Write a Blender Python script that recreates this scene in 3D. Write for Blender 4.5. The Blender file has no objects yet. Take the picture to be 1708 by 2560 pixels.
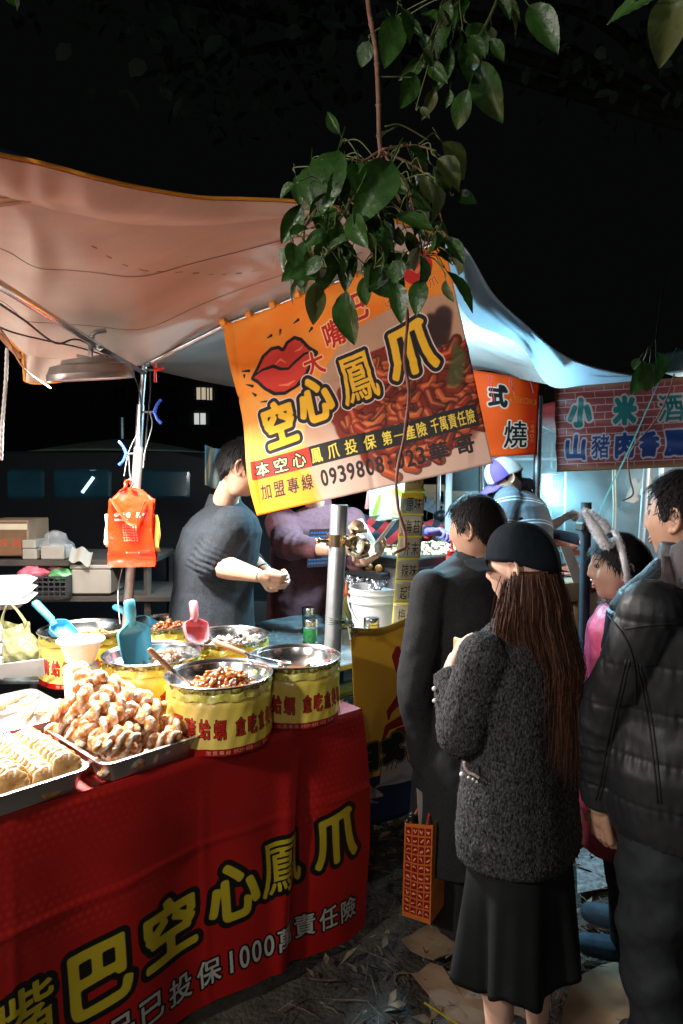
import bpy, bmesh, math, random, re
import numpy as np
from mathutils import Vector, Matrix, Euler
random.seed(7); RNG = np.random.default_rng(7)
D = bpy.data; S = bpy.context.scene; COL = S.collection
rad = math.radians; pi = math.pi
# ---------------------------------------------------------------- camera
CAMZ = 1.65; FPX = 1707.0; PITCH = math.atan(90/1707.0)
cam = D.cameras.new('camera'); cam.sensor_fit = 'VERTICAL'; cam.sensor_height = 36; cam.sensor_width = 24
cam.lens = 24.0; cam.clip_start = .05; cam.clip_end = 400
camo = D.objects.new('camera', cam); COL.objects.link(camo)
camo.location = (0, 0, CAMZ); camo.rotation_euler = (pi/2-PITCH, 0, 0); S.camera = camo
# ---------------------------------------------------------------- world: night sky
w = D.worlds.new('World'); S.world = w; w.use_nodes = True
bg = w.node_tree.nodes['Background']; bg.inputs[0].default_value = (.45, .48, .52, 1); bg.inputs[1].default_value = .0035
S.view_settings.view_transform = 'Standard'; S.view_settings.look = 'None'; S.view_settings.gamma = 1; S.view_settings.exposure = .22
try:
    S.cycles.use_denoising = True; S.cycles.max_bounces = 7; S.cycles.diffuse_bounces = 4; S.cycles.glossy_bounces = 3
    S.cycles.transmission_bounces = 4; S.cycles.volume_bounces = 0; S.cycles.transparent_max_bounces = 12
    S.cycles.sample_clamp_indirect = 4; S.cycles.caustics_reflective = False; S.cycles.caustics_refractive = False
except Exception: pass
# (energies in watts, lamps sit in modelled fixtures; the fill lights are added)
LAMPW = dict(saucer=105, left=200, stall=160, sglow=34, smoke=34, smoke2=70, glow=38, street=150, lane=38)
LCOL = dict(saucer=(1, .97, .92), left=(1, .95, .88), stall=(.40, .78, 1), smoke=(.30, .78, 1), smoke2=(.95, .93, .86), street=(1, .93, .84), lane=(1, .93, .85))
def lamp(kind, name, loc, energy, color, size=.1, rot=(0, 0, 0), spot=None, blend=.5):
    l = D.lights.new(name, kind); l.energy = energy; l.color = color
    if kind == 'AREA': l.size = size; l.shape = 'DISK'
    else: l.shadow_soft_size = size
    if kind == 'SPOT': l.spot_size = spot; l.spot_blend = blend
    o = D.objects.new(name, l); o.location = loc; o.rotation_euler = rot; COL.objects.link(o); return o
# ---------------------------------------------------------------- pixel helpers (pixels of the 1708x2560 photograph -> places in the world)
cp, sp_ = math.cos(PITCH), math.sin(PITCH)
def ray(px, py):
    x = (px-854)/FPX; z = -(py-1280)/FPX
    return np.array([x, cp+sp_*z, -sp_+cp*z])
def W(px, py, Y):
    r = ray(px, py); r = r*(Y/r[1]); return np.array([r[0], r[1], CAMZ+r[2]])
def G(px, py, z=0.0):
    r = ray(px, py); t = (z-CAMZ)/r[2]; return np.array([r[0]*t, r[1]*t, z])
U = np.array([-.76, -.65, 0]); V = np.array([-.65, .76, 0]); Zv = np.array([0, 0, 1.])
# ---------------------------------------------------------------- materials
MATS = {}
def srgb(c):
    if isinstance(c, str):
        c = c.lstrip('#'); c = [int(c[i:i+2], 16)/255 for i in (0, 2, 4)]
        return tuple((x/12.92 if x <= .04045 else ((x+.055)/1.055)**2.4) for x in c)
    return tuple(c)
def mat(name, c=(.5, .5, .5), rough=.6, metal=0, var=.18, vscale=9, bump=.0, bscale=60, c2=None, spec=.5, sub=0, trans=0, emit=None, es=0, sheen=0, coat=0, stretch=None, alpha=1, transl=0, dist=.004, detail=4):
    if name in MATS: return MATS[name]
    m = D.materials.new(name); m.use_nodes = True; nt = m.node_tree; N = nt.nodes; L = nt.links
    b = N['Principled BSDF']; c = srgb(c)
    b.inputs['Roughness'].default_value = rough; b.inputs['Metallic'].default_value = metal
    b.inputs['Specular IOR Level'].default_value = spec
    if sub: b.inputs['Subsurface Weight'].default_value = sub; b.inputs['Subsurface Radius'].default_value = (.02, .008, .004); b.inputs['Subsurface Scale'].default_value = .5
    if trans: b.inputs['Transmission Weight'].default_value = trans
    if sheen: b.inputs['Sheen Weight'].default_value = sheen; b.inputs['Sheen Roughness'].default_value = .4
    if coat: b.inputs['Coat Weight'].default_value = coat
    if alpha < 1: b.inputs['Alpha'].default_value = alpha
    if emit: b.inputs['Emission Color'].default_value = (*srgb(emit), 1); b.inputs['Emission Strength'].default_value = es
    tc = N.new('ShaderNodeTexCoord'); mp = N.new('ShaderNodeMapping'); L.new(tc.outputs['Object'], mp.inputs[0])
    if stretch: mp.inputs['Scale'].default_value = stretch
    n = N.new('ShaderNodeTexNoise'); n.inputs['Scale'].default_value = vscale; n.inputs['Detail'].default_value = detail; L.new(mp.outputs[0], n.inputs[0])
    r = N.new('ShaderNodeValToRGB'); L.new(n.outputs[0], r.inputs[0])
    r.color_ramp.elements[0].position = .3; r.color_ramp.elements[1].position = .7
    ca = tuple(x*(1-var) for x in c); cb = srgb(c2) if c2 is not None else tuple(min(1, x*(1+var)) for x in c)
    r.color_ramp.elements[0].color = (*ca, 1); r.color_ramp.elements[1].color = (*cb, 1)
    L.new(r.outputs[0], b.inputs['Base Color'])
    if bump:
        n2 = N.new('ShaderNodeTexNoise'); n2.inputs['Scale'].default_value = bscale; n2.inputs['Detail'].default_value = 3; L.new(mp.outputs[0], n2.inputs[0])
        bp = N.new('ShaderNodeBump'); bp.inputs['Strength'].default_value = bump; bp.inputs['Distance'].default_value = dist
        L.new(n2.outputs[0], bp.inputs['Height']); L.new(bp.outputs[0], b.inputs['Normal'])
    if transl:
        t = N.new('ShaderNodeBsdfTranslucent'); mx = N.new('ShaderNodeMixShader'); mx.inputs[0].default_value = transl
        L.new(r.outputs[0], t.inputs[0]); L.new(b.outputs[0], mx.inputs[1]); L.new(t.outputs[0], mx.inputs[2]); L.new(mx.outputs[0], N['Material Output'].inputs[0])
    MATS[name] = m; return m
# ---------------------------------------------------------------- mesh builder
class MB:
    def __init__(s): s.v = []; s.f = []; s.uv = []; s.n = 0
    def add(s, v, f, uv=None):
        v = np.asarray(v, float).reshape(-1, 3); n = s.n
        s.v.append(v); s.f += [tuple(int(i)+n for i in q) for q in f]; s.n += len(v)
        s.uv.append(np.zeros((len(v), 2)) if uv is None else np.asarray(uv, float)); return s
    def box(s, c, size, R=None, bev=0):
        hx, hy, hz = [x/2 for x in size]
        if bev:
            b = min(bev, hx*.9, hy*.9, hz*.9); P = []
            for sx in (-1, 1):
                for sy in (-1, 1):
                    for sz in (-1, 1):
                        P += [(sx*hx, sy*(hy-b), sz*(hz-b)), (sx*(hx-b), sy*hy, sz*(hz-b)), (sx*(hx-b), sy*(hy-b), sz*hz)]
            bm = bmesh.new()
            for p in P: bm.verts.new(p)
            bmesh.ops.convex_hull(bm, input=bm.verts); bm.verts.index_update()
            v = np.array([q.co[:] for q in bm.verts]); f = [[q.index for q in g.verts] for g in bm.faces]; bm.free()
        else:
            v = np.array([(x*hx, y*hy, z*hz) for x in (-1, 1) for y in (-1, 1) for z in (-1, 1)])
            f = [(0, 1, 3, 2), (4, 6, 7, 5), (0, 4, 5, 1), (2, 3, 7, 6), (0, 2, 6, 4), (1, 5, 7, 3)]
        if R is not None: v = v@np.array(R).T
        return s.add(v+np.array(c), f)
    def tube(s, pts, r, n=10, caps=True, flat=None):
        P = np.array(pts, float); k = len(P); r = np.full(k, float(r)) if np.isscalar(r) else np.array(r, float)
        T = np.gradient(P, axis=0); T /= np.linalg.norm(T, axis=1)[:, None]+1e-12
        up = np.array([0, 0, 1.]) if abs(T[0][2]) < .9 else np.array([1., 0, 0])
        a = np.cross(T[0], up); a /= np.linalg.norm(a); rings = []
        th = np.linspace(0, 2*pi, n, endpoint=False)
        for i in range(k):
            a = a-T[i]*np.dot(a, T[i]); a /= np.linalg.norm(a)+1e-12; b = np.cross(T[i], a)
            fl = 1 if flat is None else flat
            rings.append(P[i]+r[i]*(np.cos(th)[:, None]*a+fl*np.sin(th)[:, None]*b))
        v = np.concatenate(rings); f = []
        for i in range(k-1):
            for j in range(n): f.append((i*n+j, i*n+(j+1) % n, (i+1)*n+(j+1) % n, (i+1)*n+j))
        if caps: f.append(tuple(range(n))[::-1]); f.append(tuple(range((k-1)*n, k*n)))
        return s.add(v, f)
    def lathe(s, prof, c=(0, 0, 0), n=32, R=None, close=False):
        th = np.linspace(0, 2*pi, n, endpoint=False); v = []
        for (r, z) in prof:
            for t in th: v.append((r*math.cos(t), r*math.sin(t), z))
        f = []; k = len(prof)
        for i in range(k-1 + (1 if close else 0)):
            i2 = (i+1) % k
            for j in range(n): f.append((i*n+j, i*n+(j+1) % n, i2*n+(j+1) % n, i2*n+j))
        v = np.array(v)
        if not close:
            if prof[0][0] > 1e-4: f.append(tuple(range(n))[::-1])
            if prof[-1][0] > 1e-4: f.append(tuple(range((k-1)*n, k*n)))
        if R is not None: v = v@np.array(R).T
        return s.add(v+np.array(c), f)
    def ball(s, c, r, n=12, m=8, R=None):
        r = np.array([r, r, r] if np.isscalar(r) else r, float); v = [(0, 0, 1)]; 
        for i in range(1, m):
            for j in range(n):
                a = pi*i/m; t = 2*pi*j/n; v.append((math.sin(a)*math.cos(t), math.sin(a)*math.sin(t), math.cos(a)))
        v.append((0, 0, -1)); f = []
        for j in range(n): f.append((0, 1+j, 1+(j+1) % n))
        for i in range(m-2):
            for j in range(n): f.append((1+i*n+j, 1+(i+1)*n+j, 1+(i+1)*n+(j+1) % n, 1+i*n+(j+1) % n))
        b = 1+(m-2)*n
        for j in range(n): f.append((len(v)-1, b+(j+1) % n, b+j))
        v = np.array(v)*r
        if R is not None: v = v@np.array(R).T
        return s.add(v+np.array(c), f)
    def cap(s, a, b, ra, rb, n=12):     # rounded capsule
        a = np.array(a, float); b = np.array(b, float); s.tube([a, (a+b)/2, b], [ra, (ra+rb)/2, rb], n); s.ball(a, ra, n, 8); return s.ball(b, rb, n, 8)
    def grid(s, fn, nu, nv, thick=0, u0=0, u1=1, v0=0, v1=1):
        us = np.linspace(u0, u1, nu+1); vs = np.linspace(v0, v1, nv+1)
        P = np.array([[fn(u, v) for u in us] for v in vs]); uv = [(u, v) for v in vs for u in us]
        f = []; w_ = nu+1
        for j in range(nv):
            for i in range(nu): f.append((j*w_+i, j*w_+i+1, (j+1)*w_+i+1, (j+1)*w_+i))
        v = P.reshape(-1, 3)
        if thick:
            du = np.gradient(P, axis=1); dv = np.gradient(P, axis=0); nn = np.cross(du, dv); nn /= np.linalg.norm(nn, axis=2)[:, :, None]+1e-12
            v2 = (P-nn*thick).reshape(-1, 3); k = len(v); f2 = [tuple(i+k for i in q[::-1]) for q in f]
            rim = [j for j in range(nu+1)]+[j*w_+nu for j in range(1, nv+1)]+[nv*w_+j for j in range(nu-1, -1, -1)]+[j*w_ for j in range(nv-1, 0, -1)]
            f3 = [(rim[(i+1) % len(rim)], rim[i], rim[i]+k, rim[(i+1) % len(rim)]+k) for i in range(len(rim))]
            v = np.concatenate([v, v2]); f = f+f2+f3; uv = uv+uv
        return s.add(v, f, uv)
    def xform(s, M):
        M = np.array(M); s.v = [v@M[:3, :3].T+M[:3, 3] for v in s.v]; return s
    def arrays(s): return np.concatenate(s.v), s.f
WL = {}
def wloc(o): return WL.get(o.name, np.zeros(3)) if o is not None else np.zeros(3)
def make_mesh(name, v, f, uv=None, smooth=True):
    me = D.meshes.new(name); me.from_pydata([tuple(p) for p in v], [], f)
    if uv is not None:
        l = me.uv_layers.new(name='UVMap'); idx = np.zeros(len(me.loops), int); me.loops.foreach_get('vertex_index', idx)
        l.data.foreach_set('uv', np.asarray(uv, float)[idx].ravel())
    if smooth: me.polygons.foreach_set('use_smooth', [True]*len(me.polygons))
    me.update(); return me
def obj(name, mb, m, parent=None, smooth=True, sharp=35, kind=None, label=None):
    v, f = mb.arrays(); uv = np.concatenate(mb.uv); o3 = wloc(parent)
    me = make_mesh(name, v-o3, f, uv if uv.any() else None, smooth)
    if smooth and sharp:
        try: me.set_sharp_from_angle(angle=rad(sharp))
        except Exception: pass
    if m is not None: me.materials.append(m)
    o = D.objects.new(name, me); COL.objects.link(o)
    if parent is not None: o.parent = parent
    WL[o.name] = o3
    if kind: o['kind'] = kind
    if label: o['label'] = label
    return o
def tag(o, label=None, cat=None, group=None, kind=None):
    if label: o['label'] = label
    if cat: o['category'] = cat
    if group: o['group'] = group
    if kind: o['kind'] = kind
    return o
def thing(name, label, cat, loc=(0, 0, 0), group=None):
    o = D.objects.new(name, None); COL.objects.link(o); o.empty_display_size = .05
    o.location = tuple(loc); WL[o.name] = np.array(loc, float); return tag(o, label, cat, group)
def inst(name, me, loc, rot=(0, 0, 0), scale=1, parent=None, M=None):
    o = D.objects.new(name, me); COL.objects.link(o)
    if parent is not None: o.parent = parent
    p = np.array(loc, float)-wloc(parent)
    if M is not None: o.matrix_local = Matrix.Translation(Vector(p))@M
    else:
        o.location = tuple(p); o.rotation_euler = rot; o.scale = (scale,)*3 if np.isscalar(scale) else scale
    return o
def mesh_of(mb, name, m, smooth=True, sharp=35):
    v, f = mb.arrays(); uv = np.concatenate(mb.uv); me = make_mesh(name, v, f, uv if uv.any() else None, smooth)
    if smooth and sharp: me.set_sharp_from_angle(angle=rad(sharp))
    me.materials.append(m); return me
def remesh(mb, vox=.006, smooth=2, fn=None):
    """union of all shapes in mb as ONE continuous surface -> new MB"""
    v, f = mb.arrays(); me = make_mesh('tmp', v, f, None, False); o = D.objects.new('tmp', me); COL.objects.link(o)
    md = o.modifiers.new('r', 'REMESH'); md.mode = 'VOXEL'; md.voxel_size = vox; md.adaptivity = 0
    if smooth: ms = o.modifiers.new('s', 'SMOOTH'); ms.factor = .5; ms.iterations = smooth
    dg = bpy.context.evaluated_depsgraph_get(); m2 = D.meshes.new_from_object(o.evaluated_get(dg), depsgraph=dg)
    n = len(m2.vertices); V2 = np.zeros(n*3); m2.vertices.foreach_get('co', V2); V2 = V2.reshape(-1, 3)
    Nn = np.zeros(n*3); m2.vertices.foreach_get('normal', Nn); Nn = Nn.reshape(-1, 3)
    F = [tuple(p.vertices) for p in m2.polygons]
    D.objects.remove(o); D.meshes.remove(me); D.meshes.remove(m2)
    if fn is not None: V2 = fn(V2, Nn)
    r = MB(); r.add(V2, F); r.nrm = Nn; return r
def rotz(a): return np.array([[math.cos(a), -math.sin(a), 0], [math.sin(a), math.cos(a), 0], [0, 0, 1]])
def frame(z, x=(1, 0, 0)):
    z = np.array(z, float); z /= np.linalg.norm(z); x = np.array(x, float); x = x-z*np.dot(x, z)
    if np.linalg.norm(x) < 1e-4: x = np.array([0, 1., 0]); x = x-z*np.dot(x, z)
    x /= np.linalg.norm(x); return np.stack([x, np.cross(z, x), z], 1)
def bez(P, n=12):
    P = [np.array(p, float) for p in P]; out = []
    for t in np.linspace(0, 1, n):
        Q = P
        while len(Q) > 1: Q = [a*(1-t)+b*t for a, b in zip(Q[:-1], Q[1:])]
        out.append(Q[0])
    return out
def cat(P, n=8):   # catmull-rom through the points
    P = [np.array(p, float) for p in P]; P = [2*P[0]-P[1]]+P+[2*P[-1]-P[-2]]; out = []
    for i in range(1, len(P)-2):
        for t in np.linspace(0, 1, n, endpoint=False):
            a, b, c, d = P[i-1:i+3]; out.append(.5*((2*b)+(-a+c)*t+(2*a-5*b+4*c-d)*t*t+(-a+3*b-3*c+d)*t**3))
    out.append(P[-2]); return out
# value noise on arrays of points
def vnoise(P, s=1.0, seed=0):
    P = np.asarray(P)*s+seed*17.31; out = np.zeros(len(P))
    for k, (a, b, c) in enumerate([(1.0, 1.7, .9), (2.1, -1.3, 1.6), (-1.7, 2.3, 2.2), (3.9, 3.1, -2.9)]):
        out += np.sin(P[:, 0]*a+1.7*np.sin(P[:, 1]*b+k))*np.sin(P[:, 1]*b*.9+1.3*np.sin(P[:, 2]*c+k*2))*np.cos(P[:, 2]*c+k)/(1+k*.5)
    return out
# ---------------------------------------------------------------- printed images, drawn here with numpy (no files)
GL = {}
def glyph(ch, n=128):
    """mask n x n of one character, from the built-in font's outlines"""
    k = (ch, n)
    if k in GL: return GL[k]
    c = D.curves.new('t', 'FONT'); c.body = ch; c.resolution_u = 4; o = D.objects.new('t', c); COL.objects.link(o)
    dg = bpy.context.evaluated_depsgraph_get(); m = D.meshes.new_from_object(o.evaluated_get(dg), depsgraph=dg); m.calc_loop_triangles()
    nv = len(m.vertices); v = np.zeros(nv*3); m.vertices.foreach_get('co', v); v = v.reshape(-1, 3)[:, :2]
    t = np.zeros(len(m.loop_triangles)*3, int); m.loop_triangles.foreach_get('vertices', t); t = t.reshape(-1, 3)
    D.objects.remove(o); D.curves.remove(c); D.meshes.remove(m)
    M = np.zeros((n, n), np.float32); 
    if nv == 0: GL[k] = M; return M
    wide = ord(ch) > 0x2000
    x0, x1 = v[:, 0].min(), v[:, 0].max(); y0, y1 = v[:, 1].min(), v[:, 1].max()
    if ch == '一' : y0 -= .4; y1 += .4
    if ch in '-一': y0 -= .25; y1 += .25
    if ch in '1': x0 -= .05; x1 += .05
    e = n*.06; sx = (n-2*e)/(x1-x0); sy = (n-2*e)/(y1-y0); q = np.empty_like(v); q[:, 0] = (v[:, 0]-x0)*sx+e; q[:, 1] = (v[:, 1]-y0)*sy+e
    for a, b, c_ in q[t]:
        lx, hx = int(max(0, min(a[0], b[0], c_[0])-1)), int(min(n, max(a[0], b[0], c_[0])+2)); ly, hy = int(max(0, min(a[1], b[1], c_[1])-1)), int(min(n, max(a[1], b[1], c_[1])+2))
        if hx <= lx or hy <= ly: continue
        X, Y = np.meshgrid(np.arange(lx, hx)+.5, np.arange(ly, hy)+.5)
        d = (b[0]-a[0])*(c_[1]-a[1])-(c_[0]-a[0])*(b[1]-a[1])
        if abs(d) < 1e-9: continue
        w1 = ((X-a[0])*(c_[1]-a[1])-(c_[0]-a[0])*(Y-a[1]))/d; w2 = ((b[0]-a[0])*(Y-a[1])-(X-a[0])*(b[1]-a[1]))/d
        M[ly:hy, lx:hx] = np.maximum(M[ly:hy, lx:hx], (w1 >= -.02) & (w2 >= -.02) & (w1+w2 <= 1.02))
    GL[k] = M; return M
def fconv(M, K):
    ys = np.flatnonzero(M.any(1)); 
    if len(ys) == 0: return M*0
    xs = np.flatnonzero(M.any(0)); k = K.shape[0]+2; y0, y1, x0, x1 = max(0, ys[0]-k), min(M.shape[0], ys[-1]+k), max(0, xs[0]-k), min(M.shape[1], xs[-1]+k)
    R = np.zeros(M.shape, np.float32); R[y0:y1, x0:x1] = fconv_(M[y0:y1, x0:x1], K); return R
def fconv_(M, K):
    s = [M.shape[0]+K.shape[0], M.shape[1]+K.shape[1]]
    R = np.fft.irfft2(np.fft.rfft2(M, s)*np.fft.rfft2(K, s), s); a, b = K.shape[0]//2, K.shape[1]//2
    return R[a:a+M.shape[0], b:b+M.shape[1]]
def disc(r):
    k = int(math.ceil(r)); y, x = np.mgrid[-k:k+1, -k:k+1]; return np.clip(r+.5-np.hypot(x, y), 0, 1).astype(np.float32)
def dil(M, r): return np.clip(fconv(M, disc(r)), 0, 1) if r > 0 else M
def blur(M, r):
    k = int(r*3)+1; y, x = np.mgrid[-k:k+1, -k:k+1]; K = np.exp(-(x*x+y*y)/(2*r*r)); return fconv(M, K/K.sum())
class Print:
    """a canvas; pixel (x right, y up)"""
    def __init__(s, w_, h, bg): s.w = w_; s.h = h; s.a = np.ones((h, w_, 3), np.float32)*np.array(bg, np.float32)
    def XY(s): return np.meshgrid(np.arange(s.w)+.5, np.arange(s.h)+.5)
    def put(s, M, c, k=1):
        M = np.asarray(M, np.float32)*k; ys = np.flatnonzero(M.any(1))
        if len(ys) == 0: return s
        xs = np.flatnonzero(M.any(0)); q = (slice(ys[0], ys[-1]+1), slice(xs[0], xs[-1]+1)); m = M[q][..., None]; s.a[q] = s.a[q]*(1-m)+np.array(c, np.float32)*m; return s
    def poly(s, P):
        X, Y = s.XY(); ins = np.zeros(X.shape, bool); P = np.array(P, float)
        for (x1, y1), (x2, y2) in zip(P, np.roll(P, -1, 0)):
            c = ((y1 > Y) != (y2 > Y)) & (X < (x2-x1)*(Y-y1)/((y2-y1) if y2 != y1 else 1e-9)+x1); ins ^= c
        return ins.astype(np.float32)
    def rect(s, x0, y0, x1, y1):
        M = np.zeros((s.h, s.w), np.float32); M[max(0, int(y0)):max(0, int(y1)), max(0, int(x0)):max(0, int(x1))] = 1; return M
    def line(s, P, r):
        M = np.zeros((s.h, s.w), np.float32); X, Y = s.XY(); P = [np.array(p, float) for p in P]; r = [r]*len(P) if np.isscalar(r) else r
        for a, b, r1, r2 in zip(P[:-1], P[1:], r[:-1], r[1:]):
            R_ = max(r1, r2)+2; x0, x1 = int(max(0, min(a[0], b[0])-R_)), int(min(s.w, max(a[0], b[0])+R_)); y0, y1 = int(max(0, min(a[1], b[1])-R_)), int(min(s.h, max(a[1], b[1])+R_))
            if x1 <= x0 or y1 <= y0: continue
            x = X[y0:y1, x0:x1]; y = Y[y0:y1, x0:x1]; d = b-a; L2 = d@d+1e-9; t = np.clip(((x-a[0])*d[0]+(y-a[1])*d[1])/L2, 0, 1)
            q = np.clip(r1+(r2-r1)*t+.5-np.hypot(x-a[0]-t*d[0], y-a[1]-t*d[1]), 0, 1); M[y0:y1, x0:x1] = np.maximum(M[y0:y1, x0:x1], q)
        return M
    def char(s, ch, cx, cy, w_, h, ang=0, n=128, shear=0):
        g = glyph(ch, n); M = np.zeros((s.h, s.w), np.float32); R_ = math.hypot(w_, h)*.6+2
        x0, x1 = int(max(0, cx-R_)), int(min(s.w, cx+R_)); y0, y1 = int(max(0, cy-R_)), int(min(s.h, cy+R_))
        if x1 <= x0 or y1 <= y0: return M
        X, Y = np.meshgrid(np.arange(x0, x1)+.5-cx, np.arange(y0, y1)+.5-cy); c, q = math.cos(ang), math.sin(ang)
        a = X*c+Y*q; b = -X*q+Y*c; a = a-shear*b; i = (a/w_+.5)*n-.5; j = (b/h+.5)*n-.5
        ok = (i >= 0) & (i < n-1) & (j >= 0) & (j < n-1); i = np.clip(i, 0, n-2); j = np.clip(j, 0, n-2); i0 = i.astype(int); j0 = j.astype(int); fi = i-i0; fj = j-j0
        q = g[j0, i0]*(1-fi)*(1-fj)+g[j0, i0+1]*fi*(1-fj)+g[j0+1, i0]*(1-fi)*fj+g[j0+1, i0+1]*fi*fj
        M[y0:y1, x0:x1] = q*ok; return M
    def bold(s, items, r, br=3.0, thr=.40):
        A = np.zeros((s.h, s.w), np.float32)
        for c, x, y, w_, h, a in items:
            m_ = s.char(c, x, y, w_, h, a); k = .28 if c in '鳳嘴蠣愈魚燒章酒豬醃醬蛤' else 1.0; m_ = dil(m_, r*k); m_ = np.clip((blur(m_, max(.8, br*(.3 if k < 1 else 1)))-thr)*3+.5, 0, 1); A = np.maximum(A, m_)
        return A
    def text(s, t, x0, y0, x1, y1, h, layers, wf=.86, fat=0, round_=0, n=128, shear=0):
        """characters evenly spread from (x0,y0) to (x1,y1) (centres)"""
        M = np.zeros((s.h, s.w), np.float32); k = len(t); an = math.atan2(y1-y0, x1-x0); st = math.hypot(x1-x0, y1-y0)/max(1, k-1)
        for i, ch in enumerate(t):
            if ch == ' ': continue
            u = i/max(1, k-1); wd = (st if k > 1 else h)*wf; wd = min(wd, h*1.05)
            if ch in '-1': wd *= .55
            M = np.maximum(M, s.char(ch, x0+(x1-x0)*u, y0+(y1-y0)*u, wd, h, an, n, shear))
        if fat: M = dil(M, fat)
        if round_: M = np.clip((blur(M, round_)-.42)*3+.5, 0, 1)
        for r, c in layers: s.put(dil(M, r) if r else M, c)
        return M
    def image(s, name):
        im = D.images.new(name, s.w, s.h, alpha=False); A = np.ones((s.h, s.w, 4), np.float32); A[..., :3] = np.clip(s.a, 0, 1)
        im.pixels.foreach_set(A.ravel()); im.update(); im.pack(); return im
def printmat(name, pr, rough=.45, bump=.05, bscale=300, transl=0, dirt=.12, coat=0, dist=.001, dscale=5):
    """a printed surface: canvas colours (sRGB) + procedural dirt and relief"""
    m = D.materials.new(name); m.use_nodes = True; N = m.node_tree.nodes; L = m.node_tree.links; b = N['Principled BSDF']
    t = N.new('ShaderNodeTexImage'); t.image = pr.image(name); t.extension = 'EXTEND'
    tc = N.new('ShaderNodeTexCoord'); n = N.new('ShaderNodeTexNoise'); n.inputs['Scale'].default_value = dscale; n.inputs['Detail'].default_value = 6; L.new(tc.outputs['Object'], n.inputs[0])
    mr = N.new('ShaderNodeMapRange'); mr.inputs[1].default_value = .3; mr.inputs[2].default_value = .7; mr.inputs[3].default_value = 1-dirt; mr.inputs[4].default_value = 1; L.new(n.outputs[0], mr.inputs[0])
    mx = N.new('ShaderNodeMix'); mx.data_type = 'RGBA'; mx.blend_type = 'MULTIPLY'; mx.inputs[0].default_value = 1
    L.new(t.outputs[0], mx.inputs[6]); L.new(mr.outputs[0], mx.inputs[7]); L.new(mx.outputs[2], b.inputs['Base Color'])
    b.inputs['Roughness'].default_value = rough
    if coat: b.inputs['Coat Weight'].default_value = coat; b.inputs['Coat Roughness'].default_value = .2
    n2 = N.new('ShaderNodeTexNoise'); n2.inputs['Scale'].default_value = bscale; L.new(tc.outputs['Object'], n2.inputs[0])
    bp = N.new('ShaderNodeBump'); bp.inputs['Strength'].default_value = bump; bp.inputs['Distance'].default_value = dist; L.new(n2.outputs[0], bp.inputs['Height']); L.new(bp.outputs[0], b.inputs['Normal'])
    if transl:
        tr = N.new('ShaderNodeBsdfTranslucent'); ms = N.new('ShaderNodeMixShader'); ms.inputs[0].default_value = transl
        L.new(mx.outputs[2], tr.inputs[0]); L.new(b.outputs[0], ms.inputs[1]); L.new(tr.outputs[0], ms.inputs[2]); L.new(ms.outputs[0], N['Material Output'].inputs[0])
    MATS[name] = m; return m
# ================================================================ THE SETTING
mb = MB()
def gfn(u, v):
    x = -9+18*u; y = -4+20*v
    return (x, y, .012*math.sin(x*5.1+math.sin(y*3))+.010*math.sin(y*7.3+x*2)+.004*math.sin(x*31+y*17)-.02)
mb.grid(gfn, 150, 170)
soil = mat('soil', (.045, .038, .030), .95, var=.6, vscale=14, bump=1, bscale=55, dist=.02, detail=8)
obj('ground', mb, soil, kind='structure', sharp=0)
mb = MB(); mb.add([(-250, -250, -.6), (250, -250, -.6), (250, 350, -.6), (-250, 350, -.6)], [(0, 1, 2, 3)])
obj('terrain', mb, soil, kind='structure')
# litter: twigs and dry leaves on the soil
mb = MB()
for i in range(1500):
    x = RNG.uniform(-.2, 2.3); y = RNG.uniform(1.7, 5); a = RNG.uniform(0, 2*pi); l = RNG.uniform(.02, .12); r = RNG.uniform(.0015, .004)
    p = np.array([x, y, RNG.uniform(.0, .02)]); d = np.array([math.cos(a), math.sin(a), RNG.uniform(-.1, .15)])
    mb.tube([p, p+d*l*.5+RNG.normal(0, .004, 3), p+d*l], [r, r, r*.6], 4)
obj('twig_litter', mb, mat('twig', (.11, .085, .06), .9, var=.5, vscale=30), kind='stuff', sharp=0)
mb = MB()
for i in range(900):
    x = RNG.uniform(-.2, 2.3); y = RNG.uniform(1.7, 5); R = np.array(Euler((RNG.uniform(-.5, .5), RNG.uniform(-.5, .5), RNG.uniform(0, 6.3))).to_matrix()); l = RNG.uniform(.015, .05)
    q = np.array([(-l, 0, 0), (-l*.2, l*.4, .15*l), (l, 0, .1*l), (-l*.2, -l*.4, .2*l), (0, 0, -.1*l)])@R.T+np.array([x, y, .018]); mb.add(q, [(0, 1, 4), (1, 2, 4), (2, 3, 4), (3, 0, 4)])
obj('leaf_litter', mb, mat('dry_leaf', (.10, .07, .045), .8, var=.6, vscale=20, c2=(.24, .19, .12)), kind='stuff', sharp=0)
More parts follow.
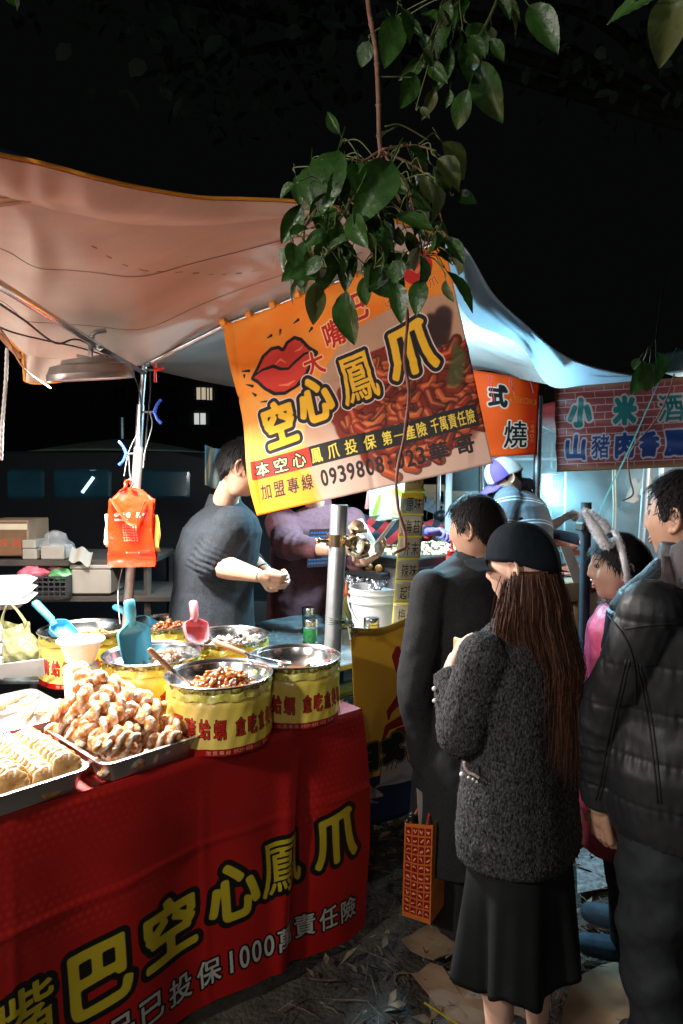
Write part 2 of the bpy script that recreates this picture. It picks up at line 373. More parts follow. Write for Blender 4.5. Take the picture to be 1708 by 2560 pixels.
# ================================================================ TREE overhead (dark crown)
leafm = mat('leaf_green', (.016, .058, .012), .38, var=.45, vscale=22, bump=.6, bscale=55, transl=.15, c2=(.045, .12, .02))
leafy = mat('leaf_pale', (.08, .11, .03), .45, var=.25, vscale=16, bump=.5, bscale=45, transl=.25)
def leaf_mesh(name, m, L=.11, wd=.07, bend=.35, curl=.3, seed=0):
    b = MB(); rn = random.Random(seed); tw = rn.uniform(-.3, .3)
    def fn(u, v):
        t = v; s = (u-.5)*2; wv = (math.sin(pi*t**.92)**.85)*1.08 if 0 < t < 1 else 0
        x = s*wd*.5*wv; y = t*L; z = -bend*L*t*t+curl*wd*.5*(abs(s)**1.3)*wv+.0016*math.sin(t*46-abs(s)*7)*min(1, abs(s)*4)
        a = tw*t; return (x*math.cos(a), y, z+x*math.sin(a))
    b.grid(fn, 8, 12); b.tube([(0, -.045, .012), (0, -.02, .006), (0, 0, 0), (0, L*.5, -bend*L*.25-.001), (0, L*.93, -bend*L*.86)], [.0016, .0014, .0014, .001, .0004], 5)
    return mesh_of(b, name, m, sharp=0)
LV = [leaf_mesh('leaf', leafm, .112, .062, .22, .40, 1), leaf_mesh('leaf', leafm, .112, .070, .38, .25, 2), leaf_mesh('leaf', leafm, .108, .052, .15, .75, 3), leaf_mesh('leaf', leafm, .115, .060, .45, .55, 4)]
LP = [leaf_mesh('leaf', leafy, .115, .07, .35, .55, 5), leaf_mesh('leaf', leafy, .08, .05, .9, .5, 6)]
bark = mat('twig_bark', (.20, .10, .065), .75, var=.35, vscale=40, bump=.6, bscale=120)
tree = thing('tree', 'dark broadleaf tree whose night-black crown spreads over the whole market', 'tree', (5.6, 7.8, 0))
b = MB(); b.tube(cat([(5.6, 7.8, 0), (5.5, 7.7, 1.5), (5.0, 7.3, 3.4), (3.6, 6.7, 5)], 6), np.linspace(.17, .11, 19), 12); obj('trunk', b, mat('bark', (.05, .04, .03), .9, bump=.8, bscale=30, dist=.01), tree)
b = MB()
for c in [(0, 5, 4.6), (-1.8, 5.5, 4.2), (-3.2, 4.6, 4.6), (1.6, 5, 4.5), (3.0, 4.5, 4.2)]:
    b.tube(cat([(3.7, 6.7, 4.9), ((3.3+c[0])/2, 6.3, 5.6), (c[0], c[1]+.6, c[2]+.9)], 5), np.linspace(.08, .02, 11), 7)
obj('limb', b, mat('limb_bark', (.008, .007, .006), .95, spec=.05), tree)
b = MB(); lf = np.array([(0, 0, 0), (.3, .35, .04), (.28, .75, -.02), (0, 1, -.16), (-.28, .75, -.02), (-.3, .35, .04), (0, .5, -.03)])
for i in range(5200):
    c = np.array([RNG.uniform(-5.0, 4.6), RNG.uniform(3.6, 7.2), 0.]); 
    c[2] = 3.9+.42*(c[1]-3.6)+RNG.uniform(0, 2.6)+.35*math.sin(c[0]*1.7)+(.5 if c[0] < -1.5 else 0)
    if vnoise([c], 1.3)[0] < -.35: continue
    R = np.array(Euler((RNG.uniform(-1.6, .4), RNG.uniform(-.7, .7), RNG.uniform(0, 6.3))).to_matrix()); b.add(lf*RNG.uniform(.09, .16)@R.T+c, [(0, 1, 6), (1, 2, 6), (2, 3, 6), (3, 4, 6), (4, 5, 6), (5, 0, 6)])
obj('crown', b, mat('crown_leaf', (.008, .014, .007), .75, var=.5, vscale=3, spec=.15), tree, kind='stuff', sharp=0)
# ================================================================ CANOPIES
tarpm = mat('tarp', (.70, .57, .48), .85, spec=.15, var=.14, vscale=2.2, stretch=(1, 2.5, 1), bump=.5, bscale=120, transl=.12, dist=.0015)
tarpg = mat('tarp_grey', (.34, .32, .29), .75, var=.12, vscale=3, bump=.35, bscale=200, transl=.10, dist=.0015)
tarpb = mat('tarp_blue', (.55, .76, .92), .7, var=.12, vscale=4, bump=.3, bscale=200, transl=.62, dist=.0015)
piping = mat('orange_piping', (.75, .30, .03), .6)
def pl(P, t):
    k = len(P)-1; x = min(max(t*k, 0), k-1e-9); i = int(x); f = x-i; return np.array(P[i])*(1-f)+np.array(P[i+1])*f
def ruled(A, B, sag=0, wr=.006, seed=0, drape=None):
    CA = cat(A, 8); CB = cat(B, 8)
    def fn(u, v):
        p = pl(CA, u)*(1-v)+pl(CB, u)*v; s = 4*v*(1-v)
        d = sag*s + wr*math.sin(u*23+v*5+seed)*s + wr*.7*math.sin(u*9-v*13+seed*2)*s + wr*1.3*math.sin(v*3+u*50*(1-v)+seed)*(1-v)*v*3
        return (p[0], p[1], p[2]+d)
    return fn
near = [W(*p) for p in [(-420, 300, 1.3), (-150, 352, 1.45), (0, 390, 1.55), (60, 402, 1.6), (100, 411, 1.62), (160, 426, 1.67), (230, 445, 1.72), (350, 472, 1.85), (500, 496, 2.0), (620, 500, 2.1), (760, 508, 2.2), (940, 540, 2.33), (1108, 594, 2.44)]]
far_ = [W(*p) for p in [(-420, 640, 2.5), (-150, 770, 2.6), (0, 832, 2.64), (55, 880, 2.68), (85, 890, 2.70), (130, 896, 2.74), (230, 905, 2.80), (365, 912, 2.9), (500, 845, 2.92), (610, 800, 2.87), (760, 742, 2.75), (940, 672, 2.62), (1112, 606, 2.47)]]
t1 = thing('canopy', 'sagging salmon-white tarpaulin roof with orange hem over the red snack table', 'canopy', (-.9, 2.9, 0))
mb = MB(); fA = ruled(near, far_, .03, .0022); mb.grid(fA, 110, 26); obj('sheet', mb, tarpm, t1, sharp=0)
CN = cat(near, 8); CF = cat(far_, 8)
for vv_, rr_, u0_, u1_ in ((.42, .0013, .02, .97), (.74, .0012, .05, .9)):
    mb = MB(); mb.tube([np.array(fA(u, vv_+.03*math.sin(u*5)))-np.array([0, 0, .002]) for u in np.linspace(u0_, u1_, 60)], rr_, 5); obj('seam', mb, mat('seam_brown', (.34, .22, .17), .8), t1)
rn = random.Random(8)
for k in range(11):
    u = .50+.026*k; v = .30+.030*k+.01*math.sin(k); mb = MB(); mb.tube([np.array(fA(u+q, v+q*.9))-np.array([0, 0, .0025]) for q in (0, .004, .008+.006*rn.random())], .0008+.0006*rn.random(), 5); obj('rust_mark', mb, mat('rust_mark', (.42, .17, .05), .8), t1)
vtop = cat([W(56, 880, 2.68), W(85, 889, 2.70), W(130, 896, 2.74), W(230, 905, 2.8), W(300, 908, 2.85)], 8); vbot = cat([W(62, 952, 2.70), W(85, 958, 2.71), W(130, 956, 2.74), W(230, 940, 2.79), W(300, 922, 2.84)], 8)
mb = MB(); mb.grid(lambda u, v: tuple(pl(vtop, u)*(1-v)+pl(vbot, u)*v+np.array([0, .006*math.sin(u*17+v*3), 0])), 40, 6); obj('valance', mb, tarpm, t1, sharp=0); mb = MB(); mb.tube([vtop[0]]+vbot, .005, 6); obj('hem_piping', mb, piping, t1)
mb = MB(); mb.tube([p+np.array([0, 0, .003]) for p in CN], .0055, 6); mb.tube([p-np.array([0, 0, .004]) for p in CF[8:24]], .005, 6); mb.tube([p-np.array([0, 0, .004]) for p in CF[56:]], .005, 6); obj('hem_piping', mb, piping, t1)
def hemfn(u, v):
    p = pl(CN, u); q = np.array(fA(u, .16)); s = p*(1-v)+q*v; return tuple(s+np.array([0, .0, -.004-.016*math.sin(v*pi)**1.5*(1+.25*math.sin(u*41))]))
mb = MB(); mb.grid(hemfn, 90, 6, u0=.1, u1=1); obj('hem', mb, tarpm, t1, sharp=0)
b2 = [p+np.array([0, .35, .10-.02*i]) for i, p in enumerate(near[:9])]
mb = MB(); mb.grid(ruled([p+np.array([0, .02, .010]) for p in near[:8]], [p+np.array([0, .16, .085-.009*i]) for i, p in enumerate(near[:8])], 0, .0), 40, 5); obj('rain_cover', mb, mat('blue_tarp_dark', (.02, .06, .14), .6), t1, label='blue plastic rain cover on top of the roof', sharp=0)
# neighbour's roof
t2 = thing('canopy', 'pale cream canopy over the octopus ball stall, its outer flap glowing pale blue', 'canopy', (.9, 3.4, 0))
nB = [W(*p) for p in [(365, 908, 3.0), (562, 824, 2.97), (840, 715, 2.8), (1108, 625, 2.56), (1178, 785, 2.75), (1290, 852, 3.0), (1372, 925, 3.15)]]
fB = [W(*p) for p in [(384, 926, 4.2), (590, 968, 4.2), (800, 985, 4.1), (1050, 960, 4.1), (1190, 925, 4.0), (1290, 945, 3.9), (1374, 962, 3.5)]]
mb = MB(); mb.grid(ruled(nB, fB, .04, .008, 2), 70, 20); obj('sheet', mb, tarpg, t2, sharp=0)
nC = [W(*p) for p in [(1108, 592, 2.5), (1165, 628, 2.55), (1232, 738, 2.7), (1310, 812, 2.9), (1400, 886, 3.1), (1490, 922, 3.3), (1610, 945, 3.6)]]
fC = [W(*p) for p in [(1112, 700, 2.5), (1178, 802, 2.7), (1250, 836, 2.85), (1310, 872, 3.0), (1374, 964, 3.05), (1470, 962, 3.3), (1610, 950, 3.6)]]
mb = MB(); mb.grid(ruled(nC, fC, .012, .003, 1), 60, 10); obj('flap', mb, tarpb, t2, sharp=0)
mb = MB(); mb.tube([p+np.array([0, 0, .003]) for p in cat(nC, 6)], .004, 6); obj('hem_piping', mb, mat('pale_piping', (.5, .6, .7), .6), t2)
# ================================================================ BARS AND POLES
galv = mat('galvanised', (.40, .41, .42), .36, metal=.9, var=.2, vscale=12, bump=.15, bscale=90)
rust = mat('rusty_tube', (.36, .17, .09), .5, metal=.5, var=.35, vscale=20, bump=.3, bscale=80)
steel = mat('stainless', (.72, .72, .71), .20, metal=1, var=.06, vscale=4, bump=.06, bscale=7, dist=.004)
greyp = mat('grey_pole', (.42, .44, .46), .38, metal=.75, var=.15, vscale=9, bump=.15, bscale=70)
dark = mat('dark_metal', (.045, .05, .055), .45, metal=.6)
def pole(name, label, cat_, a, b_, r, m, parent=None, group=None, n=16):
    mb = MB(); mb.tube([a, (a+b_)/2, b_], r, n); o = obj(name, mb, m); return tag(o, label, cat_, group)
pb = G(325, 1500, .9); LPx = thing('canopy_pole', 'slim galvanised canopy pole with red and blue wing bolts beside the orange bags', 'pole', (-.93, 2.9, 0))
top = W(364, 868, 2.9); mid = W(345, 1110, 2.9); bot = W(322, 1500, 2.9); dn = (bot-top)/np.linalg.norm(bot-top); gr = bot+dn*(bot[2]/-dn[2])
mb = MB(); mb.tube([top, mid], .0125, 14); obj('upper_tube', mb, galv, LPx)
mb = MB(); mb.tube([W(352, 1012, 2.9), W(340, 1250, 2.9)], .0165, 14); obj('middle_tube', mb, galv, LPx)
mb = MB(); mb.tube([W(347, 1118, 2.9), gr], .0205, 14); obj('lower_tube', mb, mat('weathered_tube', (.42, .36, .32), .42, metal=.7, var=.3, vscale=12, bump=.2, bscale=80), LPx)
for (x, y, s, c) in [(388, 925, 1, (.7, .03, .02)), (386, 1030, 1, (.03, .10, .55)), (316, 1134, -1, (.03, .08, .5))]:
    mb = MB(); c0 = W(x, y, 2.87); mb.tube([c0, W(x-s*32, y, 2.9)], .005, 8); mm = mat('bolt_metal', (.5, .5, .5), .35, metal=.9)
    o = obj('wing_bolt', mb, mm, LPx, label=['', 'red wing bolt', 'blue wing bolt'][s] if c[0] > .5 else 'blue wing bolt')
    w_ = MB(); w_.tube([c0, c0+np.array([s*.012, -.004, .03]), c0+np.array([s*.03, -.004, .052])] if c[0] < .5 else [c0, c0+np.array([.035, 0, .008])], [.008, .006, .007], 8)
    w_.tube([c0, c0+np.array([s*.012, -.004, -.03]), c0+np.array([s*.03, -.004, -.048])] if c[0] < .5 else [c0+np.array([0, 0, .03]), c0, c0+np.array([0, 0, -.05])], [.007, .006, .007], 8); w_.ball(c0, .009)
    obj('wing', w_, mat('wing_%d' % int(c[0]*9+c[2]*90), c, .35), o)
mb = MB(); mb.tube([W(356, 868, 2.9), W(352, 905, 2.9)], .012, 4, flat=.2); mb.tube([W(372, 866, 2.88), W(364, 905, 2.9)], .012, 4, flat=.2); obj('end_prong', mb, galv, LPx)
fr = thing('roof_frame', 'bright steel tubes and rusty rod holding up the salmon tarpaulin', 'canopy frame', (-.9, 2.6, 1.9))
mb = MB(); mb.tube([W(-260, 555, 1.5), W(0, 712, 1.75), W(190, 830, 2.3), W(306, 903, 2.8)], .0125, 12); obj('tube', mb, steel, fr)
mb = MB(); mb.tube([W(250, 870, 2.5), W(360, 932, 2.88)], .018, 4, flat=.6); obj('bracket', mb, galv, fr)
mb = MB(); mb.tube([W(366, 912, 2.9), W(562, 814, 2.87), W(1110, 602, 2.46)], .0115, 12); obj('banner_bar', mb, galv, fr)
mb = MB(); mb.tube([W(-200, 548, 1.7), W(0, 506, 1.75), W(226, 470, 1.8)], .011, 12); obj('rod', mb, rust, fr)
mb = MB(); mb.tube([W(-160, 690, 2.5), W(0, 838, 2.64), W(52, 895, 2.68)], .011, 10); obj('edge_bar', mb, rust, fr)
cab = mat('cable_black', (.02, .02, .02), .45); cabw = mat('cable_pale', (.22, .22, .22), .5)
for i, (P, m_, r) in enumerate([([(0, 760, 1.9), (60, 800, 2.1), (140, 858, 2.3), (200, 850, 2.5), (300, 905, 2.8), (352, 900, 2.88)], cab, .0035),
        ([(-40, 800, 2.0), (30, 830, 2.1), (110, 850, 2.3), (210, 872, 2.5), (300, 903, 2.8)], cab, .003),
        ([(-30, 780, 1.9), (20, 850, 2.1), (60, 920, 2.2), (125, 970, 2.4)], rust, .0035), ([(300, 890, 2.8), (330, 930, 2.87), (350, 985, 2.88), (352, 1080, 2.88)], cab, .0025),
        ([(375, 905, 2.88), (376, 980, 2.88), (368, 1060, 2.88), (362, 1150, 2.88)], cab, .003), ([(375, 1030, 2.87), (380, 1065, 2.87), (362, 1130, 2.87), (358, 1170, 2.87)], cabw, .002),
        ([(310, 1190, 2.87), (322, 1130, 2.87), (345, 1080, 2.87)], cabw, .002), ([(300, 1560, 2.7), (295, 1480, 2.85), (310, 1400, 2.88)], cabw, .002)]):
    mb = MB(); mb.tube(cat([W(*p) for p in P], 6), r, 6); o = obj('cable', mb, m_)
    tag(o, ['black cable sagging under the tarpaulin towards the lamp', 'lower black cable looping below the roof tube', 'brown cable dropping from the left edge to the lamp', 'short black cable at the left of the pole top', 'black cable running down the right side of the slim pole', 'thin pale cable by the upper blue wing bolt', 'thin pale cable behind the orange bags', 'thin pale cable at the foot of the slim pole by the bowls'][i], 'cable')
mb = MB(); P = cat([W(18, 870, 2.1), W(14, 960, 2.1), W(6, 1060, 2.1), W(2, 1150, 2.1)], 14)
for ph in (0, 2.1, 4.2): mb.tube([p+.003*np.array([math.cos(i*.9+ph), math.sin(i*.9+ph), 0]) for i, p in enumerate(P)], .0032, 6)
tag(obj('rope', mb, mat('rope_white', (.6, .58, .54), .9)), 'white twisted rope hanging at the left edge', 'rope')
# saucer lamp
def saucer(c, R0, label, tilt=0, arm=True, rx=0):
    t = thing('lamp', label, 'lamp', c); Rm = np.array(Euler((rx, tilt, 0)).to_matrix())
    mb = MB(); mb.lathe([(0, .062), (.3*R0, .062), (.62*R0, .056), (.66*R0, .042), (.90*R0, .034), (.97*R0, .012), (1.0*R0, .006), (1.0*R0, -.012), (.985*R0, -.016), (.93*R0, -.012), (.88*R0, .004), (0, .008)], c, 48, Rm)
    obj('housing', mb, mat('lamp_housing', (.26, .22, .20), .4, metal=.6, var=.1), t)
    mb = MB(); mb.lathe([(0, -.004), (.86*R0, -.004), (.86*R0, .002), (0, .002)], c, 40, Rm); obj('diffuser', mb, mat('lamp_diffuser', (.9, .9, .88), .4, emit=(1, .97, .93), es=9), t)
    if arm:
        mb = MB(); k = R0/.155
        mb.tube(cat([c+np.array([0, 0, .06]), c+np.array([0, 0, .11]), c+np.array([.012, 0, .15])*1.0, c+np.array([.05, .02, .165])], 6), .0085, 10); mb.tube([c+np.array([-.05, 0, .07]), c+np.array([0, 0, .062]), c+np.array([.05, 0, .07])], .006, 6)
        obj('bracket', mb, galv, t)
        mb = MB()
        for k in range(9): q = c+np.array([.0+.0008*k, 0, .085+k*.007]); mb.lathe([(.0105, -.002), (.012, 0), (.0105, .002)], q, 12)
        obj('spring_sleeve', mb, galv, t)
    return t
SL = W(228, 938, 2.5)+np.array([0, 0, 0]); saucer(SL, .152, 'round flying-saucer lamp hanging from the steel tube over the bowls', -.06, rx=.13)
lamp('AREA', 'saucer_light', SL-np.array([0, 0, .03]), LAMPW['saucer'], LCOL['saucer'], .24, (-.30, .05, 0))
LL = np.array([-1.75, 2.0, 1.92]); saucer(LL, .15, 'second saucer lamp beyond the left edge of the table', 0)
lamp('SPOT', 'left_light', LL-np.array([0, 0, .06]), LAMPW['left'], LCOL['left'], .08, (0, 0, 0), rad(126), .6)
lamp('POINT', 'left_glow', LL-np.array([0, 0, .05]), LAMPW['glow'], LCOL['left'], .08)  # added point light, spills upward to brighten the tarpaulin
SB = W(985, 930, 3.35); 
t = thing('lamp', 'bare lamp bulb under the octopus ball stall roof behind the hanging banner', 'lamp', SB); mb = MB(); mb.lathe([(0, -.05), (.03, -.045), (.045, -.01), (.035, .03), (.018, .055), (0, .055)], SB, 20); obj('bulb', mb, mat('bulb', (.9, .95, 1), .3, emit=(.75, .92, 1), es=30), t)
mb = MB(); mb.lathe([(.018, .055), (.02, .10), (.006, .11), (.004, .4)], SB, 14); obj('socket', mb, dark, t)
mb = MB(); mb.lathe([(.05, .10), (.12, .06), (.16, .02), (.158, .018), (.115, .055), (.04, .095)], SB, 24, close=True); obj('shade', mb, dark, t)  # unseen shade, added to keep the cyan light off the salmon canopy
lamp('SPOT', 'stall_light', SB-np.array([0, 0, .07]), LAMPW['stall'], LCOL['stall'], .07, (0, 0, 0), rad(152), .35)
lamp('POINT', 'stall_glow', SB-np.array([-.25, .05, .10]), LAMPW['sglow'], LCOL['stall'], .07)  # added fill beside the bulb, brightens the flap and the signs
# behind the camera: a street lamp, and an unseen lamp added as fill
for nm, lc, lb in [('street', np.array([-1.9, .1, 2.3]), 'hooded lamp on a post just left of the photographer'), ('lane', np.array([-.30, -1.1, 2.45]), 'small lane lamp right behind the photographer')]:
    t = thing('street_lamp', lb, 'street lamp', (lc[0], lc[1], 0)); mb = MB(); mb.tube([(lc[0], lc[1]-.12, 0), (lc[0], lc[1]-.12, lc[2]+.1)], .04, 10); obj('post', mb, greyp, t)
    mb = MB(); mb.lathe([(.02, .16), (.08, .12), (.14, .05), (.14, .03), (.1, .04)], lc, 20); obj('shade', mb, dark, t); mb = MB(); mb.ball(lc+np.array([0, 0, .05]), .05); obj('bulb', mb, MATS['bulb'], t)
    lamp('POINT', nm+'_light', lc-np.array([0, 0, .06]), LAMPW[nm], LCOL[nm], .09)
# centre scaffold pole
cpT = W(849, 1262, 2.56); cpB = W(832, 1612, 2.56); d = (cpB-cpT)/np.linalg.norm(cpB-cpT); g0 = cpB+d*(cpB[2]/-d[2])
t = thing('scaffold_pole', 'thick grey scaffold pole with brass coupler standing at the corner of the red table', 'pole', g0)
mb = MB(); a_ = cpT; Rm = frame(-d)
L_ = np.linalg.norm(g0-cpT); mb.lathe([(.0325, -L_), (.0325, -.003), (.0315, 0), (.0285, 0), (.0285, -.06), (0, -.06)], cpT, 32, Rm); obj('tube', mb, greyp, t)
brass = mat('brass', (.62, .47, .30), .25, metal=1, var=.25, vscale=40, bump=.1)
mb = MB(); c0 = W(843, 1350, 2.56)
mb.lathe([(.034, -.022), (.041, -.022), (.041, .022), (.034, .022)], c0, 24, Rm, close=True); obj('coupler_band', mb, brass, t)
mb = MB(); c1 = W(893, 1364, 2.50)
Rc = frame((.5, .8, -.1)); mb.lathe([(.032, -.018), (.040, -.018), (.042, 0), (.040, .018), (.032, .018)], c1, 28, Rc, close=True); mb.lathe([(.026, .02), (.033, .02), (.033, .04), (.026, .04)], c1, 28, Rc, close=True); obj('coupler_ring', mb, brass, t)
mb = MB()
mb.tube([c0+np.array([-.035, -.02, -.002]), c0+np.array([-.075, -.03, 0])], .007, 8); mb.ball(c0+np.array([-.07, -.03, 0]), .012); mb.tube([c0+np.array([.034, -.02, 0]), c1+np.array([-.035, 0, .01])], .013, 8)
mb.tube([c1+np.array([-.012, -.02, .052]), c1+np.array([.035, -.03, .058])], .007, 8); mb.ball(c1+np.array([-.016, -.02, .05]), .013); mb.lathe([(.0, .0), (.028, .0), (.030, .006), (0, .010)], c1+np.array([0, -.005, .065]), 20, frame((-.3, -.8, .3))); obj('coupler_arm', mb, brass, t, kind='stuff'); mb = MB()
mb.tube([c1+np.array([.0, -.02, -.042]), c1+np.array([.042, -.025, -.03])], .0095, 8); obj('coupler_bolt', mb, brass, t)
mb = MB(); c2 = W(838, 1550, 2.56)
for k in range(4): mb.lathe([(.034, -.002), (.037, 0), (.034, .002)], c2+np.array([0, 0, .006*k-.01]), 20, frame((.1*k-.1, .05, 1)), close=True)
mb.tube(cat([c2+np.array([.034, -.01, 0]), c2+np.array([.05, -.02, -.015]), W(882, 1572, 2.58)], 6), .004, 6)
for k in range(7): q = c2+np.array([.048, -.02, -.008]); mb.tube(cat([q, q+RNG.normal(0, .018, 3), q+RNG.normal(0, .035, 3)+np.array([0, 0, -.008])], 5), .003, 5)
tag(obj('tie_cord', mb, mat('green_cord', (.09, .12, .08), .8)), 'dark green plastic cord knotted round the scaffold pole', 'cord')
# ================================================================ RED TABLE AND CLOTH
TZ = .819; C0 = np.array([.06, 2.384, TZ])
def tp(s, t, z=0): return C0+U*s+V*t+np.array([0, 0, z])     # s along the front edge to the left, t towards the back
t = thing('market_table', 'folding market table hidden under the red cloth', 'table', tp(.9, .3, -TZ))
mb = MB(); mb.box(tp(1.0, .32, -.022), (2.04, .62, .03), np.stack([U, V, Zv], 1)); obj('table_top', mb, mat('table_board', (.3, .28, .26), .6), t)
for s in (.08, 1.95):
    for q in (.06, .58): mb = MB(); mb.tube([tp(s, q, -.04), tp(s, q, -TZ)], .014, 8); obj('leg', mb, galv, t)
pr = Print(2000, 800, (.68, .075, .06))      # 2.0 m x 0.8 m, 1000 px per m; x=0 at s=2.0
X, Y = pr.XY(); dots = np.zeros_like(X)
for (px_, py_, r_) in [(0, 0, 10)]:
    qx = (X+((Y//22) % 2)*11) % 22-11; qy = Y % 22-11; dots = np.clip(7-np.hypot(qx, qy), 0, 1)*np.clip(vnoise(np.stack([X.ravel()/160, Y.ravel()/160, 0*X.ravel()], 1)).reshape(X.shape)*.7+.35, 0, 1)*(Y > 430)
pr.put(dots.astype(np.float32), (.80, .22, .17), .45)
sx = lambda s: 2000-s*1000
ch = [('爪', .135, .386), ('鳳', .343, .359), ('心', .516, .332), ('空', .726, .306), ('巴', .935, .28), ('嘴', 1.14, .27), ('大', 1.35, .27)]
M = pr.bold([(c, sx(s), z*1000, 180, 200, .05) for c, s, z in ch], 6, 3.2)
pr.put(dil(M, 16), (.03, .03, .03)); pr.put(M, (.80, .72, .16))
M = np.zeros((800, 2000), np.float32)
for i, c in enumerate('本產品已投保'): M = np.maximum(M, pr.char(c, sx(.60+.095*(5-i)), 100, 84, 92, .05))
for i, c in enumerate('1000'): M = np.maximum(M, pr.char(c, sx(.53-.044*i), 106, 17 if c == '1' else 36, 80, .05))
for i, c in enumerate('萬責任險'): M = np.maximum(M, pr.char(c, sx(.335-.085*i), 112, 76, 86, .05))
M = dil(M, 1.6); pr.put(dil(M, 6), (.03, .03, .03)); pr.put(M, (.75, .75, .72))
clothm = printmat('red_cloth_print', pr, .5, .25, 420, dirt=.22, dist=.0008, dscale=3)
mb = MB()
def clothfn(u, v):
    s = 2.02*(1-u)-.012; a = v*(.62+.80)      # arc length from the back edge
    if a < .62: return tuple(tp(s, .632-a*1.0, .004+.0015*math.sin(s*9+a*14)))
    h = a-.62; k = min(1, h/.3); wv = .012*math.sin(s*6.2+.6)+.006*math.sin(s*17)+.016*math.exp(-((s-.30-.06*h)/.035)**2)-.014*math.exp(-((s-.24-.08*h)/.04)**2)
    wv += .0035*math.exp(-((h-.285+.01*math.sin(s*5))/.007)**2)+.0022*math.exp(-((s-.62+.02*h)/.008)**2)+.0022*math.exp(-((s-1.15-.02*h)/.008)**2)+.0016*math.sin(s*34+h*22)*math.sin(h*9+s*3)*k; drift = .015*h*math.exp(-s/.15)
    return tuple(tp(s-drift*2-.02*math.sin(h*5)*math.exp(-s/.1), .0-.008*math.sin(min(1, h*40)*pi/2)-wv*k*1.3, .004-h*(1-.025*math.sin(s*3)**2)))
uvs = []
mb.grid(clothfn, 190, 142)
g = mb.uv[0]; a = g[:, 1]*(1.42); hh = a-.62; g[:, 0] = (2.02*g[:, 0]-.008)/2.0; g[:, 1] = np.where(hh > 0, (.8-hh)/.8, .999)
g[:, 0] = np.clip(g[:, 0], .001, .999)
o = obj('tablecloth', mb, clothm, sharp=60); tag(o, 'red printed cloth with big yellow characters hanging over the snack table front', 'tablecloth')
mb = MB(); mb.grid(lambda u, v: tuple(tp(-.014-.02*v*math.sin(u*7), .62*u-.004, .004-v*.5)), 12, 10); obj('side_drop', mb, mat('red_cloth', (.38, .014, .011), .6, var=.15), o)
# ================================================================ HANGING BANNER
bw, bh = 1000, 840
pr = Print(bw, bh, (.95, .55, .12)); X, Y = pr.XY()
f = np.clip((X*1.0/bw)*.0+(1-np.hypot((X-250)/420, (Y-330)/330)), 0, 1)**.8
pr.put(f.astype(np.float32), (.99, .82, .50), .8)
nz = vnoise(np.stack([X.ravel()/90, Y.ravel()/90, 0*X.ravel()], 1)).reshape(X.shape)
pr.put(np.clip(.25*nz+.1, 0, .3).astype(np.float32), (.97, .78, .45))
plate = np.clip(1-(((X-800)/520)**2+((Y-190)/490)**2), 0, 1); pm = np.clip(plate*30, 0, 1); pr.put((pm*.95).astype(np.float32), (.80, .64, .54))
pr.put((np.clip((X-260)/80+nz*.5, 0, 1)*np.clip((330-Y)/60+nz, 0, 1)*.8).astype(np.float32), (.85, .72, .66))
rn = random.Random(4); food = np.clip((1-(((X-760)/330)**2+((Y-300)/250)**2))*14+nz*2.5, 0, 1); pr.put(food.astype(np.float32), (.55, .16, .06))
for i in range(150):       # glossy braised morsels
    a = rn.uniform(0, 2*pi); rr = math.sqrt(rn.random()); x = 760+300*rr*math.cos(a); y = 300+230*rr*math.sin(a); an = rn.uniform(-1.2, .6)-.5; L_ = rn.uniform(35, 95); r_ = rn.uniform(9, 20)
    P = [(x, y), (x+L_*.5*math.cos(an), y+L_*.5*math.sin(an)), (x+L_*math.cos(an+.5), y+L_*math.sin(an+.5))]
    base = rn.choice([(.62, .20, .07), (.74, .30, .12), (.50, .13, .06), (.68, .16, .08), (.80, .38, .17)])
    pr.put(pr.line(P, r_+2), tuple(c*.45 for c in base), .7); pr.put(pr.line(P, [r_, r_*.8, r_*.5]), base); P2 = [(q[0]-3, q[1]+r_*.35) for q in P]
    pr.put(blur(pr.line(P2, [r_*.35, r_*.25, r_*.1]), 2.5), (.95, .62, .42), .75)
for (x, y, r_) in [(905, 520, 45), (930, 560, 35), (880, 560, 25)]: pr.put(blur(pr.line([(x, y), (x+8, y+22)], r_), 5), (.20, .10, .09), .9)
pr.put(blur(pr.line([(930, 340), (960, 420), (955, 470)], [30, 26, 10]), 6), (.35, .42, .22), .8)
# lips
P = [(70, 600), (110, 640), (150, 690), (200, 715), (240, 712), (262, 690), (290, 720), (335, 732), (370, 712), (400, 665), (440, 628), (400, 590), (360, 540), (300, 500), (240, 482), (180, 495), (130, 535), (100, 575)]
Lm = pr.poly([(x*.84+38, y*.86+60) for x, y in P]); pr.put(dil(Lm, 7), (.07, .05, .05)); jag = np.clip(nz*0, 0, 1)
ins = np.clip(1-dil(1-Lm, 9)*1.0, 0, 1); th = np.arctan2(Y-595, X-255); teeth = (np.abs(((th*11/pi) % 1)-.5)*14)
inner = (fconv(Lm, disc(10)/disc(10).sum()) > .90+.035*np.sin(th*34)*(np.abs(X-255) > 60)).astype(np.float32); pr.put(blur(inner, .8), (.86, .26, .20))
pr.put(pr.line([(108, 583), (150, 598), (205, 600), (235, 580), (270, 572), (300, 590), (350, 612), (392, 612)], [3, 5, 7, 6, 5, 6, 5, 3]), (.07, .05, .05))
for P in ([(215, 606), (240, 620), (262, 600)], [(310, 634), (335, 636), (350, 645)], [(215, 515), (255, 507), (290, 515)]): pr.put(pr.line(P, [2, 5, 2]), (.96, .55, .40))
for P in ([(52, 620), (88, 612)], [(62, 560), (92, 545)], [(58, 590), (60, 600)], [(118, 470), (180, 458)], [(195, 725), (215, 730)], [(255, 720), (262, 738)], [(330, 745), (355, 752)], [(392, 690), (408, 700)], [(80, 520), (95, 505)]): pr.put(pr.line(P, [2, 6]), (.07, .05, .05))
red = (.80, .12, .10)
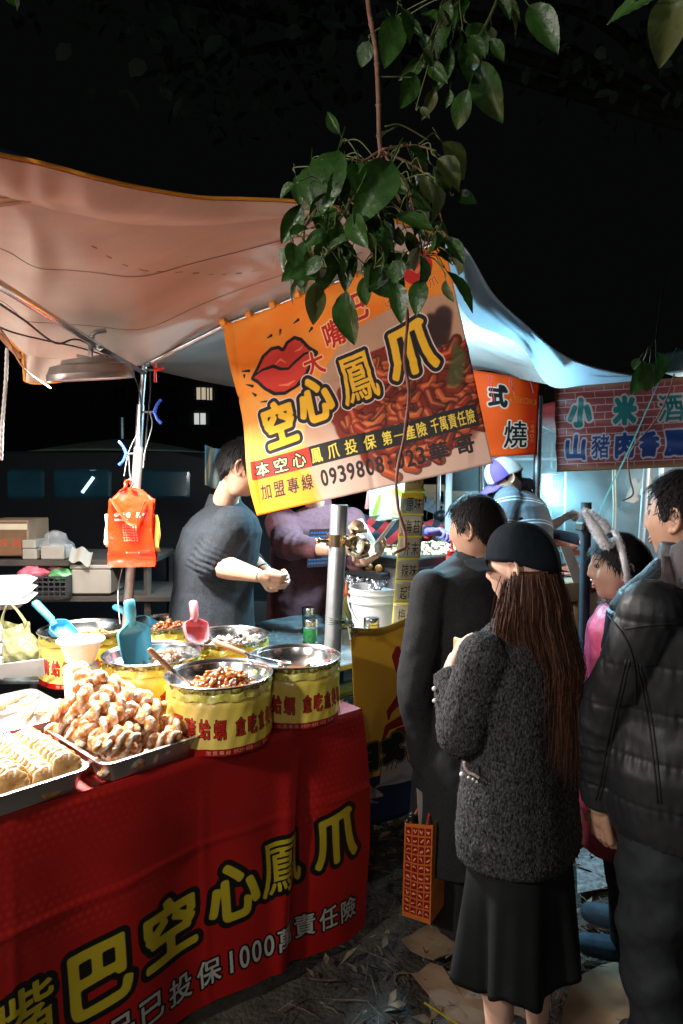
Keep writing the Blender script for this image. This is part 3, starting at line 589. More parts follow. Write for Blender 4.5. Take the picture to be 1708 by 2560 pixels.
for c, x, y, w_, h, a in [('大', 385, 560, 98, 110, .10), ('嘴', 500, 650, 100, 120, .10), ('巴', 610, 720, 100, 120, .1)]:
    M = dil(pr.char(c, x, y, w_, h, a), 2); pr.put(dil(M, 5), (.96, .80, .62)); pr.put(M, red)
pr.put(np.clip(62-np.hypot(X-880, Y-785), 0, 1), (.78, .10, .09)); pr.put(pr.line([(850, 800), (880, 770), (915, 800)], 8), (.90, .5, .3))
pr.text('空心鳳爪', 745, 690, 930, 712, 40, [(2.5, (.96, .75, .4)), (0, red)], .8)
M = pr.bold([('空', 185, 360, 160, 200, .06), ('心', 365, 415, 160, 200, .06), ('鳳', 560, 450, 172, 210, .06), ('爪', 790, 500, 200, 220, .06)], 7, 3); pr.put(dil(M, 19), (.93, .84, .80)); pr.put(dil(M, 14), (.12, .09, .13)); pr.put(M, (.96, .77, .20))
pr.put(pr.rect(20, 150, 300, 232), (.80, .18, .08)); pr.put(pr.rect(300, 150, 985, 232), (.13, .12, .12))
pr.text('本空心', 70, 190, 245, 190, 66, [(7, (.12, .08, .06)), (1, (.97, .88, .62))], .8)
pr.text('鳳爪投保', 330, 190, 560, 190, 66, [(1.2, (.95, .83, .35))], .72); pr.text('第一產險', 630, 190, 770, 190, 62, [(1.2, (.95, .83, .35))], .9); pr.text('千萬責任險', 822, 190, 960, 190, 62, [(1.0, (.95, .83, .35))], .94)
pr.put(pr.poly([(0, 0), (300, 0), (240, 150), (0, 150)]), (.96, .62, .13))
pr.text('加盟專線', 70, 92, 265, 92, 74, [(1.4, (.17, .12, .11))], .86)
pr.text('0939808-023', 345, 92, 745, 92, 74, [(2.0, (.17, .12, .11))], .82); pr.text('華哥', 815, 92, 915, 92, 74, [(2.6, (.14, .11, .11))], .9)
pr.a *= 1.02
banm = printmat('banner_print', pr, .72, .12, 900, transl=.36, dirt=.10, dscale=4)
bt = thing('banner', 'tilted orange vinyl banner with red lips and yellow characters hanging from the roof bar', 'banner', W(850, 950, 2.6))
BQ = [W(643, 1290, 2.80), W(1231, 1158, 2.36), W(1112, 605, 2.40), W(562, 812, 2.83)]      # bl br tr tl
def banfn(u, v, off=0):
    p = BQ[0]*(1-u)*(1-v)+BQ[1]*u*(1-v)+BQ[2]*u*v+BQ[3]*(1-u)*v
    d = .012*math.sin(u*5+v*2)*(1-v)+.006*math.sin(u*13+v*9)-.005*math.exp(-((u-.545-.02*v)/.010)**2)*(1-v*.6)-.008*math.exp(-((v-.62+.1*u)/.012)**2)
    if u < .03: d += .012*math.sin(v*9)
    n = np.array([-.45, -.89, .05]); return tuple(p+n*(d+off))
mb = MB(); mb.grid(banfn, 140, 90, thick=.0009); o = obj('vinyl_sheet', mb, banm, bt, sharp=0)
for q in np.linspace(0, 1, 9):
    mb = MB(); p = np.array(banfn(q, 1)); mb.lathe([(.013, -.012), (.0155, -.012), (.0155, .012), (.013, .012)], p+np.array([0, 0, .008]), 14, frame(BQ[2]-BQ[3]), close=True); obj('bar_loop', mb, mat('orange_vinyl', (.75, .28, .03), .5), bt)

# ================================================================ POTS
stl = ['蛤', '蠣']
def pot_label():
    p = Print(2100, 400, (.90, .83, .30)); X, Y = p.XY(); nz = vnoise(np.stack([X.ravel()/200, Y.ravel()/70, 0*X.ravel()], 1)).reshape(X.shape)
    for k in range(2):
        x0 = k*1050
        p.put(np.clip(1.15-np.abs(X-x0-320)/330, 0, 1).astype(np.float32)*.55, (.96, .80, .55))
        p.put(p.rect(x0, 0, x0+1050, 52), (.62, .05, .05))
        M = p.bold([(c, x0+150+94*i, 205-3*i, 80, 165, 0) for i, c in enumerate('西醃蛤蠣')]+[(c, x0+560+84*i, 202, 70, 160, 0) for i, c in enumerate('愈吃愈美味')], 1.8, 1.4); p.put(dil(M, 5), (.28, .05, .05)); p.put(M, (.80, .18, .12))
        p.text('加盟專線', x0+360, 26, x0+480, 26, 34, [(.8, (.85, .6, .5))], .8); p.text('0939-808-023', x0+520, 26, x0+700, 26, 30, [(.8, (.85, .6, .5))], .8); p.text('華哥', x0+740, 26, x0+775, 26, 32, [(.8, (.85, .6, .5))], .9)
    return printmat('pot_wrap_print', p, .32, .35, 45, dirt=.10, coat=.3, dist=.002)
potm = pot_label(); yel = mat('yellow_plastic', (.62, .55, .10), .35, var=.2, vscale=30, bump=.8, bscale=40, dist=.006, coat=.3)
POTS = {}
def pot(px, py, label, blabel, rot=0, R_=.167, zrim=1.03):
    c = G(px, py, zrim); c[2] = TZ+.005; t = thing('serving_pot', label, 'pot', c, 'bowls of food on yellow pots'); H = zrim-TZ-.05
    mb = MB(); rn = random.Random(int(px))
    def fn(u, v):
        a = 2*pi*u+rot; r = R_*(.985-.015*v)+.0016*math.sin(a*9+v*4)+.0013*math.sin(a*23-v*9); r += .004*math.exp(-((v-1)/.04)**2)
        if v > .97: r -= .012*(v-.97)/.03
        return (c[0]+r*math.cos(a), c[1]+r*math.sin(a), c[2]+H*v)
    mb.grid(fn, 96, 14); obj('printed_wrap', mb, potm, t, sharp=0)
    mb = MB()
    def crumple(u, v):
        a = 2*pi*u; r = R_*(.985-.05*v)+.005*math.sin(a*17)*math.sin(v*3)+.003*math.sin(a*41+v*5); return (c[0]+r*math.cos(a), c[1]+r*math.sin(a), c[2]+H+.022*math.sin(v*pi*.6)+.003*math.sin(a*13))
    mb.grid(crumple, 100, 5); obj('plastic_liner', mb, yel, t, sharp=0)
    b = c.copy(); b[2] = zrim; q = thing('steel_bowl', blabel, 'bowl', b, 'steel bowls')
    prof = [(.0, -.085), (.08, -.083), (.125, -.066), (.150, -.035), (.160, -.006), (.1665, 0), (.170, -.0015), (.1705, -.006), (.166, -.008), (.157, -.012), (.147, -.042), (.122, -.074), (.08, -.090), (0, -.092)]
    mb = MB(); mb.lathe([(r*R_/.167, z) for r, z in prof], b, 72); obj('shell', mb, steel, q)
    POTS[label] = b; return b, q
B1, b1 = pot(548, 1680, 'front yellow printed pot nearest the camera, beside the tray of twists', 'steel bowl of orange glazed morsels nearest the camera', -2.675)
B2, b2_ = pot(735, 1637, 'rightmost yellow printed pot at the table corner by the scaffold pole', 'nearly empty steel bowl with scraps at the table corner', -2.89, .160)
B3, b3 = pot(381, 1630, 'pot with overexposed white wrap under the bowl with the big blue scoop', 'steel bowl holding the big upright blue scoop and mushrooms', -2.73, .170)
B4, b4 = pot(568, 1586, 'yellow lined pot in the back row under the bowl with the pink scoop', 'steel bowl of dark clams with the pink scoop', 3.4, .163)
B5, b5 = pot(414, 1552, 'rearmost yellow pot, half hidden behind the blue scoops', 'rearmost steel bowl of red-brown beans', 3.6, .160)
B6, b6 = pot(213, 1568, 'leftmost yellow printed pot behind the white foam bowl', 'leftmost steel bowl of brown crumbs behind the white foam bowl', -2.9, .180)
def chunk(mb, c, L_, r, rnd, n=7):
    d = np.array([rnd.uniform(-1, 1), rnd.uniform(-1, 1), rnd.uniform(-.45, .45)]); d /= np.linalg.norm(d); e = np.cross(d, [0, 0, 1.]); k = rnd.uniform(-.5, .5)
    P = [c-d*L_*.5+e*k*L_*.3, c-d*L_*.2, c+e*k*L_*.1, c+d*L_*.25, c+d*L_*.5+e*k*L_*.3]
    mb.tube(P, [r*.35, r*rnd.uniform(.8, 1.1), r*rnd.uniform(.65, 1.), r*rnd.uniform(.75, 1.1), r*.35], n)
def heap(bowl, b, off, R_, hgt, nch, L_, r, m, name, label, cat_, seed, ecc=1, base=-.075, shape=None):
    rn = random.Random(seed); mb = MB()
    for i in range(nch):
        a = rn.uniform(0, 2*pi); q = math.sqrt(rn.random()); x = off[0]+R_*q*math.cos(a); y = off[1]+R_*ecc*q*math.sin(a)
        rr = math.hypot(x, y); fl = base+.020+.75*max(0, rr-.10)
        z = fl+rn.uniform(.1, 1)*hgt*(1-q**2)+.004; c = b+np.array([x, y, z])
        if shape: shape(mb, c, rn)
        else: chunk(mb, c, L_*rn.uniform(.6, 1.3), r*rn.uniform(.7, 1.2), rn)
    return tag(obj(name, mb, m, sharp=0), label, cat_, kind='stuff')
glaze = mat('orange_glaze', (.42, .09, .018), .16, var=.5, vscale=40, c2=(.62, .22, .04), bump=.5, bscale=120, coat=.8, dist=.003)
bean = mat('bean_brown', (.22, .06, .02), .25, var=.5, vscale=35, c2=(.40, .13, .04), bump=.3, bscale=100, coat=.5)
crumb = mat('crumb', (.34, .17, .06), .6, var=.5, vscale=60, c2=(.55, .33, .14), bump=.5, bscale=200)
clam = mat('clam', (.05, .035, .03), .2, var=.5, vscale=18, c2=(.75, .60, .48), bump=.3, bscale=90, coat=.6)
mush = mat('mushroom', (.13, .06, .035), .2, var=.4, vscale=25, c2=(.38, .22, .14), coat=.7, bump=.2, bscale=80)
heap(b1, B1, (.01, .01), .098, .055, 260, .034, .0085, glaze, 'glazed_food', 'heap of glossy orange glazed morsels in the nearest bowl', 'food', 1, .8, -.07)
heap(b2_, B2, (.02, .02), .10, .008, 34, .018, .005, crumb, 'food_scraps', 'few leftover scraps in the emptied bowl by the pole', 'food', 2)
heap(b6, B6, (.04, .0), .105, .04, 420, .017, .006, crumb, 'crumbled_food', 'brown crumbly heap in the leftmost bowl', 'food', 3, .8)
heap(b5, B5, (.03, .0), .105, .06, 230, .026, .008, bean, 'braised_beans', 'heap of red-brown braised beans in the rearmost bowl', 'food', 4, .9)
heap(b4, B4, (.02, .0), .115, .03, 60, .026, .009, clam, 'clam_mix', 'dark and white clams in sauce beside the pink scoop', 'food', 5, .8, -.06)
heap(b3, B3, (.03, -.01), .09, .03, 30, .03, .008, mat('strips', (.50, .36, .22), .4, var=.4, vscale=30), 'tofu_strips', 'pale strips under the mushrooms beside the big blue scoop', 'food', 6, .8, -.065)
for i, (x, y, z, r) in enumerate([(.055, .03, -.028, .026), (.02, .045, -.034, .021), (.085, .0, -.035, .02), (.0, .005, -.045, .019), (.06, -.03, -.04, .018), (.09, .04, -.035, .018)]):
    mb = MB(); z += .018; mb.lathe([(0, r*.65), (r*.5, r*.55), (r*.9, r*.2), (r, -.05*r), (r*.8, -.25*r), (r*.3, -.2*r), (0, -.2*r)], B3+np.array([x, y, z]), 16, frame((.3*math.sin(i*2), -.4*math.cos(i*3), 1)))
    mb.tube([B3+np.array([x, y, z-.2*r]), B3+np.array([x, y+.004, z-r*1.1])], r*.25, 7); tag(obj('mushroom', mb, mush), 'glossy brown mushroom in the bowl with the big blue scoop', 'mushroom', 'mushrooms in the blue scoop bowl')
for i, (x, y, z) in enumerate([(-.01, .02, -.045), (.06, .03, -.045), (.09, -.01, -.042), (.03, -.02, -.048), (.10, .03, -.04), (.0, .05, -.045)]):
    mb = MB(); mb.ball(B4+np.array([x, y, z+.02]), (.019, .013, .008), 12, 7, np.array(Euler((.4*i, .5, i)).to_matrix())); tag(obj('clam', mb, mat('clam_white', (.75, .62, .52), .25, var=.35, vscale=40, coat=.5)), 'pale clam on top of the dark mix by the pink scoop', 'clam', 'clams in the pink scoop bowl')
# scoops: handle top H, blade end E (world points); face = direction the open side looks
def scoop(H, E, face, m, label, wd=.078, hf=.46, hole=True):
    H = np.array(H); E = np.array(E); L_ = np.linalg.norm(E-H); z = (H-E)/L_; x = np.cross(z, np.array(face, float)); x /= np.linalg.norm(x); y = np.cross(z, x)   # y = away from face
    t = thing('scoop', label, 'scoop', E); R = np.stack([x, y, z], 1)
    def P(a, b, c): return tuple(E+R@np.array([a, b, c]))
    bl = L_*(1-hf)
    def fn(u, v):     # u across, v up the blade
        a = (u-.5)*2; wv = wd*.5*(.86+.14*math.sin(v*pi*.8)) if v < .78 else wd*.5*(1-.75*((v-.78)/.22)**1.5)
        dep = .050*(1-.5*(1-v))*(1 if v < .75 else 1-.5*(v-.75)/.25); ang = a*pi*.5
        s = math.copysign(abs(math.sin(ang))**.7, a); return P(s*wv, dep*(abs(math.cos(ang))**.6)-.006*(v < .03), v*bl+(.016*(a*a) if v < .1 else 0)*0-.01*(1-a*a)*(1-v))
    mb = MB(); mb.grid(fn, 24, 16, thick=-.0022); obj('blade', mb, m, t, sharp=50)
    mb = MB(); k = wd*.5
    mb.tube([P(0, .020, bl*.93), P(0, .016, bl*1.02), P(0, .012, bl*1.10), P(0, .010, bl*1.13), P(0, .009, L_*.8), P(0, .008, L_*.97), P(0, .008, L_)], [k*.42, k*.40, k*.34, k*.42, k*.44, k*.46, k*.36], 14, flat=.7); obj('handle', mb, m, t, sharp=50)
    if hole: mb = MB(); mb.lathe([(.0035, -.001), (.006, 0), (.0035, .001)], P(0, -.005, L_*.95), 12, frame(-y), close=True); obj('hanging_hole', mb, mat('hole_shadow', (.02, .1, .15), .8), t)
    return t
blue = mat('sky_blue_plastic', (.10, .50, .74), .35, var=.04, sub=.1); pink = mat('pink_plastic', (.85, .22, .24), .35, var=.04, sub=.1)
scoop(W(325, 1500, 2.34), W(348, 1662, 2.33), (.75, -.9, .15), blue, 'big sky-blue plastic scoop standing upright in the middle bowl', .115, .34)
scoop(W(88, 1502, 2.78), W(186, 1600, 2.74), (.8, -.5, .6), blue, 'sky-blue plastic scoop leaning in the leftmost bowl', .095, .5)
scoop(W(288, 1512, 3.05), W(392, 1570, 2.92), (.6, -.5, .8), blue, 'sky-blue plastic scoop lying in the rearmost bowl', .09, .5)
scoop(W(486, 1502, 2.66), W(497, 1600, 2.60), (.8, -.8, .2), pink, 'pink plastic scoop standing in the clam bowl', .105, .45)
wood = mat('handle_wood', (.42, .22, .12), .5, var=.3, vscale=8, stretch=(1, 1, 12))
def spoon(H, M_, E, label):
    t = thing('spoon', label, 'spoon', E); H, M_, E = map(np.array, (H, M_, E)); d = (M_-H)/np.linalg.norm(M_-H)
    mb = MB(); mb.tube([H, H+d*.008, M_-d*.01, M_], [.006, .0095, .0088, .007], 12); obj('handle', mb, wood, t)
    mb = MB(); mb.tube([M_-d*.012, M_+d*.01], .0085, 12); e = (E-M_); mb.tube([M_, M_+e*.5, E-e*.1], [.0035, .003, .003], 8); mb.ball(E, (.026, .020, .006), 14, 8, frame((.1, -.3, 1), e)); obj('metal_bowl', mb, steel, t)
spoon(W(372, 1622, 2.02), W(432, 1678, 2.05), W(492, 1720, 2.14), 'wooden-handled steel spoon resting in the nearest bowl')
spoon(W(536, 1604, 2.36), W(617, 1636, 2.34), W(712, 1658, 2.36), 'wooden-handled steel spoon lying across the emptied bowl by the pole')
# ---------------------------------------------------------------- trays
def rr(hx, hy, r, z, n=6):
    out = []
    for cx, cy, a0 in [(hx-r, hy-r, 0), (-hx+r, hy-r, pi/2), (-hx+r, -hy+r, pi), (hx-r, -hy+r, 1.5*pi)]:
        for k in range(n+1): a = a0+k*pi/2/n; out.append((cx+r*math.cos(a), cy+r*math.sin(a), z))
    return out
EX = np.array([.70, .714, 0]); EY = np.array([-.714, .70, 0])
def tray(c, hx, hy, h, label, m, ex=EX, ey=EY):
    L_ = [rr(hx-.028, hy-.028, .02, 0), rr(hx-.012, hy-.012, .03, h*.9), rr(hx-.010, hy-.010, .03, h-.002), rr(hx, hy, .036, h), rr(hx+.001, hy+.001, .037, h+.003), rr(hx-.002, hy-.002, .035, h+.0045), rr(hx-.013, hy-.013, .03, h+.002), rr(hx-.032, hy-.032, .02, .003)]
    k = len(L_[0]); v = np.array(L_).reshape(-1, 3); R = np.stack([ex, ey, Zv], 1); v = v@R.T+c; f = []
    for i in range(len(L_)-1):
        for j in range(k): f.append((i*k+j, i*k+(j+1) % k, (i+1)*k+(j+1) % k, (i+1)*k+j))
    f.append(tuple(range(k))[::-1]); f.append(tuple(range((len(L_)-1)*k, len(L_)*k)))
    mb = MB(); mb.add(v, f); return tag(obj('steel_tray', mb, m, sharp=50), label, 'tray', 'steel trays of sweets')
trm = mat('tray_steel', (.60, .59, .56), .34, metal=.85, var=.05, bump=.05, bscale=20)
T1 = np.array([-.655, 2.01, TZ+.006]); tray(T1, .158, .196, .058, 'steel tray heaped with sugared dough twists', trm)
T2 = np.array([-.9025, 1.782, TZ+.006]); tray(T2, .158, .196, .058, 'steel tray of sugared round biscuits at the lower left', trm)
T3 = np.array([-1.10, 2.21, TZ+.006]); tray(T3, .158, .19, .05, 'steel tray lined with white paper holding brown wafers at the left edge', trm)
def twist_mesh(L_, r, turns, seed):
    rn = random.Random(seed); nu, nv = 26, 40; bend = rn.uniform(-.015, .02); th = np.linspace(0, 2*pi, nu, endpoint=False); v = []; rd = []
    for j in range(nv+1):
        t = j/nv; env = max(.06, math.sin(pi*min(max(t, .0), 1)))**.33*(1+.06*math.sin(t*17+seed)); ph = turns*2*pi*t+seed
        k = .60+.52*np.abs(np.cos(th-ph))**1.15; rr_ = r*env*k*1.12
        v.append(np.stack([bend*math.sin(pi*t)+rr_*np.cos(th), np.full(nu, (t-.5)*L_), rr_*np.sin(th)], 1)); rd.append(k)
    v = np.concatenate(v); rd = np.concatenate(rd); f = [(j*nu+i, j*nu+(i+1) % nu, (j+1)*nu+(i+1) % nu, (j+1)*nu+i) for j in range(nv) for i in range(nu)]+[tuple(range(nu))[::-1], tuple(range(nv*nu, nv*nu+nu))]
    n_ = v-np.stack([bend*np.sin(pi*(v[:, 1]/L_+.5)), v[:, 1], 0*v[:, 0]], 1); n_ /= np.linalg.norm(n_, axis=1)[:, None]+1e-9
    v = v+n_*(.0014*vnoise(v, 200, seed)+.0009*vnoise(v, 620, seed))[:, None]; su = np.clip((rd-.92)*3.0+.60*vnoise(v, 110, seed+2)+.25*vnoise(v, 420, seed), 0, 1)
    q = MB(); q.add(v, f); me = mesh_of(q, 'dough_twist', sug, sharp=0); at = me.color_attributes.new('sugar', 'FLOAT_COLOR', 'POINT'); at.data.foreach_set('color', np.repeat(su[:, None], 4, 1).ravel().astype(np.float32)); return me
sug = mat('sugared_dough', (.60, .19, .03), .7, var=.3, vscale=34, c2=(.66, .30, .08), bump=.7, bscale=110, dist=.004)
_n = sug.node_tree; _at = _n.nodes.new('ShaderNodeAttribute'); _at.attribute_name = 'sugar'; _mx = _n.nodes.new('ShaderNodeMix'); _mx.data_type = 'RGBA'; _mx.inputs[7].default_value = (.86, .80, .72, 1)
_src = _n.nodes['Principled BSDF'].inputs['Base Color'].links[0].from_socket; _n.links.new(_at.outputs['Fac'], _mx.inputs[0]); _n.links.new(_src, _mx.inputs[6]); _n.links.new(_mx.outputs[2], _n.nodes['Principled BSDF'].inputs['Base Color'])
TW = [twist_mesh(.125, .021, 1.5, 1), twist_mesh(.150, .021, 1.9, 2), twist_mesh(.115, .023, 1.3, 3), twist_mesh(.140, .0205, 2.1, 4), twist_mesh(.100, .023, 1.2, 5)]
rn = random.Random(11); R3 = np.stack([EX, EY, Zv], 1); n_tw = 0
for lay, (zz, fx, fy, cnt, ox, oy) in enumerate([(.030, .98, .96, 25, 0, 0), (.064, .95, .95, 25, 0, .01), (.100, .84, .88, 20, -.005, .02), (.134, .70, .76, 16, -.01, .04), (.166, .52, .62, 12, -.015, .06), (.196, .36, .46, 7, -.03, .085), (.224, .20, .26, 3, -.04, .11)]):
    k = max(1, round(math.sqrt(cnt*fx/fy*.8))); m_ = int(math.ceil(cnt/k))
    for i in range(k):
        for j in range(m_):
            x = ((i+.5)/k*2-1)*.135*fx+ox+rn.uniform(-.014, .014); y = ((j+.5)/m_*2-1)*.175*fy+oy+rn.uniform(-.014, .014)
            a = rn.uniform(0, pi) if lay < 6 else .5; M = (Matrix.Rotation(a, 4, 'Z')@Matrix.Rotation(rn.uniform(-.45, .45), 4, 'X')@Matrix.Rotation(rn.uniform(0, 6.28), 4, 'Y'))
            o = inst('dough_twist', TW[rn.randrange(5)], T1+R3@np.array([x, y, zz*.95+rn.uniform(-.008, .008)]), M=M); n_tw += 1
            tag(o, 'golden fried dough twist dusted with sugar in the heaped tray', 'pastry', 'sugared dough twists heaped in the tray')
bis = mat('biscuit', (.50, .22, .05), .75, var=.3, vscale=30, c2=(.66, .38, .14), bump=.7, bscale=60, dist=.005)
icing = mat('icing_sugar', (.62, .48, .34), .8, var=.3, vscale=40, bump=.4, bscale=120, c2=(.90, .86, .80))
def biscuit_mesh(seed):
    b = MB(); rr_ = [.041+.0014*math.sin(k*2.1+seed)+.0012*math.sin(k*5+seed*2) for k in range(32)]
    prof = [(0, -.004), (.9, -.005), (1, -.003), (1.02, 0), (1, .003), (.92, .005), (.5, .004), (0, .004)]; v = []; f = []
    for (r, z) in prof:
        for k in range(32): v.append((r*rr_[k]*math.cos(k*pi/16), r*rr_[k]*math.sin(k*pi/16), z+.0008*math.sin(k*3+r*20)))
    for i in range(len(prof)-1):
        for j in range(32): f.append((i*32+j, i*32+(j+1) % 32, (i+1)*32+(j+1) % 32, (i+1)*32+j))
    b.add(v, f); me = mesh_of(b, 'biscuit', bis, sharp=60); me.materials.append(icing)
    for p in me.polygons:
        if p.center.y > .031+.006*math.sin(p.center.x*300+seed): p.material_index = 1
    return me
BM = [biscuit_mesh(i) for i in range(3)]
def pface(n, up):   # matrix: local z -> n, local y -> up
    n = np.array(n)/np.linalg.norm(n); x = np.cross(up, n); x /= np.linalg.norm(x); y = np.cross(n, x); return Matrix(((x[0], y[0], n[0], 0), (x[1], y[1], n[1], 0), (x[2], y[2], n[2], 0), (0, 0, 0, 1)))
for row, x in enumerate([-.10, -.025, .055, .108]):
    for j in range(16 if row < 3 else 14):
        y = -.155+j*.0198+(.006 if row % 2 else 0); p = T2+R3@np.array([x+rn.uniform(-.004, .004), y, .044+(.014 if row % 2 else 0)+rn.uniform(-.003, .003)])
        n = -EY*1.0+Zv*(.55+rn.uniform(-.08, .08))+EX*rn.uniform(-.12, .12)
        tag(inst('biscuit', BM[rn.randrange(3)], p, M=pface(n, np.array([0, 0, 1.]))), 'round sugar-dusted biscuit standing in a row in the lower left tray', 'biscuit', 'sugared biscuits in rows in the lower left tray')
waf = mat('wafer', (.52, .30, .17), .7, var=.15, vscale=40, bump=.5, bscale=60); wp = mat('white_paper', (.82, .82, .80), .6, var=.03, bump=.3, bscale=30, dist=.004)
mb = MB(); mb.grid(lambda u, v: tuple(T3+R3@np.array([(u-.5)*.30, (v-.5)*.36, .014+.006*math.sin(u*7)*math.sin(v*9)+.05*max(0, abs(v-.5)*2-.8)*1.2])), 24, 24, thick=.0006); tag(obj('tray_paper', mb, wp, sharp=0), 'white crumpled paper lining the wafer tray', 'paper')
for i, (x, y, z, a) in enumerate([(.02, .09, .05, .3), (.035, .065, .066, .5), (.05, .10, .06, .2), (-.02, .11, .045, .6), (.08, .02, .045, 1.0), (.09, .05, .055, .8), (.06, -.02, .04, .9), (.10, -.03, .045, 1.2), (-.03, .06, .04, .4)]):
    mb = MB(); Rw = np.array(Matrix.Rotation(a, 3, 'Z')@Matrix.Rotation(.2*math.sin(i*3), 3, 'X')); mb.box(T3+R3@np.array([x, y, z]), (.10, .032, .014), R3@Rw, .003)
    for k in range(5): mb.box(T3+R3@(np.array([x, y, z])+Rw@np.array([-.04+.02*k, 0, .0075])), (.004, .030, .003), R3@Rw)
    tag(obj('wafer', mb, waf), 'brown ridged wafer bar on white paper', 'wafer', 'brown wafer bars in the paper-lined tray')
# white card standing at the back of the wafer tray, and plastic film
mb = MB(); a0, a1, a2, a3 = G(-90, 1700, .86), G(112, 1690, .88), W(108, 1648, 2.55), W(-90, 1672, 2.6); mb.grid(lambda u, v: tuple(a0*(1-u)*(1-v)+a1*u*(1-v)+a2*u*v+a3*(1-u)*v), 6, 4, thick=.003); tag(obj('price_card', mb, wp), 'plain white card standing behind the wafers', 'card')
film = mat('clear_film', (.9, .93, .92), .12, trans=.0, alpha=.13, spec=.8, bump=.8, bscale=25, dist=.01)
# foam bowl on a tub
foam = mat('white_foam', (.84, .84, .83), .55, var=.02, bump=.1, bscale=150, sub=.1)
c = W(202, 1600, 2.28); mb = MB(); prof = [(0, -.085), (.036, -.085), (.045, -.07), (.066, -.012), (.074, -.006), (.0785, 0), (.077, .004), (.071, .002), (.062, -.010), (.042, -.068), (.033, -.078), (0, -.079)]
mb.lathe(prof, c, 48); tag(obj('foam_bowl', mb, foam), 'empty white foam bowl between the twists and the leftmost pot', 'bowl')
mb = MB(); h = c[2]-.086-TZ-.006; mb.lathe([(0, 0), (.05, 0), (.058, h-.003), (.055, h), (0, h)], (c[0], c[1], TZ+.006), 32); tag(obj('white_tub', mb, foam), 'white tub under the foam bowl behind the twists', 'tub')
# yellow-green carrier bag
def pbag(c, wx, wy, h, m, name, label, seed=0, knot=True):
    mb = MB(); rn_ = random.Random(seed)
    def fn(u, v):
        a = 2*pi*u; k = (1-.25*v**2)*(.75+.35*math.sin(pi*min(1, v*1.2+.12))); r = 1+.06*math.sin(a*3+seed+v*4)+.04*math.sin(a*7-v*9+seed)+.03*math.sin(a*13+v*17)
        return (c[0]+wx*k*r*math.cos(a), c[1]+wy*k*r*math.sin(a), c[2]+h*v*(1+.07*math.sin(a*2+seed)))
    mb.grid(fn, 70, 26); t = thing(name, label, 'bag', c); obj('body', mb, m, t, sharp=0)
    if knot:
        mb = MB(); p = c+np.array([-wx*.45, 0, h*.92]); q = c+np.array([wx*.45, 0, h*.9])
        P = cat([p, p+np.array([.02, -.02, h*.35]), c+np.array([0, -.02, h*1.55]), q+np.array([.01, -.02, h*.2]), q], 8); mb.tube(P, [.022-.012*math.sin(pi*i/(len(P)-1)) for i in range(len(P))], 8, flat=.25); obj('handle', mb, m, t, sharp=0)
    return t
ylb = mat('thin_yellow_plastic', (.52, .50, .24), .22, var=.25, vscale=14, bump=1, bscale=38, dist=.008, alpha=.8, transl=.3, spec=.8)
pbag(G(35, 1655, .83)+np.array([0, 0, 0]), .115, .08, .17, ylb, 'carrier_bag', 'crumpled yellow-green plastic carrier bag on the slatted steel counter', 2)
mb = MB(); c = G(35, 1655, .83); mb.box(c+np.array([0, 0, .05]), (.12, .09, .09), rotz(.3), .01); tag(obj('packed_box', mb, foam), 'pale box inside the yellow-green carrier bag', 'box')
# ================================================================ PEOPLE
skin = mat('skin', (.56, .31, .21), .5, var=.08, vscale=30, sub=.25, bump=.12, bscale=400, dist=.0006)
skinf = mat('skin_fair', (.66, .40, .30), .48, var=.07, vscale=30, sub=.25, bump=.1, bscale=400, dist=.0006)
hairb = mat('hair_black', (.012, .010, .010), .62, var=.5, vscale=200, spec=.22); hairbr = mat('hair_brown', (.060, .026, .014), .60, var=.6, vscale=160, stretch=(1, 1, .06), spec=.35, c2=(.13, .045, .02))
def g3(d, c, s): c = np.array(c, float); c /= np.linalg.norm(c); return np.exp(-((d-c)**2).sum(-1)/(2*s*s))
def head_fn(d, female=False):
    """unit directions (x right, y forward, z up) -> points relative to the head centre, head height about .23"""
    x, y, z = d[..., 0], d[..., 1], d[..., 2]
    r = np.stack([.074*x, np.where(y > 0, .088, .100)*y, np.where(z > 0, .112, .118)*z], -1)
    low = np.clip(-z, 0, 1); r[..., 0] *= 1-.30*low**1.5; r[..., 1] = np.where(y < 0, r[..., 1]*(1-.45*low), r[..., 1]*(1-.02*low))
    q = np.zeros(d.shape[:-1]); n = d
    q += .010*g3(d, (0, 1, .28), .22)-.010*g3(d, (.36, .9, .10), .15)-.010*g3(d, (-.36, .9, .10), .15)+.0045*g3(d, (.34, .92, .10), .07)+.0045*g3(d, (-.34, .92, .10), .07)
    q += .012*g3(d, (0, 1, .02), .09)+.016*g3(d, (0, 1, -.16), .080)+.008*g3(d, (.11, 1, -.20), .06)+.008*g3(d, (-.11, 1, -.20), .06)
    q += .009*g3(d, (0, 1, -.46), .10)-.005*g3(d, (0, 1, -.515), .025)*1.2+.007*g3(d, (0, 1, -.60), .07)-.005*g3(d, (0, 1, -.72), .08)+.012*g3(d, (0, .9, -.95), .16)
    q += .006*g3(d, (.55, .75, -.15), .2)+.006*g3(d, (-.55, .75, -.15), .2)+.004*g3(d, (.7, .2, -.8), .25)+.004*g3(d, (-.7, .2, -.8), .25)
    return r+n*q[..., None]
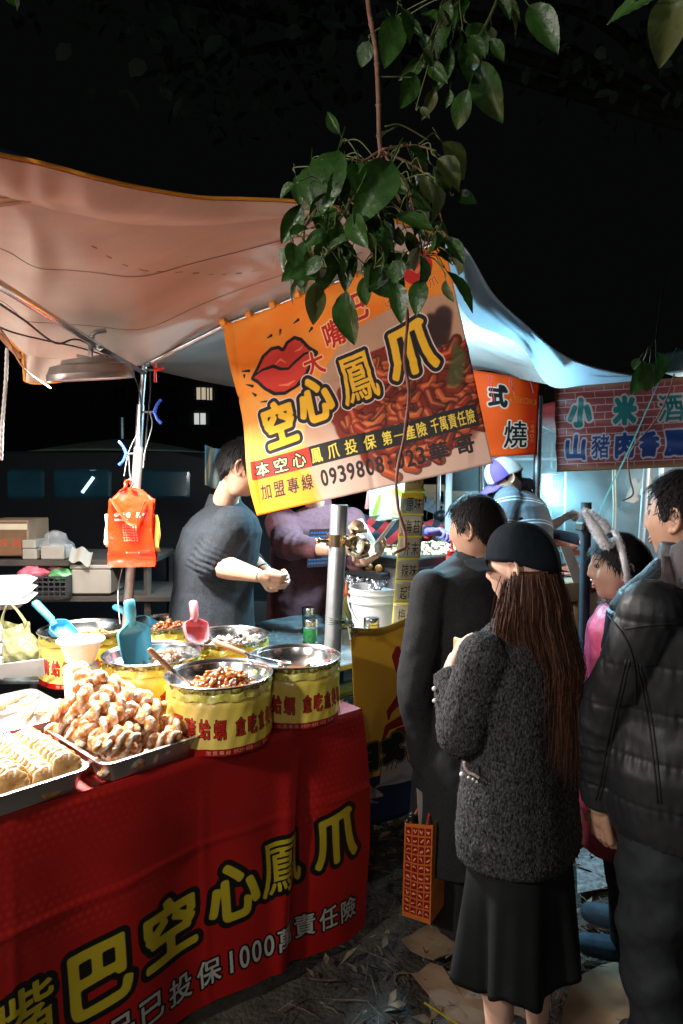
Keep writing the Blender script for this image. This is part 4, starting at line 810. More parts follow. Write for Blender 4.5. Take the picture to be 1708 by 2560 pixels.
def head_mb(c, R, s, ears=True):
    mb = MB()
    def fn(u, v):
        a = 2*pi*u; b = pi*(1-v); d = np.array([math.sin(b)*math.sin(a), -math.sin(b)*math.cos(a), math.cos(b)]); return tuple(c+s*(R@head_fn(d)))
    # vectorised
    nu, nv = 84, 64; u = np.linspace(0, 2*pi, nu, endpoint=False); b = np.linspace(0, pi, nv+1)
    A, B_ = np.meshgrid(u, b); d = np.stack([np.sin(B_)*np.sin(A), -np.sin(B_)*np.cos(A), np.cos(B_)], -1); P = head_fn(d).reshape(-1, 3)
    f = []
    for j in range(nv):
        for i in range(nu): f.append((j*nu+i, (j+1)*nu+i, (j+1)*nu+(i+1) % nu, j*nu+(i+1) % nu))
    mb.add(c+s*(P@R.T), f)
    if ears:
        for sg in (-1, 1):
            def E_(x, y, z): return c+s*(R@np.array([sg*x, y, z]))
            P = [E_(.070, .004, .014), E_(.080, -.004, .030), E_(.086, -.020, .030), E_(.087, -.028, .012), E_(.082, -.024, -.010), E_(.074, -.010, -.026), E_(.069, .0, -.028)]
            mb.tube(cat(P, 4), s*.0052, 8); mb.ball(E_(.072, -.010, .0), s*np.array([.006, .020, .026]), 12, 8, R); mb.ball(E_(.073, -.003, -.026), s*.0075, 10, 6)
            mb.tube([E_(.078, -.015, .022), E_(.080, -.018, .002), E_(.075, -.008, -.010)], s*.004, 6)
    return mb
def hairline(az, style):
    if style == 'man': X = [0, 45, 66, 80, 92, 112, 125, 180]; Yv = [.60, .55, .40, -.06, .22, .10, -.35, -.66]
    elif style == 'bob': X = [0, 35, 60, 80, 95, 110, 130, 180]; Yv = [.52, .50, .30, .0, .12, -.1, -.8, -.98]
    else: X = [0, 40, 62, 80, 95, 112, 128, 180]; Yv = [.56, .50, .40, .05, .30, .22, -.25, -.72]
    return np.interp(az, X, Yv)
def hair(parent, c, R, s, m, style='man', n=1500, thick=.10, seed=0, length=.05, label=None, lift=.0):
    nu, nv = 96, 60; u = np.linspace(0, 2*pi, nu, endpoint=False); b = np.linspace(0, pi, nv+1)
    def surf(d, k=1.0):
        P = head_fn(d); az = np.degrees(np.arccos(np.clip(d[..., 1]/np.maximum(1e-6, np.hypot(d[..., 0], d[..., 1])), -1, 1)))
        e = d[..., 2]-hairline(az, style); m_ = np.clip(e*7+.5, 0, 1); m_ = m_*m_*(3-2*m_)
        base = np.stack([.074*d[..., 0], .096*d[..., 1], .112*d[..., 2]], -1); base = np.where((d[..., 2] < 0)[..., None], P, base)
        return P*.95*(1-m_)[..., None]+m_[..., None]*(base*(1+thick*k)+d*.004), m_
    A, B_ = np.meshgrid(u, b); d = np.stack([np.sin(B_)*np.sin(A), -np.sin(B_)*np.cos(A), np.cos(B_)], -1); P, m_ = surf(d); P = P.reshape(-1, 3)
    P = P*(1+.012*vnoise(P, 90, seed)*m_.ravel())[:, None]
    f = []
    for j in range(nv):
        for i in range(nu): f.append((j*nu+i, (j+1)*nu+i, (j+1)*nu+(i+1) % nu, j*nu+(i+1) % nu))
    mb = MB(); mb.add(c+s*(P@R.T), f)
    rn = np.random.default_rng(seed); cr = np.array([.25, -.45, .85]); cr /= np.linalg.norm(cr)
    V_ = []; F = []; k0 = 0
    for i in range(n):
        d0 = rn.normal(0, 1, 3); d0[2] = abs(d0[2])*1.0-.25; d0 /= np.linalg.norm(d0); az = math.degrees(math.acos(max(-1, min(1, d0[1]/max(1e-6, math.hypot(d0[0], d0[1]))))))
        if d0[2] < hairline(az, style)+.02: continue
        g = d0-cr*np.dot(d0, cr); g /= np.linalg.norm(g)+1e-6; g = g+np.array([0, 0, -.6])+rn.normal(0, .16, 3); steps = 7; L_ = length*rn.uniform(.6, 1.3)/.1; rows = []
        dd = d0.copy(); 
        for k in range(steps):
            Q, _ = surf(dd, 1.0); rise = (.002+.006*rn.random()*(k/steps)+lift*k/steps)
            base = dd*np.array([.074, .096, .112])*(1+thick)+dd*(.004+rise) if k < 99 else Q
            rows.append(base); dd = dd+(g-dd*np.dot(g, dd))*(L_/steps); dd /= np.linalg.norm(dd)
        rows = np.array(rows); t = rows[-1]-rows[0]; sd = np.cross(t, rows[3]); sd /= np.linalg.norm(sd)+1e-9; wd = rn.uniform(.0010, .0026)
        for k in range(steps): w_ = wd*(1-(k/(steps-1))**2*.9); V_ += [rows[k]-sd*w_, rows[k]+sd*w_]
        F += [(k0+2*k, k0+2*k+1, k0+2*k+3, k0+2*k+2) for k in range(steps-1)]; k0 += 2*steps
    if V_: mb.add(c+s*(np.array(V_)@R.T), F)
    return obj('hair', mb, m, parent, sharp=0, label=label)
def face(parent, c, R, s=1.0, lipc=(.50, .17, .14), sides=(-1, 1)):
    def E_(d, k=0):
        d = np.array(d, float); d /= np.linalg.norm(d); p = head_fn(d[None])[0]; return c+s*(R@(p+d*k))
    mb = MB()
    for sg in sides: mb.tube([E_((sg*(.18+.26*q), .93-.10*q, .27+.05*math.sin(q*2.4)), .0012) for q in np.linspace(0, 1, 7)], [.0012, .0026, .0030, .0028, .0022, .0016, .0008], 6, flat=.5)
    obj('eyebrows', mb, hairb, parent, kind='stuff')
    for sg in sides:
        mb = MB(); mb.ball(E_((sg*.34, .92, .10), -.0072), (.0105*s, .0105*s, .0060*s), 14, 10, R); o = obj('eye', mb, mat('eye_white', (.26, .21, .19), .3), parent)
        mb = MB(); mb.ball(E_((sg*.34, .92, .10), .0012), (.0050*s, .0028*s, .0050*s), 10, 8, R); obj('iris', mb, mat('iris', (.02, .012, .008), .15), o)
        mb = MB(); mb.tube([E_((sg*(.20+.29*q), .93-.09*q, .10+.075*math.sin(q*pi)), .0022) for q in np.linspace(0, 1, 9)], .0019, 6); mb.tube([E_((sg*(.20+.29*q), .93-.09*q, .10-.045*math.sin(q*pi)), .0015) for q in np.linspace(0, 1, 9)], .0010, 5); obj('eyelid', mb, mat('lid_dark', (.10, .05, .04), .6), o)
    mb = MB(); mb.tube([E_((-.24+.48*q, .95, -.475+.012*math.sin(q*3*pi)), -.0010) for q in np.linspace(0, 1, 13)], [.0010+.0034*math.sin(q*pi) for q in np.linspace(0, 1, 13)], 8); mb.tube([E_((-.21+.42*q, .95, -.545-.02*math.sin(q*pi)), -.0010) for q in np.linspace(0, 1, 13)], [.0010+.0040*math.sin(q*pi) for q in np.linspace(0, 1, 13)], 8)
    obj('lips', mb, mat('lips', lipc, .45), parent, kind='stuff')
def hand_mb(wrist, fdir, palmn, side=1, curl=.5, s=1.0, thumb=.5, fan=.06, vox=.0032, forearm=None, fr=(.034, .026)):
    """fdir: direction of the metacarpals, palmn: direction the palm faces, side=+1: thumb on the +cross(palmn,fdir) side"""
    f = np.array(fdir, float); f /= np.linalg.norm(f); n = np.array(palmn, float); n -= f*np.dot(n, f); n /= np.linalg.norm(n); x = np.cross(n, f)*side
    mb = MB(); w0 = np.array(wrist, float)
    if forearm is not None: e = np.array(forearm, float); mb.tube([e, e*.6+w0*.4, w0], [fr[0], fr[0]*.98, fr[1]*.92], 16); mb.ball(e, fr[0], 14, 8)
    mb.cap(w0, w0+f*.03*s, .023*s, .022*s)
    for i, a in enumerate([.030, .011, -.010, -.029]): mb.cap(w0+f*.015*s+x*a*.55*s, w0+f*.085*s*(1-.06*abs(i-1.2)*.5)+x*a*s, .0145*s, .0112*s)
    for i, (a, L_) in enumerate([(.030, .9), (.011, 1.0), (-.010, .93), (-.029, .74)]):
        p = w0+f*(.086-.004*abs(i-1))*s+x*a*s; d = f+x*a*fan*30*.5; d /= np.linalg.norm(d); ang = 0; r = .0092*s
        for k, l in enumerate([.042, .026, .021]):
            ang += curl*[.75, 1.0, .7][k]*(1+.08*i); dd = d*math.cos(ang)+n*math.sin(ang); q = p+dd*l*L_*s; mb.cap(p, q, r, r*.9, 10); r *= .9; p = q
    p = w0+f*.022*s+x*.022*s; d = f*.62+x*.75+n*.25*thumb; d /= np.linalg.norm(d)
    for k, (l, r) in enumerate([(.040, .0135), (.030, .0108), (.026, .0095)]):
        q = p+d*l*s; mb.cap(p, q, r*s, r*.88*s, 10); p = q; d = d+(f*.35-x*.35+n*.55)*thumb; d /= np.linalg.norm(d)
    return remesh(mb, vox, 2)
class Fig:
    """a figure standing at (x,y), facing fwd, height H; local frame (right, forward, up) in metres for H=1.7"""
    def __init__(s, x, y, fwd, H, lean=0, side=0, build=1.0, z0=0, twist=0):
        f = np.array([fwd[0], fwd[1], 0.]); f /= np.linalg.norm(f); s.R = np.stack([np.cross(f, Zv), f, Zv], 1); s.o = np.array([x, y, z0]); s.k = H/1.7; s.lean = lean; s.side = side; s.b = build
    def warp(s, p):
        p = np.array(p, float); z = p[..., 2]; t = np.clip((z-.92)/.5, 0, 1.0); a = s.lean*t*.5; b = s.side*t*.5; h = np.maximum(z-.92, 0)
        q = p.copy(); q[..., 1] = p[..., 1]+h*np.sin(a*1.0); q[..., 0] = p[..., 0]+h*np.sin(b); q[..., 2] = np.minimum(z, .92)+h*np.cos(a)*np.cos(b); return q
    def L(s, p, warp=True): p = np.array(p, float); p = s.warp(p) if warp else p; return s.o+(p*s.k)@s.R.T
    def loft(s, levels, n=28, warp=True):      # levels: (z, rx, ry, cx, cy)
        mb = MB(); th = np.linspace(0, 2*pi, n, endpoint=False); v = []
        for lv in levels:
            z, rx, ry = lv[:3]; cx, cy = (lv[3], lv[4]) if len(lv) > 3 else (0, 0)
            c, q = np.cos(th), np.sin(th); v.append(np.stack([cx+rx*np.sign(c)*np.abs(c)**.85, cy+ry*np.sign(q)*np.abs(q)**.85, np.full(n, z)], 1))
        v = s.L(np.concatenate(v), warp); f = []; k = len(levels)
        for i in range(k-1):
            for j in range(n): f.append((i*n+j, i*n+(j+1) % n, (i+1)*n+(j+1) % n, (i+1)*n+j))
        f.append(tuple(range(n))[::-1]); f.append(tuple(range((k-1)*n, k*n))); mb.add(v, f); return mb
def merge(*ms):
    r = MB()
    for m in ms: r.add(*m.arrays())
    return r
def torso_levels(b=1.0, x=0, hem=.80, flare=0, sh=1.0):
    L_ = [(hem, (.175+flare)*b+x, (.125+flare)*b+x)] if hem < .80 else []
    return L_+[(max(hem, .80), (.170+flare*.4)*b+x, (.120+flare*.4)*b+x), (.95, .168*b+x, .122*b+x), (1.08, .150*b+x, .112*b+x), (1.22, .165*b+x, .122*b+x), (1.33, .172*sh*b+x, .112*b+x), (1.385, .155*sh*b+x*.9, .092*b+x*.7), (1.42, .095*b+x*.5, .070*b+x*.4), (1.455, .058+x*.2, .056+x*.2), (1.50, .05, .052)]
def body(fig, hc, hR, hs, arms, skinm, legs=True, hands=(), feet=True):
    """one body mesh: head, neck, torso, arms, legs; fine islands for head and hands"""
    b = fig.loft(torso_levels(fig.b*.86)); k = fig.k
    nb = fig.L((0, -.015, 1.42)); b.tube([nb, (nb+hc)/2+hR@np.array([0, -.012, -.03])*hs, hc+hR@np.array([0, -.018, -.05])*hs], [.058*k, .052*k, .05*k], 16)
    for sh, el, wr in arms: b.tube([sh, (sh+el)/2, el, (el+wr)/2, wr], [.045*k, .043*k, .036*k, .034*k, .024*k], 12); b.ball(sh, .05*k)
    if legs:
        for sg in (-1, 1): b.tube([fig.L((sg*.085, 0, .88)), fig.L((sg*.095, .01, .66)), fig.L((sg*.10, .02, .47)), fig.L((sg*.10, -.01, .33)), fig.L((sg*.10, -.02, .09))], np.array([.082, .068, .050, .050, .033])*k, 14); b.cap(fig.L((sg*.10, -.03, .045)), fig.L((sg*.115, .12, .03)), .032*k, .028*k)
    B_ = remesh(b, .011, 2); hm = head_mb(hc, hR, hs); nk = MB(); nk.tube([nb, (nb+hc)/2+hR@np.array([0, -.012, -.03])*hs, hc+hR@np.array([0, -.018, -.04])*hs], [.062*k, .053*k, .048*k], 20)
    H_ = remesh(merge(hm, nk), .0036, 1); return merge(B_, H_, *hands)
def garment(name, parts, m, parent, vox=.008, sm=2, amp=.004, freq=14, seed=0, fn=None, label=None):
    def dfn(v, n):
        w = vnoise(v*np.array([1, 1, .45]), freq, seed); w2 = vnoise(v, freq*2.6, seed+3); v = v+n*(amp*w+amp*.35*w2)[:, None]
        return fn(v, n) if fn else v
    return obj(name, remesh(merge(*parts), vox, sm, dfn), m, parent, sharp=0, label=label)
def sleeve(sh, el, wr, r0, r1, r2, n=16, folds=0):
    mb = MB(); P = cat([sh, sh*.5+el*.5, el, el*.5+wr*.5, wr], 8); k = len(P); R_ = np.interp(np.linspace(0, 1, k), [0, .25, .5, .75, 1], [r0, (r0+r1)/2, r1, (r1+r2)/2, r2])
    if folds: R_ = R_+folds*np.sin(np.arange(k)*2.2)*np.exp(-((np.linspace(0, 1, k)-.55)/.22)**2)
    mb.tube(P, R_, n); mb.ball(sh, r0*1.02, 16, 10); return mb
def trousers(fig, r=1.0, hem=.06):
    ms = [fig.loft([(.74, .12, .10), (.84, .165*fig.b, .12*fig.b), (.97, .16*fig.b, .115*fig.b), (1.02, .15*fig.b, .108*fig.b)])]
    for sg in (-1, 1):
        q = MB(); q.tube([fig.L((sg*.085, 0, .88)), fig.L((sg*.095, .008, .66)), fig.L((sg*.10, .02, .46)), fig.L((sg*.10, -.01, .28)), fig.L((sg*.10, -.015, hem))], np.array([.098, .084, .068, .066, .060])*fig.k*r, 18); ms.append(q)
    return ms
def shoes(fig, m, parent, name='shoe', hh=.07, label=None):
    for sg in (-1, 1):
        q = MB(); q.cap(fig.L((sg*.10, -.045, .04)), fig.L((sg*.105, .06, .045)), .042*fig.k, .044*fig.k); q.cap(fig.L((sg*.105, .05, .036)), fig.L((sg*.118, .155, .030)), .040*fig.k, .034*fig.k)
        q.tube([fig.L((sg*.10, -.03, .05)), fig.L((sg*.10, -.028, .05+hh))], [.044*fig.k, .046*fig.k], 16); r = remesh(q, .006, 2); r.v = [np.maximum(v, [-99, -99, .004]) for v in r.v]; obj(name, r, m, parent, sharp=0, label=label)
def hframe(fwd, pitch=0, roll=0):
    f = np.array([fwd[0], fwd[1], 0.]); f /= np.linalg.norm(f); x = np.cross(f, Zv); R = np.stack([x, f, Zv], 1); return R@np.array(Matrix.Rotation(pitch, 3, 'X'))@np.array(Matrix.Rotation(roll, 3, 'Y'))
def collar(fig, m, parent, r=.07, h=.05, name='collar', z=1.43, cy=-.012, lean=.012, label=None, th=.006):
    mb = MB(); k = fig.k
    def fn(u, v): a = 2*pi*u; rr_ = (r+lean*(1-v)); return tuple(fig.L((rr_*1.05*math.cos(a), cy+rr_*math.sin(a), z+h*v-.012*math.sin(a))))
    mb.grid(fn, 40, 6, thick=th*k); return obj(name, mb, m, parent, sharp=0, label=label)
# ---------------------------------------------------------------- 1 man in the long black coat
wool = mat('black_wool', (.020, .021, .023), .85, var=.35, vscale=180, bump=.35, bscale=500, dist=.001, spec=.25)
F = Fig(.475, 2.42, (-.45, .89), 1.60, lean=.06, build=1.12); hc = W(1190, 1326, 2.40); hR = hframe((-.80, .60), -.12); t = thing('person', 'person with short black hair in a long black wool coat holding an orange shopping bag', 'person', F.o)
shL, elL, wrL = F.L((-.20, -.01, 1.345)), W(1040, 1722, 2.32), W(1066, 1930, 2.36); shR, elR, wrR = F.L((.185, -.01, 1.345)), F.L((.25, .0, 1.08), 0), F.L((.2, .2, 1.0), 0)
h1 = hand_mb(wrL, (.12, .05, -1), (1, .2, 0), 1, .95, .95, forearm=elL*.3+wrL*.7)
obj('body', body(F, hc, hR, 1.0, [(shL, elL, wrL), (shR, elR, wrR)], skin, hands=[h1]), skin, t, sharp=0)
def coatf(v, n):
    z = v[:, 2]; return v
garment('coat', [F.loft(torso_levels(1.08, .018, .30, .045, 1.06)), sleeve(shL-np.array([0, 0, .005]), elL, wrL+np.array([0, 0, .02]), .068, .062, .050), sleeve(shR, elR, wrR, .068, .062, .05)], wool, t, .008, 3, .0075, 8, 1)
collar(F, wool, t, .066, .055, z=1.415)
garment('trousers', trousers(F, .98, .03), mat('dark_trousers', (.018, .018, .02), .8, bump=.2, bscale=300), t, .01, 2)
shoes(F, mat('shoe_black', (.02, .02, .02), .3), t)
hair(t, hc, hR, 1.0, hairb, 'man', 2600, .13, 3, .055, lift=.004)
# the bag he holds
pr = Print(300, 560, (.78, .42, .17))
for i in range(4):
    for j in range(10):
        x0, y0 = 18+70*i, 30+52*j; M = pr.rect(x0, y0, x0+58, y0+42); pr.put(M, (.52, .08, .07)); rn = random.Random(i*31+j)
        P = [(x0+10+rn.uniform(0, 10), y0+10+rn.uniform(0, 20)), (x0+29, y0+rn.uniform(12, 30)), (x0+48-rn.uniform(0, 10), y0+10+rn.uniform(0, 20))]; pr.put(pr.line(P, [rn.uniform(3, 7), rn.uniform(3, 9), rn.uniform(2, 6)]), (.90, .62, .45))
bagm = printmat('shopping_bag_print', pr, .42, .4, 30, dirt=.15, dist=.004)
bc = wrL+np.array([.0, -.02, -.13]); t = thing('shopping_bag', 'orange paper shopping bag printed with a grid of small red pictures, hanging from a hand', 'bag', W(1050, 2270, 2.36))
ba, bb, bd, be = W(1012, 2058, 2.30), W(1082, 2064, 2.22), W(1076, 2312, 2.22), W(1005, 2288, 2.32); dp = np.array([.075, .19, .0])
mb = MB(); mb.grid(lambda u, v: tuple(be*(1-u)*(1-v)+bd*u*(1-v)+bb*u*v+ba*(1-u)*v+np.array([0, -.012, 0])*math.sin(pi*u)*math.sin(pi*v)), 10, 16, thick=.001); obj('printed_side', mb, bagm, t)
orm = mat('orange_bag', (.62, .20, .04), .5, var=.25, vscale=12, bump=.5, bscale=20, dist=.006)
for nm, P in [('side', (bd, bd+dp*.55+np.array([.02, 0, 0]), bb+dp*.55+np.array([.02, 0, 0]), bb)), ('side', (be+dp, be, ba, ba+dp)), ('back_side', (bd+dp*.55+np.array([.02, 0, 0]), be+dp, ba+dp, bb+dp*.55+np.array([.02, 0, 0]))), ('bottom', (be, be+dp, bd+dp*.55, bd))]:
    mb = MB(); mb.grid(lambda u, v: tuple(P[0]*(1-u)*(1-v)+P[1]*u*(1-v)+P[2]*u*v+P[3]*(1-u)*v), 6, 8, thick=.001); obj(nm, mb, orm, t)
for (a, b_, dx) in [(ba, bb, 0), (ba+dp, bb+dp*.6, .02)]:
    mb = MB(); p, q = a*.8+b_*.2, a*.2+b_*.8; top_ = wrL+np.array([.01+dx*.3, 0, -.085]); mb.tube(cat([p, p*.35+top_*.65+np.array([-.008, 0, 0]), top_, q*.35+top_*.65+np.array([.008, 0, 0]), q], 6), .004, 6); obj('handle', mb, mat('red_cord', (.55, .05, .03), .6), t)
mb = MB(); mb.cap(W(1036, 2075, 2.30), W(1028, 2042, 2.30), .017, .015); obj_ = obj('umbrella_handle', mb, mat('black_plastic', (.015, .015, .015), .25)); tag(obj_, 'black rounded umbrella handle poking out of the orange shopping bag', 'umbrella')
mb = MB(); mb.grid(lambda u, v: tuple(W(1048+40*u-6*v, 2062-92*v*(1-.35*u), 2.30+.04*u)), 5, 6, thick=.001); tag(obj('paper_parcel', mb, mat('parcel_white', (.65, .58, .52), .6)), 'white wrapped parcel edge sticking out of the orange shopping bag', 'parcel')
# ---------------------------------------------------------------- 2 woman in cap and boucle coat
bou = mat('boucle', (.009, .0095, .010), .95, var=.9, vscale=190, c2=(.085, .085, .09), bump=1, bscale=240, dist=.005, detail=2, spec=.2, stretch=(1, 1, .55))
F = Fig(.475, 1.80, (-.66, .75), 1.50, lean=.0, build=.95); hc = W(1302, 1424, 1.80); hR = hframe((-.80, .60), -.06)
t = thing('person', 'person with long brown hair under a dark baseball cap, in grey boucle coat', 'person', F.o); WOM = t
shL, elL, wrL = F.L((-.18, .0, 1.35)), W(1155, 1830, 1.74), W(1128, 1668, 1.84); shR, elR, wrR = F.L((.18, -.0, 1.35)), F.L((.25, .0, 1.06), 0), F.L((.14, .22, 1.10), 0)
h1 = hand_mb(wrL, (.28, .12, .62), (.5, -.1, -.4), -1, .75, .86, thumb=.5, forearm=elL*.25+wrL*.75); h2 = hand_mb(wrR, (-.8, .3, .3), (0, .3, .8), 1, .5, .8)
obj('body', body(F, hc, hR, .93, [(shL, elL, wrL), (shR, elR, wrR)], skinf, hands=[h1, h2]), skinf, t, sharp=0)
ct = garment('coat', [F.loft([(.725, .200, .160), (.76, .205, .165)]+torso_levels(1.02, .026, .80, .03, .98)), sleeve(shL, elL, wrL-np.array([0, 0, .015]), .066, .068, .050), sleeve(shR, elR, wrR, .066, .062, .05)], bou, t, .007, 3, .004, 12, 5,
    fn=lambda v, n: v+n*(.0018*vnoise(v, 420, 2)+.0012*vnoise(v, 900, 4))[:, None])
# short fuzz standing off the coat
V0, _f = np.array([p.co[:] for p in ct.data.vertices]), None; N0 = np.array([p.normal[:] for p in ct.data.vertices]); mb = MB(); idx = RNG.choice(len(V0), 9000); vv = []; ff = []
for k, i in enumerate(idx):
    p = V0[i]+wloc(ct); d = N0[i]*.6+RNG.normal(0, .45, 3); d /= np.linalg.norm(d)+1e-6; s_ = np.cross(d, RNG.normal(0, 1, 3)); s_ /= np.linalg.norm(s_)+1e-6; L_ = RNG.uniform(.002, .006); vv += [p-s_*.0006, p+s_*.0006, p+d*L_]; ff.append((3*k, 3*k+1, 3*k+2))
mb.add(vv, ff); obj('fuzz', mb, mat('boucle_fuzz', (.10, .10, .10), .9, var=.7, vscale=90, c2=(.16, .16, .16)), t, kind='stuff', sharp=0)
def skirtf(u, v):
    a = 2*pi*u; z = .78-.405*v; r = 1+v*(.13*math.sin(a*5+.8+v*.4)+.07*math.sin(a*9+2)+.03*math.sin(a*17)); k = .152+.030*v; return tuple(F.L((k*1.12*r*math.cos(a), k*.88*r*math.sin(a)-.01, z+.018*v*math.sin(a*5+2)), 0))
mb = MB(); mb.grid(skirtf, 110, 24, thick=.003); obj('skirt', mb, mat('black_skirt', (.012, .013, .014), .8, var=.25, bump=.3, bscale=600, spec=.15), t, sharp=0)
shoes(F, MATS['shoe_black'], t)
mb = MB(); P = [W(1160+x, y, 1.66-x*.0003) for x, y in [(0, 1905), (4, 1922), (14, 1932), (26, 1937), (38, 1945)]]; mb.tube(cat(P, 5), .0035, 6); obj('pocket_trim', mb, mat('trim_beige', (.62, .48, .42), .8, bump=1, bscale=300), t)
for k, q in enumerate([W(1155, 1936, 1.655), W(1172, 1944, 1.655), W(1183, 1949, 1.655), W(1192, 1955, 1.655), W(1086, 1722, 1.79), W(1087, 1752, 1.77)]):
    mb = MB(); mb.ball(q, .0065 if k > 3 or k == 0 else .004, 8, 6); obj('pearl_button', mb, mat('pearl', (.75, .68, .66), .2), t)
# cap
def capf(c, R, s, m, parent, brimm=None, strap=True, panels=6):
    def CP(p): return c+s*(R@np.array(p))
    mb = MB()
    def fn(u, v):
        a = 2*pi*u; b = v*pi*.5; seam = 1-.012*math.exp(-((((a*panels/(2*pi)) % 1)-.5)**2)/.0006) if v > .02 else 1
        r = math.cos(b)**.72; z = .018+.100*math.sin(b)**.95
        zz = z-.034*(1-v)*(-math.sin(a) > 0)*abs(math.sin(a)); return tuple(CP((.087*r*math.cos(a)*seam, -.006+(.104 if math.sin(a) < 0 else .100)*r*math.sin(a)*seam, zz-(.008*math.sin(v*5)*0))))
    mb.grid(fn, 72, 18, thick=.003); r = obj('cap', mb, m, parent, sharp=0)
    mb = MB()
    def bf(u, v): a = (u-.5)*2; w_ = .078*a*(1-.16*v); y = .088*math.sqrt(max(0, 1-(a*.86)**2))+.078*v*math.sqrt(max(0, 1-(a*.9)**2)); return tuple(CP((w_, y, .016+.004*v-.026*a*a-.012*v*v)))
    mb.grid(bf, 20, 10, thick=-.003); obj('brim', mb, brimm or m, r, sharp=0)
    mb = MB(); mb.ball(CP((0, -.006, .127)), (.007, .007, .004), 10, 6); obj('button', mb, m, r)
    return r, CP
capm = mat('cap_navy', (.007, .012, .018), .85, spec=.15, var=.2, vscale=40, bump=.25, bscale=500)
cr, CP = capf(hc+hR@np.array([0, 0, .012]), hR, .97, capm, t)
mb = MB(); mb.tube([CP((-.05, -.088, -.012)), CP((0, -.105, -.018)), CP((.05, -.088, -.012))], .008, 6, flat=.25); mb.tube([CP((.03, -.10, -.016)), CP((.075, -.100, -.024))], .009, 6, flat=.3); obj('strap', mb, mat('strap_black', (.01, .01, .01), .5), cr)
# long hair
mb = MB(); rn = np.random.default_rng(9)
def lock(a, out, ln, wv, wd, start_z=-.01):
    s0 = hc+.93*hR@np.array([.080*math.sin(a), -.098*math.cos(a), start_z]); dirn = hR@np.array([math.sin(a), -math.cos(a), 0]); P = []
    ns = 15; ph = rn.uniform(0, 6)
    tgt = F.L((.0, -.155, 1.25)); 
    for i in range(ns):
        q = i/(ns-1); z = s0[2]-ln*q; bulge = .028*math.sin(pi*min(1, q*1.6))+out*q; back = max(0, min(1, (s0[2]-.12-z)/.12)); p = s0+dirn*(bulge)+np.array([wv*math.sin(q*7+ph)*q, wv*math.cos(q*6+ph)*q, 0]); p[2] = z
        sb = F.R@np.array([0, -1, 0]); p = p+sb*(.050*back*(1-.3*abs(a)/2)); P.append(p)
    return P
def strands(P, k, spread, wd, V_, F_, col=None):
    for j in range(k):
        o = rn.normal(0, spread, 3); o2 = rn.normal(0, spread*2.2, 3); n_ = len(P); b0 = len(V_); tgn = np.array([rn.normal(), rn.normal(), .0]); tgn /= np.linalg.norm(tgn)+1e-9; w0 = wd*rn.uniform(.6, 1.4)
        for i, p in enumerate(P): q = i/(n_-1); c_ = p+o*(1-q)+o2*q; w_ = w0*(1-q**3*.9); V_ += [c_-tgn*w_, c_+tgn*w_]
        F_ += [(b0+2*i, b0+2*i+1, b0+2*i+3, b0+2*i+2) for i in range(n_-1)]
V_, F_ = [], []
for i in range(1500):
    a = rn.uniform(-1.5, 1.75); ln = rn.uniform(.30, .56)*(1-.22*abs(a)/1.75); strands(lock(a, rn.normal(.0, .012), ln, rn.uniform(.002, .012), .02), 3, .005, .0007, V_, F_)
for i in range(46):      # the loose side by the face
    a = rn.uniform(-1.72, -1.25); P = lock(a, rn.uniform(-.01, .03), rn.uniform(.22, .36), .016, .02, -.03); strands(P, 14, .008, .0008, V_, F_)
mb.add(V_, F_)
def mass(u, v):
    a = -1.42+3.10*u; s0 = hc+.93*hR@np.array([.078*math.sin(a), -.096*math.cos(a), .0]); dirn = hR@np.array([math.sin(a), -math.cos(a), 0]); z = s0[2]-.44*v*(1-.25*abs(a)/1.6)
    back = max(0, min(1, (s0[2]-.12-z)/.12)); p = s0+dirn*(.022*math.sin(pi*min(1, v*1.6))-.006+.0012*math.sin(u*60+v*3)); p[2] = z; return tuple(p+(F.R@np.array([0, -1, 0]))*(.042*back*(1-.3*abs(a)/2)))
mb.grid(mass, 90, 30, thick=.014); obj('hair', mb, hairbr, t, sharp=0)
V_, F_ = [], []; mb = MB()
for i in range(150):
    a = rn.uniform(-1.9, -.9); s0 = hc+.93*hR@np.array([.085*math.sin(a), -.10*math.cos(a), -rn.uniform(.08, .28)]); d = hR@np.array([-.7, rn.uniform(-.2, .5), rn.uniform(-.8, .1)]); L_ = rn.uniform(.03, .09); cu = rn.normal(0, .02, 3)
    P = [s0+d*L_*q+cu*q*q*1.5+np.array([0, 0, -.03*q*q]) for q in np.linspace(0, 1, 8)]; strands(P, 1, 0, .0005, V_, F_)
mb.add(V_, F_); obj('flyaway_hair', mb, hairbr, t, kind='stuff', sharp=0)
mb = MB(); q = wrL+np.array([.035, .03, .005]); mb.box(q, (.012, .07, .13), rotz(.5), .004); tag(obj('phone', mb, mat('phone_case', (.55, .36, .16), .4)), 'tan phone held up in the hand of the person in the dark cap', 'phone')
mb = MB(); mb.grid(lambda u, v: tuple(W(1103+62*u, 1822+34*math.sin(u*1.6)+14*v+6*math.sin(u*9), 1.75-.04*u)), 14, 4, thick=.002); tag(obj('napkin', mb, mat('pale_yellow_paper', (.68, .70, .38), .6), sharp=0), 'pale yellow paper held under the elbow of the grey boucle coat', 'paper')
